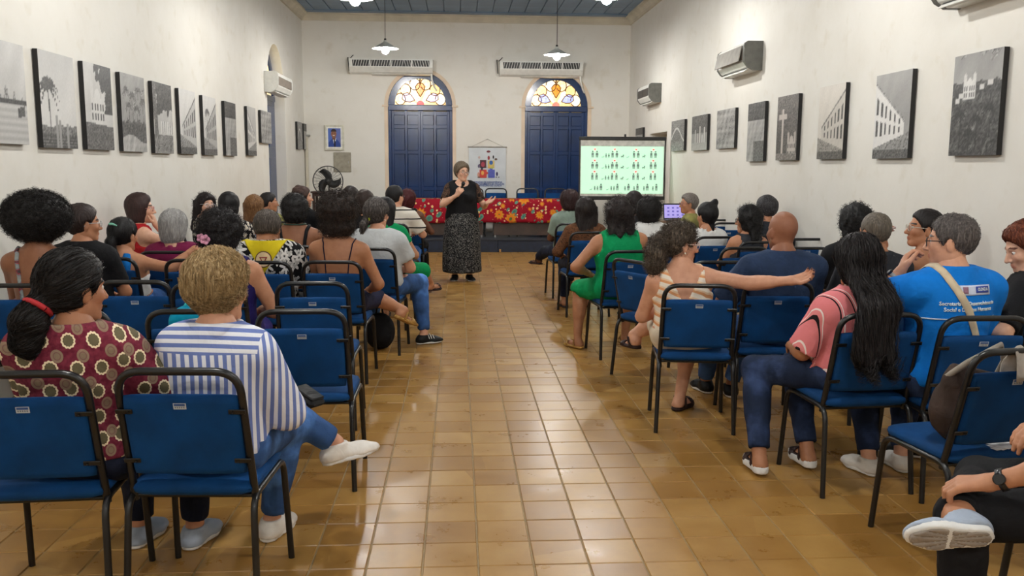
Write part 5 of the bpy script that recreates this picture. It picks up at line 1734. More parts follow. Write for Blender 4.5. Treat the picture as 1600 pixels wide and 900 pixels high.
PE['longcurl'] = person('woman with long black curls and glasses in a dark strap top', 1168, 345, 7.95, heading=10, tone='tan', head=(45, 0, 0), lean=(2, -3), hair=dict(type='long', color=(16, 14, 15), curl=.008, cf=60, len=.32, w=.105, puff=.014, strands=2500, slen=.06), top=dict(mat=C_CHAR, sleeve=0), bottom=TR_D, shoes=SH_S, extra=dict(glasses=(40, 26, 26)), chair_label='blue chair under the woman with long black curls')
PE['wallman'] = person('man with wavy dark grey hair against the wall', 1196, 327, 8.75, heading=10, tone='tan', male=True, sw=.9, head=(20, 0, 0), hair=dict(type='short', color=(44, 42, 44), color2=(92, 90, 92), curl=.004, cf=60, puff=.012), top=dict(mat=C_CHAR, sleeve=.2), bottom=TR_D, shoes=SH_B, chair_label='blue chair under the man with wavy dark grey hair')
# ------------------------------------------------------------------ screen side, near rows
PE['glasses'] = person('woman in an orange striped tank top stretching out her arm, curly ponytail and glasses', 1064, 382, 5.15, heading=-8, tone='fair', g=1.05, sw=1.08, lean=(-5, 0), head=(-72, -6, 0),
    hair=dict(type='tied', color=(66, 56, 48), color2=(140, 126, 108), curl=.0045, cf=60, puff=.006, ears=True, seed=5, strands=4500, slen=.05,
              tail=fit_tail((.0, -.095, .03, .034), (.0, -.135, .0, .05), (.0, -.15, -.06, .062), (.0, -.145, -.13, .058), (.0, -.13, -.18, .04))),
    top=dict(mat=C_ORANGE, name='tank_top', sleeve=0, neck=.075, armhole=.074, off=.012, fold=.006, vcut=(.50, .50)), bottom=dict(mat=cloth('ecru', (214, 200, 178)), len=1.12, off=.014), shoes=SH_S,
    R=dict(w=(.62, -.26, .915), pole=(0, -.3, -1), d=(1, .1, .2), n=(-.15, -.6, .75), curl=.75, thumb=.7), L=dict(w=(-.12, .28, .66)),
    legR=dict(k=(.10, .42, .50), a=(.02, .30, .085), t=(.5, .8, 0)), legL=dict(k=(-.13, .40, .56), a=(-.28, .40, .46), t=(-.5, .7, -.4)), extra=dict(glasses=(226, 200, 190), earring=(236, 236, 232), nails=(90, 60, 60)), face=True,
    chair_label='blue chair under the woman in the orange striped tank top', chair_heading=-8, chair_shift=(.05, 0))
PE['bald'] = person('bald man in a slate blue tee', 1222, 362, 5.22, heading=2, tone=(150, 100, 74), male=True, g=1.12, sw=1.20, head=(14, -2, 0), hair=None, top=dict(mat=C_SLATE, sleeve=.26, off=.018, sflare=.02), bottom=TR_J, shoes=SH_B,
    L=dict(w=(-.23, .26, .62), pole=(-.9, -.4, -.4), curl=.9), legL=dict(k=(-.26, .40, .5), a=(-.24, .62, .085)), legR=dict(k=(-.02, .42, .5), a=(-.10, .50, .085)), chair_label='blue chair under the bald man', chair_shift=(-.08, 0), chair_heading=-3)
PE['blackcurl'] = person('person with long black curls in a black tee behind the long-haired woman', 1334, 350, 6.0, heading=6, tone='brown', sw=1.1, head=(6, 0, 0), hair=dict(type='long', color=(14, 13, 14), curl=.008, cf=70, len=.25, w=.10, puff=.012, strands=2500, slen=.05), top=dict(mat=C_BLACK, sleeve=.22, off=.018), bottom=dict(mat=C_FLORAL_BW), shoes=SH_B, chair_label='blue chair under the black-curled person in the black tee')
PE['buzz'] = person('man with close-cropped greying hair in a charcoal polo', 1366, 364, 5.25, heading=6, tone='olive', male=True, sw=1.05, head=(10, -2, 0), hair=dict(type='buzz', color=(92, 84, 74), color2=(124, 114, 102)), top=dict(mat=C_CHAR, sleeve=.24, off=.016, neck=.066, nko=(0, .01, .05)), bottom=TR_D, shoes=SH_B, chair_label='blue chair under the man in the charcoal polo')
PE['profile'] = person('woman in profile with tied dark hair, clear glasses and hand raised to her chin', 1443, 358, 5.55, heading=30, tone='tan', head=(48, 4, 0), sw=.95, hair=dict(type='tied', color=(26, 21, 21), puff=.002), top=dict(mat=cloth('rose_top', (150, 90, 100)), sleeve=0, topcut=.86), bottom=TR_D, shoes=SH_S, face=True, extra=dict(glasses=(206, 196, 180), nails=(236, 220, 220)),
    L=dict(w=(-.05, .24, 1.03), pole=(-.9, .1, -.6), d=(.2, .1, .9), n=(.3, -.9, 0), curl=.8), R=dict(w=(.0, .30, .95)), chair_label='blue chair under the woman in profile with clear glasses')
PE['longhair'] = person('woman with waist-long straight black hair in a pink striped shirt', 1338, 410, 4.08, heading=8, tone='olive', g=1.02, sw=1.05, head=(2, -4, 0), lean=(-2, -8), hair=dict(type='long', color=(20, 16, 17), color2=(52, 44, 44), len=.44, w=.098, xs=-.075, puff=.008, sway=-.02, over=.175, flare=.2, strands=6500, slen=.22, srad=.0013, mess=.05, seed=1),
    top=dict(mat=C_PINK, sleeve=.24, off=.018, sflare=.022, fold=.006, hem=-.04), bottom=TR_D, shoes=dict(mat=C_DLEATH, sole_mat=C_RUBBER, open=True, sole=.04), L=dict(w=(-.17, .26, .64), pole=(-.5, -.7, -.6)), R=dict(w=(.02, .32, .70)),
    legL=dict(k=(-.32, .36, .50), a=(-.38, .16, .10), t=(.15, .9, 0)), legR=dict(k=(-.06, .42, .50), a=(-.09, .20, .10), t=(.1, 1, 0)), chair_label='blue chair under the woman with waist-long black hair', chair_shift=(.0, .0), chair_heading=4)
PE['blue'] = person('man in a bright blue lettered shirt with a cream bag strap across his back', 1484, 378, 4.02, heading=8, tone='fair', male=True, g=1.20, sw=1.16, head=(48, -3, 0), lean=(0, -2), hair=dict(type='buzz', color=(84, 78, 76), color2=(128, 120, 116), puff=.007, nape=-.055, strands=2600, slen=.02, mess=.7, whorl=(0, -.05, .12), srad=.001),
    top=dict(mat=C_BLUE_SHIRT, sleeve=.24, off=.020, sflare=.03, fold=.005, hem=-.04), bottom=TR_D, shoes=SH_W, face=True, extra=dict(glasses=(30, 20, 20), watchL=(170, 170, 166)),
    L=dict(w=(-.155, .16, 1.04), pole=(-.8, -.1, -.8), d=(.45, .25, .75), n=(.75, -.4, -.2), curl=.9), legL=dict(k=(-.16, .42, .5), a=(-.22, .22, .085)), legR=dict(k=(.12, .42, .5), a=(-.02, .24, .085)), chair_label='blue chair under the man in the bright blue shirt', chair_shift=(.04, 0), chair_heading=0)
PE['redhead'] = person('auburn-haired woman in black looking down at the picture edge', 1603, 388, 4.25, heading=50, tone='light', head=(32, -22, 0), hair=dict(type='tied', color=(104, 52, 34), color2=(158, 92, 62), puff=.010, ears=False, strands=2500, slen=.12), top=dict(mat=C_BLACK, sleeve=.24, off=.016), bottom=TR_B, shoes=SH_B, face=True,
    L=dict(w=(-.22, .22, .80), pole=(-.8, -.4, -.5), d=(-.5, .1, .85), n=(-.4, .2, -.5), curl=.25, spread=.12), R=dict(w=(.0, .28, .86)), extra=dict(nails=(232, 80, 140), watchR=(40, 40, 44)), chair_label='blue chair under the auburn-haired woman')
# person at the lower corner: only a crossed leg and a forearm are in view
PE['crossed'] = person('person in black trousers with ankle on knee, grey running shoe and black watch', 0, 0, 2.75, world=(1.93, 2.46, 1.20), heading=65, tone='tan', male=True, head=(-40, 0, 0), lean=(0, 4), hair=dict(type='short', color=(40, 32, 30)), top=dict(mat=C_BLACK, sleeve=.20, off=.018), bottom=dict(mat=C_BLACK, len=1.86), shoes=dict(mat=C_SNEAKG, sole_mat=C_RUBBER, sole=.036, tread=cloth('tread_grey', (150, 140, 130), var=.06)),
    legL=dict(k=(-.14, .43, .48), a=(-.12, .40, .085)), legR=dict(k=(.25, .34, .49), a=(-.20, .44, .50), t=(-.27, .96, -.05), up=(.88, .27, .38)),
    R=dict(w=(.20, .15, .73)), L=dict(w=(-.17, .36, .615), pole=(-.6, -.5, -.8), d=(.15, 1, -.25), n=(.2, 0, -1), curl=.9), extra=dict(watchL=(30, 30, 32), watchL_n=(-1, 0, .5)), chair_label='blue chair of the person with ankle on knee')
# ------------------------------------------------------------------ the standing speaker
sp = at(722, 269, 11.8)
PE['speaker'] = person('standing speaker in black lace blouse and long black and white skirt holding a microphone', 0, 0, 11.8, world=(sp.x, 11.8, sp.z), heading=184, tone='light', g=1.16, sw=1.08, hip=.86, seat_z=.77, lean=(0, 1), head=(26, -4, 0),
    hair=dict(type='short', color=(112, 98, 82), color2=(150, 136, 116), puff=.008, nape=-.095, ears=False, strands=1600, slen=.08), top=dict(mat=C_BLACK, name='blouse', sleeve=.0, armhole=.05, off=.030, hem=-.20, neck=.095, nko=(0, .05, .03), fold=.004), bottom=dict(type='skirt', name='skirt', mat=C_SKIRT, hem=.115, r=(.235, .20), r1=(.26, .235)), shoes=SH_B,
    R=dict(w=(.085, .245, 1.165), pole=(1, -.1, -1), d=(-.45, .35, .62), n=(-.3, -.7, .1), curl=1.35, thumb=1.0), L=dict(w=(-.31, .26, 1.06), pole=(-.4, -.6, -.9), d=(-.75, .5, .35), n=(.2, .5, .8), curl=.35, spread=.10),
    legR=dict(k=(.10, .03, .46), a=(.10, 0, .085), t=(.2, 1, 0)), legL=dict(k=(-.10, .03, .46), a=(-.10, .02, .085), t=(-.2, 1, 0)), face=True, extra=dict(glasses=(70, 24, 22)))

# ------------------------------------------------------------------ empty chairs
def empty_chair(u, v, label, heading=0, dx=0.0):
    """u, v: pixel of the middle of the top bar"""
    p = at_z(u, v, .88)
    a = math.radians(heading)
    chair(p.x - math.sin(a) * .268 + dx, p.y + math.cos(a) * .268, heading, label)
empty_chair(97, 487, 'empty blue chair directly ahead of the maroon blouse')
empty_chair(298, 487, 'empty blue chair with a turquoise bag, ahead of the blonde woman')
empty_chair(470, 487, 'empty blue chair on the aisle just ahead of the striped shirt')
empty_chair(208, 441, 'empty blue chair behind the woman with the mint clip')
empty_chair(487, 443, 'empty blue chair on the aisle behind the thin-strapped woman')
empty_chair(303, 407, 'empty blue chair that the arm of the woman in blue rests on')
empty_chair(1126, 410, 'empty blue chair beside the bald man, towards the aisle')
empty_chair(1165, 388, 'empty blue chair between the bald man and the long black curls')
empty_chair(1262, 388, 'empty blue chair past the bald man, nearer of the two by the wall')
empty_chair(1264, 374, 'empty blue chair past the bald man, farther of the two by the wall')
empty_chair(1140, 349, 'empty blue chair by the wall beyond the black top knot')
empty_chair(1118, 344, 'empty blue chair nearest the laptop')
empty_chair(984, 408, 'empty blue chair turned sideways behind the emerald dress', heading=-62)
c_bag = at_z(1560, 600, .88)
chair(2.05, 3.32, 8, 'empty blue chair turned aside with a brown bag hung on it')
for u, t in ((738, 'half hidden by the speaker, behind the head table'), (775, 'behind the head table below the banner'), (824, 'behind the head table between banner and screen'), (868, 'behind the head table by the screen')):
    p = at(u, 300, 16.75)
    chair(p.x, 16.50, 180, 'blue chair ' + t, z=DZ, group='chairs behind the head table')
# ------------------------------------------------------------------ black and white prints on the side walls
def n2(U, V, f, seed):
    P = np.stack([U.ravel() * f, V.ravel() * f, np.full(U.size, seed * 1.7)], 1).astype(np.float32)
    return (wob(P, 6.0, seed % 5) * .6 + wob(P, 15.0, (seed + 2) % 5) * .4).reshape(U.shape)
def sstep(a, b, x):
    t = np.clip((x - a) / (b - a), 0, 1); return t * t * (3 - 2 * t)
def gray(G, warm=(1.0, .985, .95)):
    rs = np.random.RandomState(int(abs(float(G.sum())) * 10) % 9999)
    G = G * (1 + (.30 * (G < .36) + .02) * rs.normal(size=G.shape))
    G = np.clip(G, .04, .95) ** 1.28
    return np.stack([G * w for w in warm], -1)
def palm(G, U, V, cx, top, base, s, dark=.12):
    trunk = (np.abs(U - cx - .02 * np.sin(V * 6)) < .012 * s) & (V > base) & (V < top)
    G = np.where(trunk, dark, G)
    for k in range(9):
        a = -.6 + k * (math.pi + 1.2) / 8
        for t in np.linspace(.1, 1, 7):
            x = cx + math.cos(a) * t * .20 * s; y = top + math.sin(a) * t * .13 * s - t * t * .10 * s
            G = np.where(((U - x) ** 2 + ((V - y) * 1.0) ** 2) < (.022 * s * (1.15 - t * .7)) ** 2, dark, G)
    return G
def church(G, U, V, cx, base, s, wall=.72):
    body = (np.abs(U - cx) < .22 * s) & (V > base) & (V < base + .26 * s)
    G = np.where(body, wall, G)
    for t in (-.17, .17):
        G = np.where((np.abs(U - cx - t * s) < .05 * s) & (V > base) & (V < base + .38 * s), wall * .95, G)
        G = np.where((U - cx - t * s) ** 2 + (V - base - .38 * s) ** 2 < (.05 * s) ** 2, wall * .9, G)
    G = np.where((U - cx) ** 2 + (V - base - .26 * s) ** 2 < (.10 * s) ** 2, wall, G)
    for r in range(2):
        for c in range(5):
            G = np.where((np.abs(U - cx - (c - 2) * .085 * s) < .016 * s) & (np.abs(V - base - (.07 + .11 * r) * s) < .035 * s), .12, G)
    return G
def P_palm(U, V):
    G = .55 + .35 * (1 - V) * .6 + .06 * n2(U, V, 1, 1)
    G = np.where(V < .16, .16 + .06 * np.sin(V * 220), G)
    G = np.where((V < .24 + .05 * n2(U, V, 2, 3)) & (V > .16), .25, G)
    for x, h_ in ((.42, .34), (.5, .30), (.72, .27)): G = np.where((np.abs(U - x) < .03) & (V < h_), .4, G)
    return gray(palm(G, U, V, .22, .66, .1, 1.5))
def P_church(U, V):
    G = .62 + .1 * n2(U, V, 1, 2)
    G = church(G, U, V, .45, .30, 1.15)
    G = np.where(V < .32 - .04 * U, .20 + .05 * n2(U, V, 3, 4), G)
    fol = n2(U, V, 2.2, 5) + (U - .55) * 3.2 + (V - .70) * 2.4
    return gray(np.where((fol > .15) & (V > .42), .09 + .05 * n2(U, V, 7, 2), G))
def P_palms(U, V):
    G = .40 + .10 * n2(U, V, 2, 3)
    for x, t, s in ((.2, .8, .7), (.45, .74, .8), (.72, .82, .7), (.9, .68, .8), (.3, .6, .7), (.62, .58, .7)): G = palm(G, U, V, x, t, .3, s, .18)
    G = np.where(V < .40 + .06 * n2(U, V, 3, 6), .16 + .10 * n2(U, V, 6, 1), G)
    return gray(np.where(V < .17 + .05 * np.sin(U * 5), .50 + .25 * n2(U, V, 4, 8), G))
def P_tree(U, V):
    G = .62 + .1 * n2(U, V, 2, 2)
    G = np.where((V > .28) & (V < .46) & (U > .35), .75 - .4 * (np.sin(U * 60) > .4), G)
    G = np.where(n2(U, V, 2.4, 7) + (V - .60) * 2.2 > .05, .13 + .06 * n2(U, V, 8, 3), G)
    G = np.where(np.abs(U - .16 + .1 * V) < .09, .22, G)
    return gray(np.where(V < .26, .30 + .2 * n2(U, V, 4, 9), G))
def P_street(U, V, tone=.66, sky=.70, left=True):
    X = U if left else 1 - U
    G = sky + .08 * n2(U, V, 1, 4)
    roof = .92 - .55 * X; ground = .12 + .18 * X
    b = (V < roof) & (V > ground) & (X < .85)
    G = np.where(b, tone + .05 * n2(U, V, 6, 5), G)
    G = np.where(b & (V > roof - .035), tone * .45, G)
    for i in range(6):
        x0 = .08 + .13 * i; w = .030 * (1.2 - x0)
        for r in (.30, .66):
            y0 = ground + (roof - ground) * r; hh = (roof - ground) * .13
            G = np.where((np.abs(X - x0) < w) & (np.abs(V - y0) < hh), .12, G)
    G = np.where(V <= ground, .36 + .10 * n2(U, V, 5, 2), G)
    return gray(np.where(V < .10, .18, G))
def P_hill(U, V):
    G = .62 - .25 * V + .08 * n2(U, V, 1.2, 3)
    G = np.where(V < .72 + .03 * n2(U, V, 4, 2), .10 + .16 * np.maximum(0, n2(U, V, 3.4, 5)) + .14 * np.maximum(0, n2(U, V, 6, 1)), G)
    G = church(G, U, V, .36, .55, .6, .78)
    for x, y in ((.12, .55), (.2, .60), (.62, .66), (.78, .70)): G = np.where((np.abs(U - x) < .05) & (np.abs(V - y) < .025), .7, G)
    for x, t in ((.2, .42), (.55, .36), (.8, .46), (.4, .24)): G = palm(G, U, V, x, t, .02, .7, .06)
    return gray(G)
def P_cross(U, V):
    G = .14 + .06 * V + .03 * n2(U, V, 2, 1)
    G = np.where((np.abs(U - .30) < .045) & (V > .1) & (V < .80), .62, G)
    G = np.where((np.abs(V - .68) < .035) & (np.abs(U - .30) < .20), .62, G)
    G = church(G, U, V, .75, .05, .9, .60)
    return gray(np.where(V < .10, .3, G), (1.0, .90, .82))
def P_rooftops(U, V):
    G = .45 + .2 * n2(U, V, 4, 3)
    G = np.where(V > .7, .12 + .1 * n2(U, V, 6, 4), G)
    return gray(np.where((V < .35) & (U > .4), .2, G))
def P_sea(U, V):
    G = .20 + .06 * n2(U, V, 2, 3) + .2 * (V < .5)
    for x in (.25, .4, .55, .7, .82): G = np.where((np.abs(U - x) < .03) & (V > .22) & (V < .45 + .25 * math.sin(x * 9) ** 2), .72, G)
    return gray(np.where(V < .22, .5 + .1 * n2(U, V, 5, 2), G))
def P_leaves(U, V):
    return gray(.40 + .34 * n2(U * 1.5, V, 3, 4))
def P_bird(U, V):
    G = .26 + .1 * V + .04 * n2(U, V, 2, 2)
    G = np.where(np.abs(V - .52 - .22 * np.sin(U * 5 - .6)) < .035, .72, G)
    return gray(np.where(V < .3, .34 + .06 * n2(U, V, 5, 5), G))
def P_roof_detail(U, V):
    G = .62 + .12 * n2(U, V, 1.5, 6) - .1 * (1 - V)
    G = np.where((V < .44) & (V > .39), .1, G)
    G = np.where((V <= .39), .55 + .06 * np.sin(V * 90), G)
    G = np.where((np.abs(U - .85) < .1) & (np.abs(V - .2 - .15 * U) < .05), .15, G)
    return gray(np.where((V > .44) & (V < .6 - .25 * U + .1 * np.sin(U * 30)), .35, G))

M_PRINT = painted('painted_print', .45, .35)
M_PRINT_EDGE = mat('print_edge_black', (22, 21, 22), .5)
def wall_print(side, un, uf, vt, vb, fn, label, w=None, nres=46):
    X = XL + .042 if side < 0 else XR - .042
    a = at_x(un, (vt + vb) / 2, X); b = at_x(uf, (vt + vb) / 2, X)
    y0, y1 = a.y, b.y
    if w: y0 = y1 - w
    zt, zb = at_x(un, vt, X).z, at_x(un, vb, X).z
    W, H = y1 - y0, zt - zb
    rz = math.pi / 2 if side < 0 else -math.pi / 2
    t = empty('wall_print', (X, (y0 + y1) / 2, zb), rz)
    tag(t, label, 'picture', 'black and white prints on the side walls')
    me = paint_grid('print_face', W, H, nres, int(nres * 1.35), fn if side < 0 else (lambda U, V: fn(U, V)))
    link('print_face', me, M_PRINT, t, (0, -.0008, 0))
    MB().span((-W / 2, 0, 0), (W / 2, .036, H), bev=.002).build('backing_block', M_PRINT_EDGE, t)
wall_print(-1, 0, 40, 62, 224, P_roof_detail, 'black and white print of ornate eaves, cut by the picture edge', w=.50)
wall_print(-1, 63, 117, 77, 230, P_palm, 'black and white print of a single tall palm above steps')
wall_print(-1, 133, 175, 96, 233, P_church, 'black and white print of a white church under dark leaves')
wall_print(-1, 190, 227, 113, 236, P_palms, 'black and white print of many palms over a pale path')
wall_print(-1, 240, 269, 127, 239, P_tree, 'black and white print of a leaning tree before a house')
wall_print(-1, 281, 306, 138, 240, lambda U, V: P_street(U, V, .6, .75, False), 'black and white print of a tall pale facade, sixth along the wall')
wall_print(-1, 318, 338, 149, 242, lambda U, V: palm(P_street(U, V, .5, .7, False)[..., 0], U, V, .3, .74, .2, 1.0, .12)[..., None] * np.array([1, .985, .95]), 'black and white print of a palm and street, narrow')
wall_print(-1, 352, 369, 158, 243, P_rooftops, 'dark grey print of rooftops, eighth along the wall')
wall_print(-1, 387, 400, 166, 243, lambda U, V: P_street(U, V, .7, .6), 'pale grey print of a street corner, second from the side door')
wall_print(-1, 408, 424, 172, 223, P_leaves, 'small grey print of leaves next to the side door')
wall_print(-1, 465, 472.5, 190, 233, P_bird, 'small grey print past the side door')
wall_print(-1, 475, 483, 193, 233, P_rooftops, 'small grey print in the far corner of the wall')
wall_print(1, 1563, 1488, 74, 242, lambda U, V: P_hill(U, V), 'large black and white print of a church on a wooded hill')
wall_print(1, 1422, 1367, 108, 247, lambda U, V: P_street(U, V, .78, .42), 'black and white print of a white corner house with balconies')
wall_print(1, 1319, 1279, 129, 248, lambda U, V: P_street(U, V, .62, .72, False) * np.array([1, .95, .88]), 'warm grey print of a sloping street of low houses')
wall_print(1, 1246, 1214, 146, 250, P_cross, 'brownish print of a tall pale cross by a church')
wall_print(1, 1194, 1168, 158, 252, P_rooftops, 'tall dark print of lit rooftops')
wall_print(1, 1148, 1120, 168, 231, P_leaves, 'grey print of feathery pale foliage')
wall_print(1, 1105, 1081, 178, 234, P_sea, 'dark print of pale masts over water')
wall_print(1, 1069, 1049, 186, 235, P_bird, 'dark print of a curved pale shape over a shore')
wall_print(1, 1004, 993, 199, 236, P_rooftops, 'small print half hidden behind the projection screen')

# ------------------------------------------------------------------ air conditioners
def split_ac(side, yn, yf, zt, label, open_flap=False, shell=None, dark=False):
    X = XL if side < 0 else XR
    L = yf - yn
    t = empty('air_conditioner', (X, (yn + yf) / 2, zt - .31), math.pi / 2 if side < 0 else -math.pi / 2)
    tag(t, label, 'air conditioner', 'wall-mounted air conditioners')
    M = shell or M_WHITE_PL
    # local: x along the wall, -y into the room
    prof_ = [(0, 0), (-.10, 0), (-.165, .035), (-.205, .09), (-.21, .25), (-.20, .29), (-.17, .31), (0, .31)]
    MB().prism(prof_, -L / 2 + .02, L / 2 - .02, 'X').build('body', M, t)
    for s in (-1, 1):
        MB().prism([(p[0] * 1.03, p[1] * 1.02 - .004) for p in prof_], s * (L / 2 - .022) - .022, s * (L / 2 - .022) + .022, 'X').build('end_cap', mat('end_grey', (104, 104, 98), .45) if side > 0 else M, t)
    gm = M_DARK_PL if dark else mat('filter_grey', (128, 118, 108), .6)
    for k in range(2):
        MB().box(((k - .5) * (L - .14) / 2 * 1.02, -.211, .175), ((L - .16) / 2, .006, .13), bev=.003).build('filter_panel', gm, t)
    if open_flap:
        R = Matrix.Rotation(math.radians(-12), 3, 'X')
        MB().box((0, -.238, .180), (L - .13, .012, .18), R, bev=.004).build('front_flap', mat('flap_grey', (140, 136, 128), .4), t)
    Rv = Matrix.Rotation(math.radians(38), 3, 'X')
    MB().box((0, -.150, .012), (L - .14, .075, .010), Rv, bev=.003).build('louver', M, t)
    MB().box((0, -.135, .026), (L - .16, .05, .012), Rv).build('outlet', M_DARK_PL, t)
    sx = 1 if side > 0 else -1
    MB().box((sx * (L / 2 + .001) * (-1 if side > 0 else -1) * (1 if side > 0 else 1), -.10, .20), (.004, .05, .06)).build('rating_label', mat('sticker', (206, 206, 200), .5), t)
split_ac(1, 9.82, 10.86, 2.94, 'grey-sided wall air conditioner with its flap hanging open', open_flap=True)
split_ac(1, 14.72, 15.70, 2.93, 'wall air conditioner with dark filter openings above the screen', dark=True)
split_ac(1, 4.90, 5.96, 2.93, 'wall air conditioner at the upper picture edge')
split_ac(-1, 14.02, 15.22, 2.98, 'white wall air conditioner over the arched side door')

def long_ac(ua, ub, vt, vb, label, warm):
    a, b = at(ua, vt, YF - .2), at(ub, vt, YF - .2)
    L = b.x - a.x; zb = at((ua + ub) / 2, vb, YF - .2).z; H = a.z - zb
    t = empty('air_conditioner', ((a.x + b.x) / 2, YF, zb))
    tag(t, label, 'air conditioner', 'long air conditioners over the doors')
    prof_ = [(0, 0), (-.12, 0), (-.22, .02), (-.27, H * .34), (-.285, H * .42), (-.285, H), (0, H)]
    MB().prism(prof_, -L / 2 + .02, L / 2 - .02, 'X').build('body', M_WHITE_PL, t)
    for s in (-1, 1):
        MB().prism([(p[0] * 1.04, p[1] * 1.03 - .004) for p in prof_], s * (L / 2 - .018) - .02, s * (L / 2 - .018) + .02, 'X').build('end_cap', M_WHITE_PL, t)
    MB().box((0, -.283, H * .70), (L - .12, .008, H * .46)).build('grille_recess', M_DARK_PL, t)
    n = 30
    m = MB()
    for k in range(n):
        x = -L / 2 + .08 + (L - .16) * k / (n - 1)
        m.box((x, -.289, H * .70), (.007, .006, H * .46), Matrix.Rotation(math.radians(14 if k < n * .65 else -14), 3, 'Y'))
    so = m.build('grille_slats', M_WHITE_PL, t); so['kind'] = 'stuff'
    for z in (.46, .94):
        MB().box((0, -.289, H * z), (L - .1, .008, .012)).build('grille_rail', M_WHITE_PL, t)
    for k in range(3):
        MB().box((-L / 4 + k * L / 4, -.289, H * .70), (.02, .008, H * .46)).build('grille_bar', M_WHITE_PL, t)
    MB().box((.12 * L, -.12, -.010), (L * .72, .11, .010), Matrix.Rotation(math.radians(-12), 3, 'X')).build('louver', M_WHITE_PL, t)
    MB().tube([(L / 2 - .03, -.16, .02), (L / 2 - .02, -.17, -.10), (L / 2 + .03, -.10, -.24), (L / 2 + .07, -.06, -.30)], [.022, .02, .017, .014], 8).build('drain_hose', M_WHITE_PL, t)
    MB().tube([(-L / 2 - .03, -.05, H * .2), (-L / 2 - .05, -.04, H + .05), (-L / 2 - .01, -.06, H + .02), (-L / 2 + .06, -.08, H + .09)], .008, 6).build('cable', M_DARK_PL, t)
long_ac(546, 676, 92, 115, 'long white slatted air conditioner over the door with the red glass', 1)
long_ac(781, 910, 96, 119, 'long white slatted air conditioner over the door beside the screen', 0)

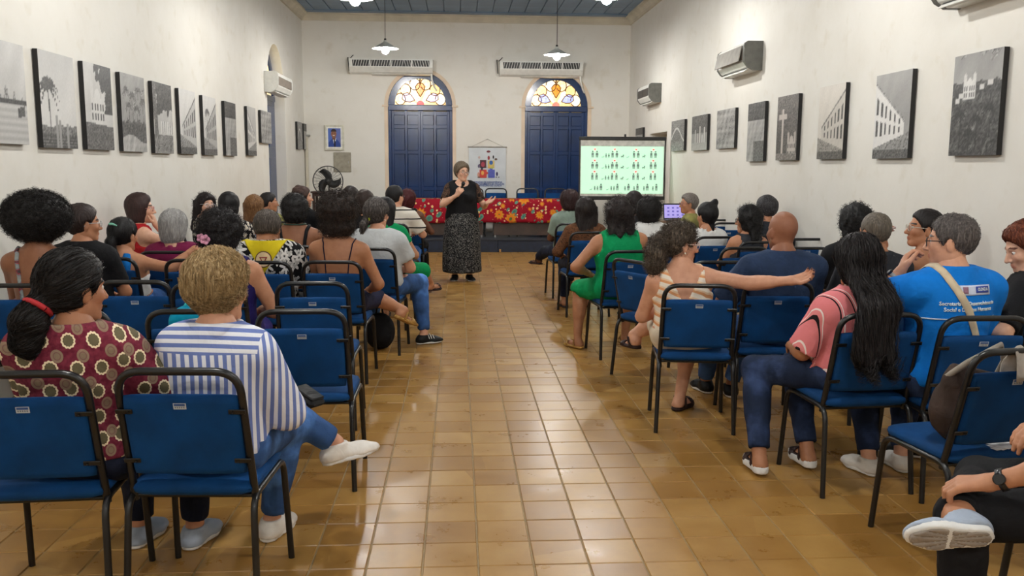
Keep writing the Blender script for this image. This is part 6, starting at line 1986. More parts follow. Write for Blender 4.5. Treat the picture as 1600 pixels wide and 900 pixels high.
# ------------------------------------------------------------------ projection screen
def screen():
    Y = 14.0
    a, b = at(905, 214, Y), at(1041, 214, Y)
    zb = at(975, 307, Y).z; zt = a.z
    W = b.x - a.x
    t = empty('projection_screen', ((a.x + b.x) / 2, Y, 0)); tag(t, 'white tripod projection screen showing rows of grey family figures with red hearts', 'screen')
    MB().box((0, 0, zt - .02), (W, .05, .055), bev=.01).build('top_case', M_DARK_PL, t)
    MB().box((.04, .01, zt + .025), (.03, .03, .05), bev=.006).build('hook', M_DARK_PL, t)
    z1, z0 = zt - .045, zb
    MB().span((-W / 2 + .02, -.004, z0), (W / 2 - .02, .0, z1)).build('screen_cloth', mat('screen_white', (214, 214, 208), .8), t)
    for s in (-1, 1):
        MB().box((s * (W / 2 - .012), -.002, (z0 + z1) / 2), (.022, .008, z1 - z0)).build('border', M_DARK_PL, t)
    MB().box((0, -.002, z0 - .025), (W, .035, .06), bev=.008).build('bottom_bar', M_DARK_PL, t)
    # projected picture
    p0, p1 = z0 + .045, z1 - .10
    w0, w1 = -W / 2 + .035, W / 2 - .035
    PW, PH = w1 - w0, p1 - p0
    m, nt = new_mat('projected_slide', (200, 240, 212), .8)
    nt.b.inputs['Emission Color'].default_value = lin4((196, 244, 214)); nt.b.inputs['Emission Strength'].default_value = .62
    pic = MB().span((w0, -.006, p0), (w1, -.0045, p1)).build('slide', m, t)
    mg = emitter('slide_figure', (128, 150, 140), .18); mr = emitter('slide_heart', (226, 84, 74), .35); mw = emitter('slide_white', (250, 236, 226), .55)
    def fig(mb, x, z, h, dress=False):
        mb.prism([(x + h * .13 * math.cos(q), z + h * .86 + h * .13 * math.sin(q)) for q in [2 * math.pi * i / 10 for i in range(10)]], -.0085, -.0065)
        wv = .22 if dress else .16
        mb.prism([(x - h * .17, z + h * .70), (x + h * .17, z + h * .70), (x + h * wv, z + h * .34), (x - h * wv, z + h * .34)], -.0085, -.0065)
        for s in (-1, 1):
            mb.prism([(x + s * h * .09 - h * .06, z), (x + s * h * .09 + h * .06, z), (x + s * h * .09 + h * .06, z + h * .36), (x + s * h * .09 - h * .06, z + h * .36)], -.0085, -.0065)
    def dog(mb, x, z, h):
        mb.prism([(x - h * .5, z + h * .35), (x + h * .4, z + h * .45), (x + h * .6, z + h * .9), (x + h * .75, z + h * .7), (x + h * .4, z + h * .2), (x - h * .4, z + h * .15)], -.0085, -.0065)
        for s in (-.35, .3): mb.prism([(x + s * h - .06 * h, z), (x + s * h + .06 * h, z), (x + s * h + .06 * h, z + h * .3), (x + s * h - .06 * h, z + h * .3)], -.0085, -.0065)
    def pram(mb, x, z, h):
        mb.prism([(x - h * .5, z + h * .5), (x + h * .4, z + h * .5), (x + h * .3, z + h * .25), (x - h * .35, z + h * .25)], -.0085, -.0065)
        mb.prism([(x + h * .1, z + h * .5), (x + h * .5, z + h * .5), (x + h * .45, z + h * .85), (x + h * .2, z + h * .95)], -.0085, -.0065)
        for s in (-.25, .25): mb.prism([(x + s * h + h * .12 * math.cos(q), z + h * .12 + h * .12 * math.sin(q)) for q in [2 * math.pi * i / 8 for i in range(8)]], -.0085, -.0065)
    def one(fn_, nm, *a_):
        mb = MB(); fn_(mb, *a_); mb.build(nm, mg, pic)
    def heart(x, z, h):
        hb = MB(); hb.prism([(x + h * .8 * math.cos(q), z + h * .8 * math.sin(q)) for q in [2 * math.pi * i / 12 for i in range(12)]], -.0075, -.006); hb.build('heart_badge', mw, pic)
        mb = MB(); mb.prism([(x, z - h * .35), (x + h * .5, z + h * .15), (x + h * .45, z + h * .45), (x + h * .15, z + h * .45), (x, z + h * .2), (x - h * .15, z + h * .45), (x - h * .45, z + h * .45), (x - h * .5, z + h * .15)], -.0095, -.0075); mb.build('heart', mr, pic)
    S_ = PH
    for r in range(3):
        z = p0 + PH * (.765 - r * .235); h = .145 * S_
        cols = (.165, .405, .665, .875)
        for c, cx in enumerate(cols):
            x = w0 + PW * cx
            d_ = .026 * PW
            one(fig, 'figure', x - d_, z, h, r == 1); one(fig, 'figure', x + d_, z, h, r != 2)
            if c == 1:
                one(fig, 'figure', x - d_ * 4.0, z, h * .62); one(fig, 'figure', x - d_ * 2.7, z, h * .62, True); one(dog, 'dog_figure', x - d_ * 5.6, z, h * .3); one(pram, 'pram_figure', x + d_ * 3.6, z, h * .5)
            if c == 2:
                one(dog, 'dog_figure', x - d_ * 4.0, z, h * .3); one(pram, 'pram_figure', x + d_ * 3.6, z, h * .5)
            heart(x, z + h * 1.16, h * .30)
    z = p0 + PH * .07
    for c, (cx, kids, dg) in enumerate(((.22, 2, 1), (.42, 2, 1), (.555, 1, 0), (.665, 1, 0), (.785, 1, 0), (.895, 1, 0))):
        x = w0 + PW * cx; h = .145 * S_; d_ = .026 * PW
        one(fig, 'figure', x + d_, z, h, c % 2 == 0)
        for k in range(kids): one(fig, 'figure', x - d_ * (.6 + 1.3 * k), z, h * .65)
        if dg: one(dog, 'dog_figure', x - d_ * 3.8, z, h * .3)
    # tripod
    MB().tube([(0, .03, .12), (0, .03, zt)], .016, 8).build('pole', M_STEEL, t)
    for k in range(3):
        q = math.pi / 2 + k * 2.094
        MB().tube([(0, .03, .38), (.36 * math.cos(q) * .8, .03 + .36 * math.sin(q), .012)], .011, 6).build('leg', M_DARK_PL, t)
screen()

# ------------------------------------------------------------------ banner between the doors
def banner():
    Y = YF - .022
    a, b = at(732.5, 229.5, Y), at(790.5, 229.5, Y)
    zt = a.z; zb = at(760, 312, Y).z
    W, H = b.x - a.x, zt - zb
    t = empty('banner', ((a.x + b.x) / 2, Y, zb)); tag(t, 'pale hanging banner with four puzzle pieces and blue lettering', 'banner')
    m = MB()
    rows = [[(-W / 2 + W * i / 16, .004 * math.sin(i * .7 + j * .5), H * j / 14) for i in range(17)] for j in range(15)]
    m.grid(rows); bo = m.build('banner_cloth', mat('banner_vinyl', (206, 212, 216), .35, var=.03, scale=4), t)
    MB().tube([(-W / 2 - .02, -.006, H), (W / 2 + .02, -.006, H)], .012, 8).build('top_rod', mat('rod_grey', (150, 146, 138), .5), t)
    MB().tube([(-W / 2 - .02, -.006, 0), (W / 2 + .02, -.006, 0)], .012, 8).build('bottom_rod', mat('rod_grey', (150, 146, 138), .5), t)
    MB().tube([(-W / 2 + .06, -.004, H + .01), (0, .004, H + .155), (W / 2 - .06, -.004, H + .01)], .003, 5).build('cord', mat('string', (170, 164, 150), .8), t)
    MB().lathe([(.006, -.01), (.006, .0), (.002, .008)], (0, .004, H + .155), 8, 'Y').build('nail', M_STEEL, t)
    y0, y1 = -.012, -.0065
    def P(px, py): return ((px / 100 - .5) * W, H - py * .82 / 100 * H)     # per cent of the banner, from its top
    def piece(poly, c, nm):
        MB().prism([P(*q) for q in poly], y0, y1).build(nm, mat('ink_%d_%d_%d' % c, c, .5, var=.04), bo)
    def puzzle(x, y, w, h, c, knob):
        poly = [(x, y), (x + w, y), (x + w, y + h), (x, y + h)]
        piece(poly, c, 'puzzle_piece')
        kx, ky = knob
        MB().prism([P(kx + 4.2 * math.cos(q), ky + 3.0 * math.sin(q)) for q in [2 * math.pi * i / 10 for i in range(10)]], y0 - .001, y1).build('puzzle_knob', mat('ink_%d_%d_%d' % c, c, .5), bo)
    puzzle(30, 30, 17, 18, (72, 22, 36), (30, 42)); puzzle(51, 31, 18, 17, (214, 190, 110), (60, 46))
    puzzle(29, 52, 19, 19, (206, 62, 48), (48, 60)); puzzle(52, 52, 18, 19, (84, 94, 184), (60, 51))
    for (x, y, rx, ry, c) in ((38, 40, 5, 6, (168, 48, 70)), (60, 36, 5, 5, (40, 96, 170)), (37, 60, 4, 5, (230, 170, 80)), (53, 10.5, 5.5, 2.6, (120, 40, 54)), (53.5, 25, 3, 5, (150, 30, 44)), (66, 23, 2, 4, (30, 26, 28)), (73, 28, 4, 2.5, (96, 76, 60)), (28, 24, 3, 3, (196, 170, 164)), (27, 44, 3, 4, (88, 80, 110)), (35, 50, 3, 4, (40, 36, 60)), (76, 62, 2.6, 5, (44, 32, 84)), (74, 69.5, 1.6, 1.2, (30, 28, 30)), (81, 69.5, 1.6, 1.2, (30, 28, 30)), (26, 64, 3, 6, (206, 150, 130)), (27, 70, 4, 1.4, (120, 90, 80)), (62, 48, 4, 2, (190, 200, 90)), (55, 47, 3, 2.5, (226, 170, 90))):
        MB().prism([P(x + rx * math.cos(q), y + ry * math.sin(q)) for q in [2 * math.pi * i / 12 for i in range(12)]], y0 - .002, y1).build('printed_mark', mat('ink_%d_%d_%d' % c, c, .5, var=.04), bo)
    mt = mat('ink_blue_text', (60, 84, 150), .5)
    def line(txt, px, py, size, mt_=mt, al='CENTER'):
        me = text_mesh(txt, size, .001, al, .0008)
        o = link('lettering', me, mt_, bo); x, z = P(px, py)
        o.location = (x, -.0095, z); o.rotation_euler = (math.pi / 2, 0, 0)
        wd = max(v.co.x for v in me.vertices) - min(v.co.x for v in me.vertices)
        return o, wd
    for i, (txt, wpc) in enumerate((('SERVIÇO DE CONVIVÊNCIA', 76), ('E FORTALECIMENTO DE VÍNCULOS', 86), ('NO MUNICÍPIO DE OLINDA', 74))):
        o, wd = line(txt, 52, 83.0 + i * 4.0, .05)
        k = W * wpc / 100 / wd
        o.scale = (k, min(1.0, k * 1.3), 1)
    piece([(58, 106), (86, 106), (86, 112), (58, 112)], (30, 60, 140), 'logo_block')
    o, wd = line('OLINDA', 72, 111, .042, mat('ink_white', (230, 232, 238), .5)); o.location.y = -.0135
    MB().prism([P(50 + 4 * math.cos(q), 109 + 2.8 * math.sin(q)) for q in [2 * math.pi * i / 12 for i in range(12)]], y0, y1).build('crest', mat('ink_150_60_80', (150, 60, 80), .5), bo)
banner()

# ------------------------------------------------------------------ framed portrait, grey panel, fan, brown table
def portrait():
    Y = YF - .03
    a, b = at(507, 195, Y), at(538, 235, Y)
    W, H = b.x - a.x, a.z - b.z
    t = empty('framed_portrait', ((a.x + b.x) / 2, Y, b.z)); tag(t, 'white-framed portrait of a person in a blue suit and tie', 'picture')
    fw = .035
    m = MB()
    m.span((-W / 2, -.012, 0), (-W / 2 + fw, .028, H), .004); m.span((W / 2 - fw, -.012, 0), (W / 2, .028, H), .004)
    m.span((-W / 2 + fw, -.012, 0), (W / 2 - fw, .028, fw), .004); m.span((-W / 2 + fw, -.012, H - fw), (W / 2 - fw, .028, H), .004)
    m.build('frame', mat('pale_frame', (206, 204, 188), .4), t)
    MB().span((-W / 2 + .01, .0, .01), (W / 2 - .01, .02, H - .01)).build('mount', mat('white_mount', (232, 232, 226), .7), t)
    def fn(U, V):
        base = np.zeros(U.shape + (3,)) + np.array(lin((80, 110, 190)))
        k = sstep(.4, .9, U)[..., None] * (.5 + .5 * n2(U, V, 2, 3))[..., None]
        base = base * (1 - .5 * k) + np.array(lin((150, 120, 110))) * .5 * k
        def put(m, c):
            base[m] = np.array(lin(c))
        put((V < .46 - 1.2 * np.abs(U - .47) ** 2.0) & (V < .50 - .35 * np.abs(U - .47)), (44, 74, 150))
        put((np.abs(U - .50) < (V) * .30) & (V < .47), (232, 232, 236))
        put((np.abs(U - .51) < .05 + .02 * (V < .30)) & (V < .40), (26, 28, 50))
        put((np.abs(U - .46) < .13) & (V > .40) & (V < .56), (120, 78, 60))
        put(((U - .45) / .22) ** 2 + ((V - .70) / .21) ** 2 < 1, (146, 98, 74))
        put((((U - .45) / .235) ** 2 + ((V - .78) / .19) ** 2 < 1) & (V > .82), (52, 40, 38))
        put((np.abs(V - .62) < .012) & (np.abs(U - .45) < .08), (226, 214, 204))
        for s in (-.09, .09): put(((U - .45 - s) / .03) ** 2 + ((V - .74) / .015) ** 2 < 1, (40, 28, 26))
        return base
    link('photo', paint_grid('photo', W - .13, H - .13, 50, 64, fn), M_PRINT, t, (0, -.0015, .065))
    a, b = at(521, 238, YF), at(549, 269, YF)
    g = empty('wall_panel', ((a.x + b.x) / 2, YF, b.z)); tag(g, 'plain grey square panel below the framed portrait', 'panel')
    w, h = b.x - a.x, a.z - b.z
    mg = mat('grey_cover', (156, 150, 134), .6)
    MB().span((-w / 2, -.02, 0), (w / 2, -.0, h), .005).build('plate', mg, g)
    MB().span((-w / 2 + .02, -.026, .02), (w / 2 - .02, -.02, h - .02), .004).build('door', mg, g)
    MB().box((w / 2 - .05, -.028, h / 2), (.012, .006, .04), bev=.002).build('latch', M_STEEL, g)
portrait()

def fan():
    c = at(513, 283, 15.9)
    t = empty('pedestal_fan', (c.x, c.y, 0)); tag(t, 'black pedestal fan with three curved blades in a wire cage', 'fan')
    r = .265; z = c.z
    m = MB()
    for i in range(11):
        rr = r * (i + 1) / 11
        m.tube([(rr * math.cos(q), -.085 - .03 * (1 - (rr / r) ** 2), z + rr * math.sin(q)) for q in [2 * math.pi * k / 36 for k in range(37)]], .0022, 4, False)
    for k in range(24):
        q = 2 * math.pi * k / 24
        m.tube([(0.03 * math.cos(q), -.113, z + .03 * math.sin(q)), (r * .6 * math.cos(q), -.102, z + r * .6 * math.sin(q)), (r * math.cos(q), -.07, z + r * math.sin(q)), (r * math.cos(q), -.02, z + r * math.sin(q)), (r * .5 * math.cos(q), .06, z + r * .5 * math.sin(q)), (.06 * math.cos(q), .07, z + .06 * math.sin(q))], .002, 4, False)
    m.build('wire_cage', M_DARK_PL, t)
    MB().tube([(r * math.cos(q), -.045, z + r * math.sin(q)) for q in [2 * math.pi * k / 40 for k in range(41)]], .009, 8, False).build('rim', M_DARK_PL, t)
    for k in range(3):
        a0 = math.radians(80 + k * 120)
        b = MB(); rows = []
        for i in range(9):
            rr = .035 + (r * .86 - .035) * i / 8
            aa = a0 + .75 * (i / 8) ** 1.3
            wd = .05 + .028 * math.sin(math.pi * i / 8)
            tx, tz = -math.sin(aa), math.cos(aa)
            rows.append([(rr * math.cos(aa) + tx * wd * s, -.045 + .018 * s, z + rr * math.sin(aa) + tz * wd * s) for s in (-1, 0, 1)])
        b.grid(rows); bo = b.build('blade', M_DARK_PL, t); md = bo.modifiers.new('thick', 'SOLIDIFY'); md.thickness = .004
    MB().lathe([(.001, -.115), (.04, -.11), (.055, -.06), (.055, -.02), (.075, .03), (.07, .12), (.04, .16), (.001, .165)], (0, 0, z), 20, 'Y').build('motor', M_DARK_PL, t)
    MB().tube([(0, .10, z - .02), (0, .08, z - .14), (0, .08, .03)], .017, 10).build('pole', M_DARK_PL, t)
    MB().lathe([(.001, .05), (.05, .045), (.19, .02), (.20, .0), (.001, 0)], (0, .08, 0), 28).build('base', M_DARK_PL, t)
fan()
def brown_table():
    a, b = at(486, 299, 16.6), at(566, 299, 16.6)
    t = empty('side_table', ((a.x + b.x) / 2, 16.75, 0)); tag(t, 'tall dark brown table against the far wall behind the fan', 'table')
    L, h = b.x - a.x, a.z
    M = mat('dark_brown_wood', (66, 44, 36), .45, var=.15, scale=5)
    MB().box((0, 0, h - .015), (L, .45, .03), bev=.004).build('tabletop', M, t)
    MB().box((0, -.18, h - .06), (L - .08, .02, .06), bev=.003).build('apron', M, t)
    for sx in (-1, 1):
        for sy in (-1, 1):
            MB().box((sx * (L / 2 - .05), sy * .18, (h - .03) / 2), (.045, .045, h - .03), bev=.005).build('leg', M, t)
brown_table()
def corner_pipe():
    p = at(486, 260, YF - .03)
    z1 = at(486, 212, YF - .03).z
    t = empty('conduit', (XL + .045, YF - .045, 0)); tag(t, 'white cable conduit running down the far corner', 'conduit')
    MB().box((0, 0, z1 / 2), (.05, .05, z1), bev=.005).build('trunking', M_TRIM, t)
    MB().box((.03, 0, z1), (.09, .06, .04), bev=.008).build('elbow', M_GREY_PL, t)
corner_pipe()
def laptop():
    Y = 12.0
    a, b = at(1041, 323, Y), at(1070, 343, Y)
    zt = b.z - .01
    t = empty('desk', (a.x + .14, Y + .02, 0)); tag(t, 'small desk under the laptop beside the wall', 'desk')
    M = mat('desk_wood', (120, 92, 70), .5, var=.1)
    MB().box((0, 0, zt - .012), (.60, .46, .024), bev=.003).build('desktop', M, t)
    for sx in (-1, 1):
        for sy in (-1, 1):
            MB().box((sx * .27, sy * .2, (zt - .024) / 2), (.03, .03, zt - .024), bev=.003).build('leg', M_BLACK_METAL, t)
    l = empty('laptop', (a.x + .14, Y, zt)); tag(l, 'open black laptop with a lilac lit screen', 'laptop')
    MB().box((0, -.10, .009), (.34, .23, .016), bev=.004).build('keyboard_base', M_DARK_PL, l)
    R = Matrix.Rotation(math.radians(-14), 3, 'X')
    MB().box((0, .045, .12), (.34, .010, .225), R, bev=.003).build('lid', M_DARK_PL, l)
    so = MB().box((0, .038, .12), (.31, .004, .185), R).build('display', emitter('laptop_glow', (176, 164, 236), .5), l)
    mm = MB()
    for r in range(3):
        for c in range(4):
            mm.box(R @ Vector((-.10 + c * .066, -.004, .05 - r * .05)) + Vector((0, .038, .12)), (.03, .002, .022), R)
    mm.build('screen_icons', emitter('laptop_icon', (110, 100, 180), .4), so)
laptop()

# ------------------------------------------------------------------ things worn, held and left on chairs
def conform(me, info, fn, dirv=(0, 1, 0), off=.003, start=None):
    """press a flat mesh on the surface fn: each point slides along dirv until it meets the surface"""
    n = len(me.vertices); V = np.empty(n * 3, np.float32); me.vertices.foreach_get('co', V); V = V.reshape(-1, 3)
    D = A3(*dirv); D = D / np.linalg.norm(D)
    for _ in range(40):
        V = V + D * np.clip(fn(V) - off, -.03, .03)[:, None]
    me.vertices.foreach_set('co', V.ravel()); me.update()
    return me

def shirt_print():
    I = PE['blue']; f = I['topf']; root = I['root']
    mw = mat('print_white', (226, 236, 246), .7); T = I['T']
    def put(txt, z, size, width, cx=0.0):
        me = text_mesh(txt, size, .0006)
        n = len(me.vertices); V = np.empty(n * 3, np.float32); me.vertices.foreach_get('co', V); V = V.reshape(-1, 3)
        k = width / (V[:, 0].max() - V[:, 0].min())
        W = np.stack([V[:, 0] * k + cx, np.full(n, -.30), V[:, 1] + z], 1)
        me.vertices.foreach_set('co', W.astype(np.float32).ravel())
        # finer mesh so that the letters bend with the back
        conform(me, I, f)
        o = link('shirt_lettering', me, mw, root)
        md = o.modifiers.new('thick', 'SOLIDIFY'); md.thickness = .002
    z0 = T(.66)[2] + .042
    put('Secretaria de Desenvolvimento', z0, .026, .30, .01)
    put('Social e Direitos Humanos', z0 - .028, .026, .26, .01)
    def patch(x0, x1, za, zb, c, nm, off, nx=12, nz=6):
        m = MB(); m.grid([[(x0 + (x1 - x0) * i / nx, -.32, za + (zb - za) * j / nz) for i in range(nx + 1)] for j in range(nz + 1)])
        me = m.mesh(nm); conform(me, I, f, off=off); o = link(nm, me, mat('patch_%d_%d_%d' % c, c, .7), root)
        md = o.modifiers.new('thick', 'SOLIDIFY'); md.thickness = .0015
    patch(-.045, .125, z0 + .046, z0 + .092, (206, 214, 236), 'shirt_badge', .003)
    patch(.040, .115, z0 + .056, z0 + .086, (44, 66, 158), 'badge_block', .0055)
    me = text_mesh('OLINDA', .02, .0006)
    n = len(me.vertices); V = np.empty(n * 3, np.float32); me.vertices.foreach_get('co', V); V = V.reshape(-1, 3)
    k = .060 / (V[:, 0].max() - V[:, 0].min())
    me.vertices.foreach_set('co', np.stack([V[:, 0] * k + .078, np.full(n, -.32), V[:, 1] + z0 + .066], 1).astype(np.float32).ravel())
    conform(me, I, f, off=.008); link('badge_lettering', me, mw, root)
    patch(-.03, -.005, z0 + .055, z0 + .085, (150, 110, 130), 'badge_crest', .0055, 4, 4)
    patch(-.20, .20, z0 - .068, z0 - .062, (214, 228, 246), 'shirt_piping', .003, 30, 1)
    # bag strap from the left shoulder to the right hip
    S = I['S']; pts = []
    A = np.array([[-.10, .14, T(.80)[2]], [-.105, .09, T(.95)[2]], [-.10, .0, T(1.02)[2]], [-.085, -.10, T(.98)[2]], [-.05, -.2, T(.86)[2]], [.0, -.22, T(.68)[2]], [.05, -.22, T(.48)[2]], [.10, -.22, T(.28)[2]], [.16, -.18, T(.10)[2]]], np.float32)
    P_ = []
    for i in range(len(A) - 1):
        for t_ in np.linspace(0, 1, 5)[:-1]: P_.append(A[i] * (1 - t_) + A[i + 1] * t_)
    X = np.array(P_ + [A[-1]], np.float32)
    ff = lambda p: I['core'](p) - .026
    for _ in range(12): X = X - grad(ff, X) * np.clip(ff(X), -.05, .05)[:, None]
    G = grad(ff, X); tg = np.gradient(X, axis=0); sd = np.cross(G, tg); sd /= np.linalg.norm(sd, axis=1)[:, None]
    m = MB(); m.grid([[tuple(X[i] + sd[i] * w + G[i] * (.003 if abs(w) < .015 else 0)) for w in (-.019, 0, .019)] for i in range(len(X))])
    o = m.build('bag_strap', cloth('cream_strap', (206, 190, 164)), root); md = o.modifiers.new('thick', 'SOLIDIFY'); md.thickness = .003
shirt_print()

def shell(info, name, fn, lo, hi, vx, material):
    V, Q = nets(fn, lo, hi, vx, .02)
    return link(name, mesh_np(name, V, Q, True), material, info['root'])
def neckerchief():
    I = PE['scarf']; N = I['N']; core = I['core']
    def f(p):
        d = core(p) - .032 + .003 * wob(p, 40, 2)
        d = np.maximum(d, -(core(p) - .020))
        b = (p[:, 1] < N[1] + .02)
        tri = np.abs(p[:, 0] - N[0]) * 1.55 + (N[2] - .19 - p[:, 2])
        d = smax(d, np.where(b, tri * .7, (N[2] - .07 - p[:, 2])), .004)
        return smax(d, p[:, 2] - N[2] - .045, .006)
    o = shell(I, 'neckerchief', f, N - A3(.24, .24, .24), N + A3(.24, .24, .12), .007, cloth('yellow_scarf', (222, 200, 36), var=.06))
    # round badge with a red triangle
    def disc(r, off, c, n=20, nm='badge_disc', tri=False, r2=0):
        m = MB()
        k = 3 if tri else n
        rings = [[(N[0] + .0 + rr * math.sin(2 * math.pi * i / k + (math.pi if tri else 0)), N[1] - .25, N[2] - .085 + rr * math.cos(2 * math.pi * i / k + (math.pi if tri else 0))) for i in range(k)] for rr in ((r, r2) if r2 else (r, r * .5, .0005))]
        m.grid(rings, False, True); me = m.mesh(nm)
        conform(me, I, lambda p: core(p) - .032, off=off)
        link(nm, me, mat('badge_%d_%d_%d' % c, c, .6), o)
    disc(.058, .005, (92, 50, 30)); disc(.051, .007, (232, 206, 160)); disc(.034, .010, (150, 40, 34), tri=True, nm='badge_triangle', r2=.020)
neckerchief()

def misc_worn():
    I = PE['curlflower']; W = I['toW']
    m = MB()
    c = A3(-.03, -.135, -.03)
    for cc, s in (((-.06, -.13, -.025), 1.0), ((-.025, -.15, -.035), 1.15)):
        for k in range(5):
            q = 2 * math.pi * k / 5
            p0 = A3(*cc); e = p0 + A3(math.cos(q) * .026 * s, -.012, math.sin(q) * .026 * s)
            m.grid([[W(*(p0 + (e - p0) * t_ + A3(-math.sin(q), 0, math.cos(q)) * w_ * .014 * s * math.sin(math.pi * (t_ * .8 + .1)))) for w_ in (-1, 0, 1)] for t_ in (0, .35, .7, 1)])
    o = m.build('hair_flower', mat('flower_pink', (214, 150, 176), .7), I['root']); md = o.modifiers.new('thick', 'SOLIDIFY'); md.thickness = .004
    I = PE['ponyclip']; W = I['toW']
    MB().tube([W(-.030, -.108, .078), W(-.012, -.128, .084), W(.012, -.128, .084), W(.034, -.108, .072)], [.005, .010, .010, .005], 6).build('hair_clip', mat('mint_plastic', (130, 200, 176), .3), I['root'])
    for s, x in ((-1, -.11), (1, .075)):
        a = I['T'](.62) + A3(x, -.13, 0); b = I['T'](.98) + A3(x * .8, -.06, .03)
        f = lambda p: I['core'](p) - .012
        P_ = np.array([a * (1 - t_) + b * t_ for t_ in np.linspace(0, 1, 6)], np.float32)
        for _ in range(8): P_ = P_ - grad(f, P_) * np.clip(f(P_), -.05, .05)[:, None]
        MB().tube([tuple(x_) for x_ in P_], [.020, .026, .030, .034, .032, .024], 8).build('blue_strap', cloth('sky_blue2', (18, 104, 176)), I['root'])
    I = PE['curlbob']; N = I['N']
    f = lambda p: I['core'](p) - .006
    P_ = np.array([[.085 * math.cos(q), -.005 + .085 * math.sin(q), N[2] + .01 - .02 * math.sin(q)] for q in np.linspace(0, 2 * math.pi, 25)], np.float32)
    for _ in range(6): P_ = P_ - grad(f, P_) * np.clip(f(P_), -.04, .04)[:, None]
    MB().tube([tuple(x_) for x_ in P_], .007, 6, False).build('necklace', mat('green_beads', (56, 84, 70), .4), I['root'])
    # speaker's lace sleeves
    I = PE['speaker']; 
    for s in (1, -1):
        def f(p, s=s):
            da, sa = I['arm'](p, s)
            d = da - .016 + .003 * wob(p, 40, 1)
            d = np.maximum(d, sa - .20)
            return np.maximum(d, -(da - .004))
        S = I['S'][s]; E = I['arms'][s]['E']
        lo = np.minimum(S, E) - .12; hi = np.maximum(S, E) + .12
        shell(I, 'lace_sleeve', f, lo, hi, .009, C_LACE_BK)
    # long-haired woman and man keep their watches etc. in the person builder
misc_worn()

def collars():
    for key, mt, hi_ in (('stripe', C_STRIPE_SHIRT, .052), ('buzz', C_CHAR, .05)):
        I = PE[key]; N = I['N']; core = I['core']
        def f(p):
            d = np.maximum(core(p) - .022, -(core(p) - .010)) + .002 * wob(p, 30, 2)
            d = smax(d, np.linalg.norm((p - N - A3(0, .0, .02))[:, :2], axis=1) - .098, .006)
            zt = N[2] + hi_ - np.clip(p[:, 1] - N[1], 0, 1) * .5
            return smax(smax(d, p[:, 2] - zt, .004), N[2] - .025 - p[:, 2], .004)
        shell(I, 'collar', f, N - .16, N + .16, .007, mt)
collars()

def microphone():
    I = PE['speaker']; a = I['arms'][1]; root = I['root']
    d = A3(-.30, .28, .85); d = d / np.linalg.norm(d)
    palm = a['W'] + a['d'] / np.linalg.norm(a['d']) * .075 + A3(-.01, -.03, .0)
    M = root.matrix_basis
    bpy.context.view_layer.update()
    Wp = lambda p: root.matrix_world @ Vector(tuple(p))
    c0, c1 = palm - d * .10, palm + d * .09
    t = empty('microphone', Wp(c0)); tag(t, 'black handheld microphone in the standing speaker\'s hand', 'microphone')
    q = (Wp(c1) - Wp(c0)).normalized().to_track_quat('Z', 'Y'); t.rotation_mode = 'QUATERNION'; t.rotation_quaternion = q
    MB().lathe([(.001, 0), (.011, .002), (.012, .02), (.016, .16), (.0175, .175), (.0175, .18)], n=16).build('handle', M_DARK_PL, t)
    MB().lathe([(.0175, .18), (.024, .19), (.026, .205), (.023, .222), (.012, .232), (.001, .234)], n=18).build('grille_head', mat('mic_mesh', (46, 46, 48), .5, .6), t)
microphone()

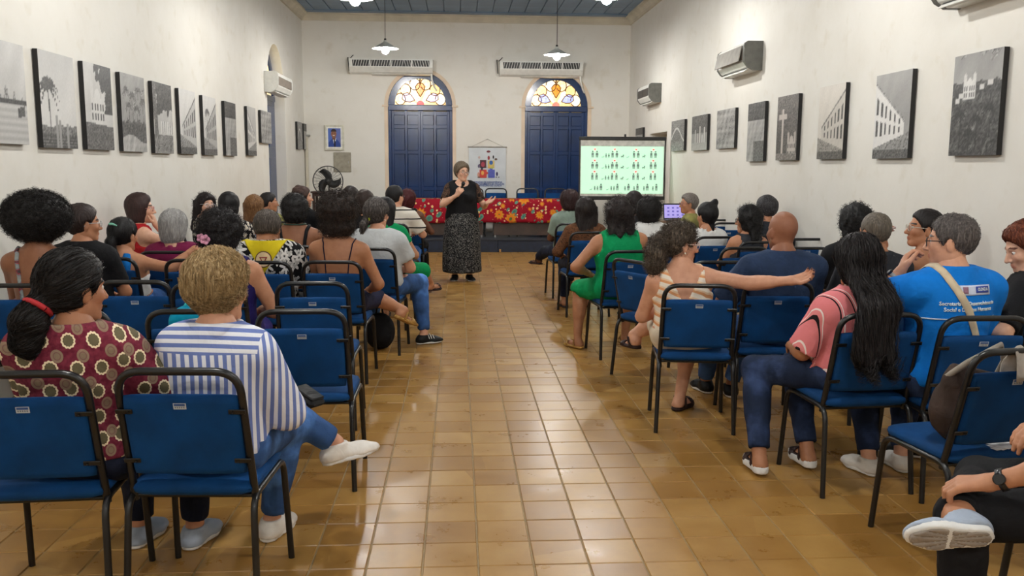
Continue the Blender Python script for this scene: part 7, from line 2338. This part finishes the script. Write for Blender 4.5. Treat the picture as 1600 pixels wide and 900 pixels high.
def bags():
    # brown bag hung on the turned chair
    ch = [o for o in bpy.data.objects if o.name.startswith('chair') and o.get('label', '').endswith('brown bag hung on it')][0]
    bpy.context.view_layer.update()
    W = lambda x, y, z: ch.matrix_world @ Vector((x, y, z))
    t = empty('handbag', W(-.06, -.06, .478), ch.rotation_euler.z); tag(t, 'slouchy dark brown fabric bag resting on the turned chair', 'bag')
    def f(p):
        d = ell(p, A3(0, -.01, .13), (.15, .075, .15))
        d = smin(d, ell(p, A3(.0, -.03, .25), (.12, .05, .10)), .05)
        d = smax(d, -p[:, 2] + .0, .02)
        d = smax(d, (p - A3(0, 0, .30)) @ A3(.25, 0, .97), .01)
        return d + .009 * wob(p, 26, 2) + .004 * wob(p, 60, 5)
    V, Q = nets(f, (-.24, -.18, -.05), (.24, .18, .42), .008, .02)
    link('bag_body', mesh_np('bag_body', V, Q, True), cloth('taupe_bag', (62, 50, 45), var=.2), t)
    MB().tube([(-.11, -.03, .27), (-.08, -.10, .34), (.0, -.17, .42), (.08, -.10, .34), (.11, -.03, .26)], .012, 8).build('handle', cloth('grey_strap', (150, 142, 132)), t)
    # pale cloth hanging over the chair's top bar
    s = empty('shawl', W(.06, -.262, .88), ch.rotation_euler.z); tag(s, 'crumpled pale grey cloth over the top of the turned chair', 'cloth')
    m = MB(); rows = []
    for j in range(12):
        q = j / 11
        y = .05 * math.cos(math.pi * q); z = .022 * math.sin(math.pi * q) - (.13 * abs(q - .5) * 2 if q < .5 else .10 * abs(q - .5) * 2)
        rows.append([(-.10 + .2 * i / 14, y * (1 + .25 * math.sin(i * 1.3 + j * .4)), z + .012 * math.sin(i * 1.1 + j)) for i in range(15)])
    m.grid(rows); o = m.build('drape', cloth('pale_cloth', (176, 168, 158), var=.15), s); md = o.modifiers.new('thick', 'SOLIDIFY'); md.thickness = .006
    # sheets under the chair back
    p = empty('papers', W(.10, -.07, .476), ch.rotation_euler.z + .2); tag(p, 'white folded papers on the seat of the turned chair', 'papers')
    for k in range(3):
        m = MB(); m.grid([[(-.13 + .26 * i / 6, -.10 + .2 * j / 5, .004 * k + .012 * (i / 6) ** 2 * math.sin(j + k)) for i in range(7)] for j in range(6)])
        o = m.build('sheet', mat('paper_white', (226, 226, 230), .7, var=.02), p, rot=(0, 0, .12 * k)); md = o.modifiers.new('thick', 'SOLIDIFY'); md.thickness = .002
    # turquoise bag on the second-row chair
    ch2 = [o for o in bpy.data.objects if o.get('label', '').startswith('empty blue chair with a turquoise bag')][0]
    W2 = lambda x, y, z: ch2.matrix_world @ Vector((x, y, z))
    t2 = empty('turquoise_bag', W2(-.02, -.04, .478), ch2.rotation_euler.z); tag(t2, 'turquoise soft bag standing on an empty chair by the striped shirt', 'bag')
    def f2(p):
        d = ell(p, A3(0, 0, .19), (.17, .10, .20)); d = smin(d, ell(p, A3(0, 0, .33), (.15, .07, .07)), .05)
        return smax(d, -p[:, 2] + .001, .02) + .006 * wob(p, 30, 1)
    V, Q = nets(f2, (-.25, -.2, -.03), (.25, .2, .45), .009, .02)
    link('bag_body', mesh_np('bag_body', V, Q, True), cloth('turquoise', (0, 130, 160), var=.15), t2)
    MB().tube([(-.08, 0, .38), (-.05, 0, .43), (.05, 0, .43), (.08, 0, .38)], .010, 8).build('handle', cloth('teal_strap', (60, 170, 170)), t2)
    # dark backpack under the aisle chair, dark handbag on the striped shirt's lap
    g = at_z(596, 548, 0)
    t3 = empty('backpack', (g.x - .02, g.y + .1, 0)); tag(t3, 'black backpack on the floor under the aisle seats', 'bag')
    def f3(p):
        d = smin(ell(p, A3(0, 0, .15), (.13, .09, .16)), ell(p, A3(0, -.07, .11), (.10, .05, .09)), .03)
        return smax(d, -p[:, 2] + .002, .01)
    V, Q = nets(f3, (-.2, -.2, -.03), (.2, .2, .4), .01)
    link('bag_body', mesh_np('bag_body', V, Q, True), C_BLACK, t3)
    MB().tube([(-.03, .0, .30), (-.02, 0, .35), (.02, 0, .35), (.03, 0, .30)], .008, 6).build('grab_loop', C_BLACK, t3)
    I = PE['stripe']; bpy.context.view_layer.update(); r = I['root']
    p0 = r.matrix_world @ Vector((.24, .30, .655))
    t4 = empty('shoulder_bag', p0, r.rotation_euler.z - .5); tag(t4, 'small black leather bag lying on the striped shirt woman\'s lap', 'bag')
    MB().box((0, 0, 0), (.14, .08, .035), Matrix.Rotation(.35, 3, 'Y'), bev=.014).build('bag_body', C_BSHOE, t4)
    MB().box((.012, -.0, .018), (.11, .065, .010), Matrix.Rotation(.35, 3, 'Y'), bev=.004).build('flap', C_BSHOE, t4)
    MB().tube([(-.09, 0, .03), (-.16, -.06, .08), (-.20, -.14, .14)], .008, 6).build('strap', C_BSHOE, t4)
bags()
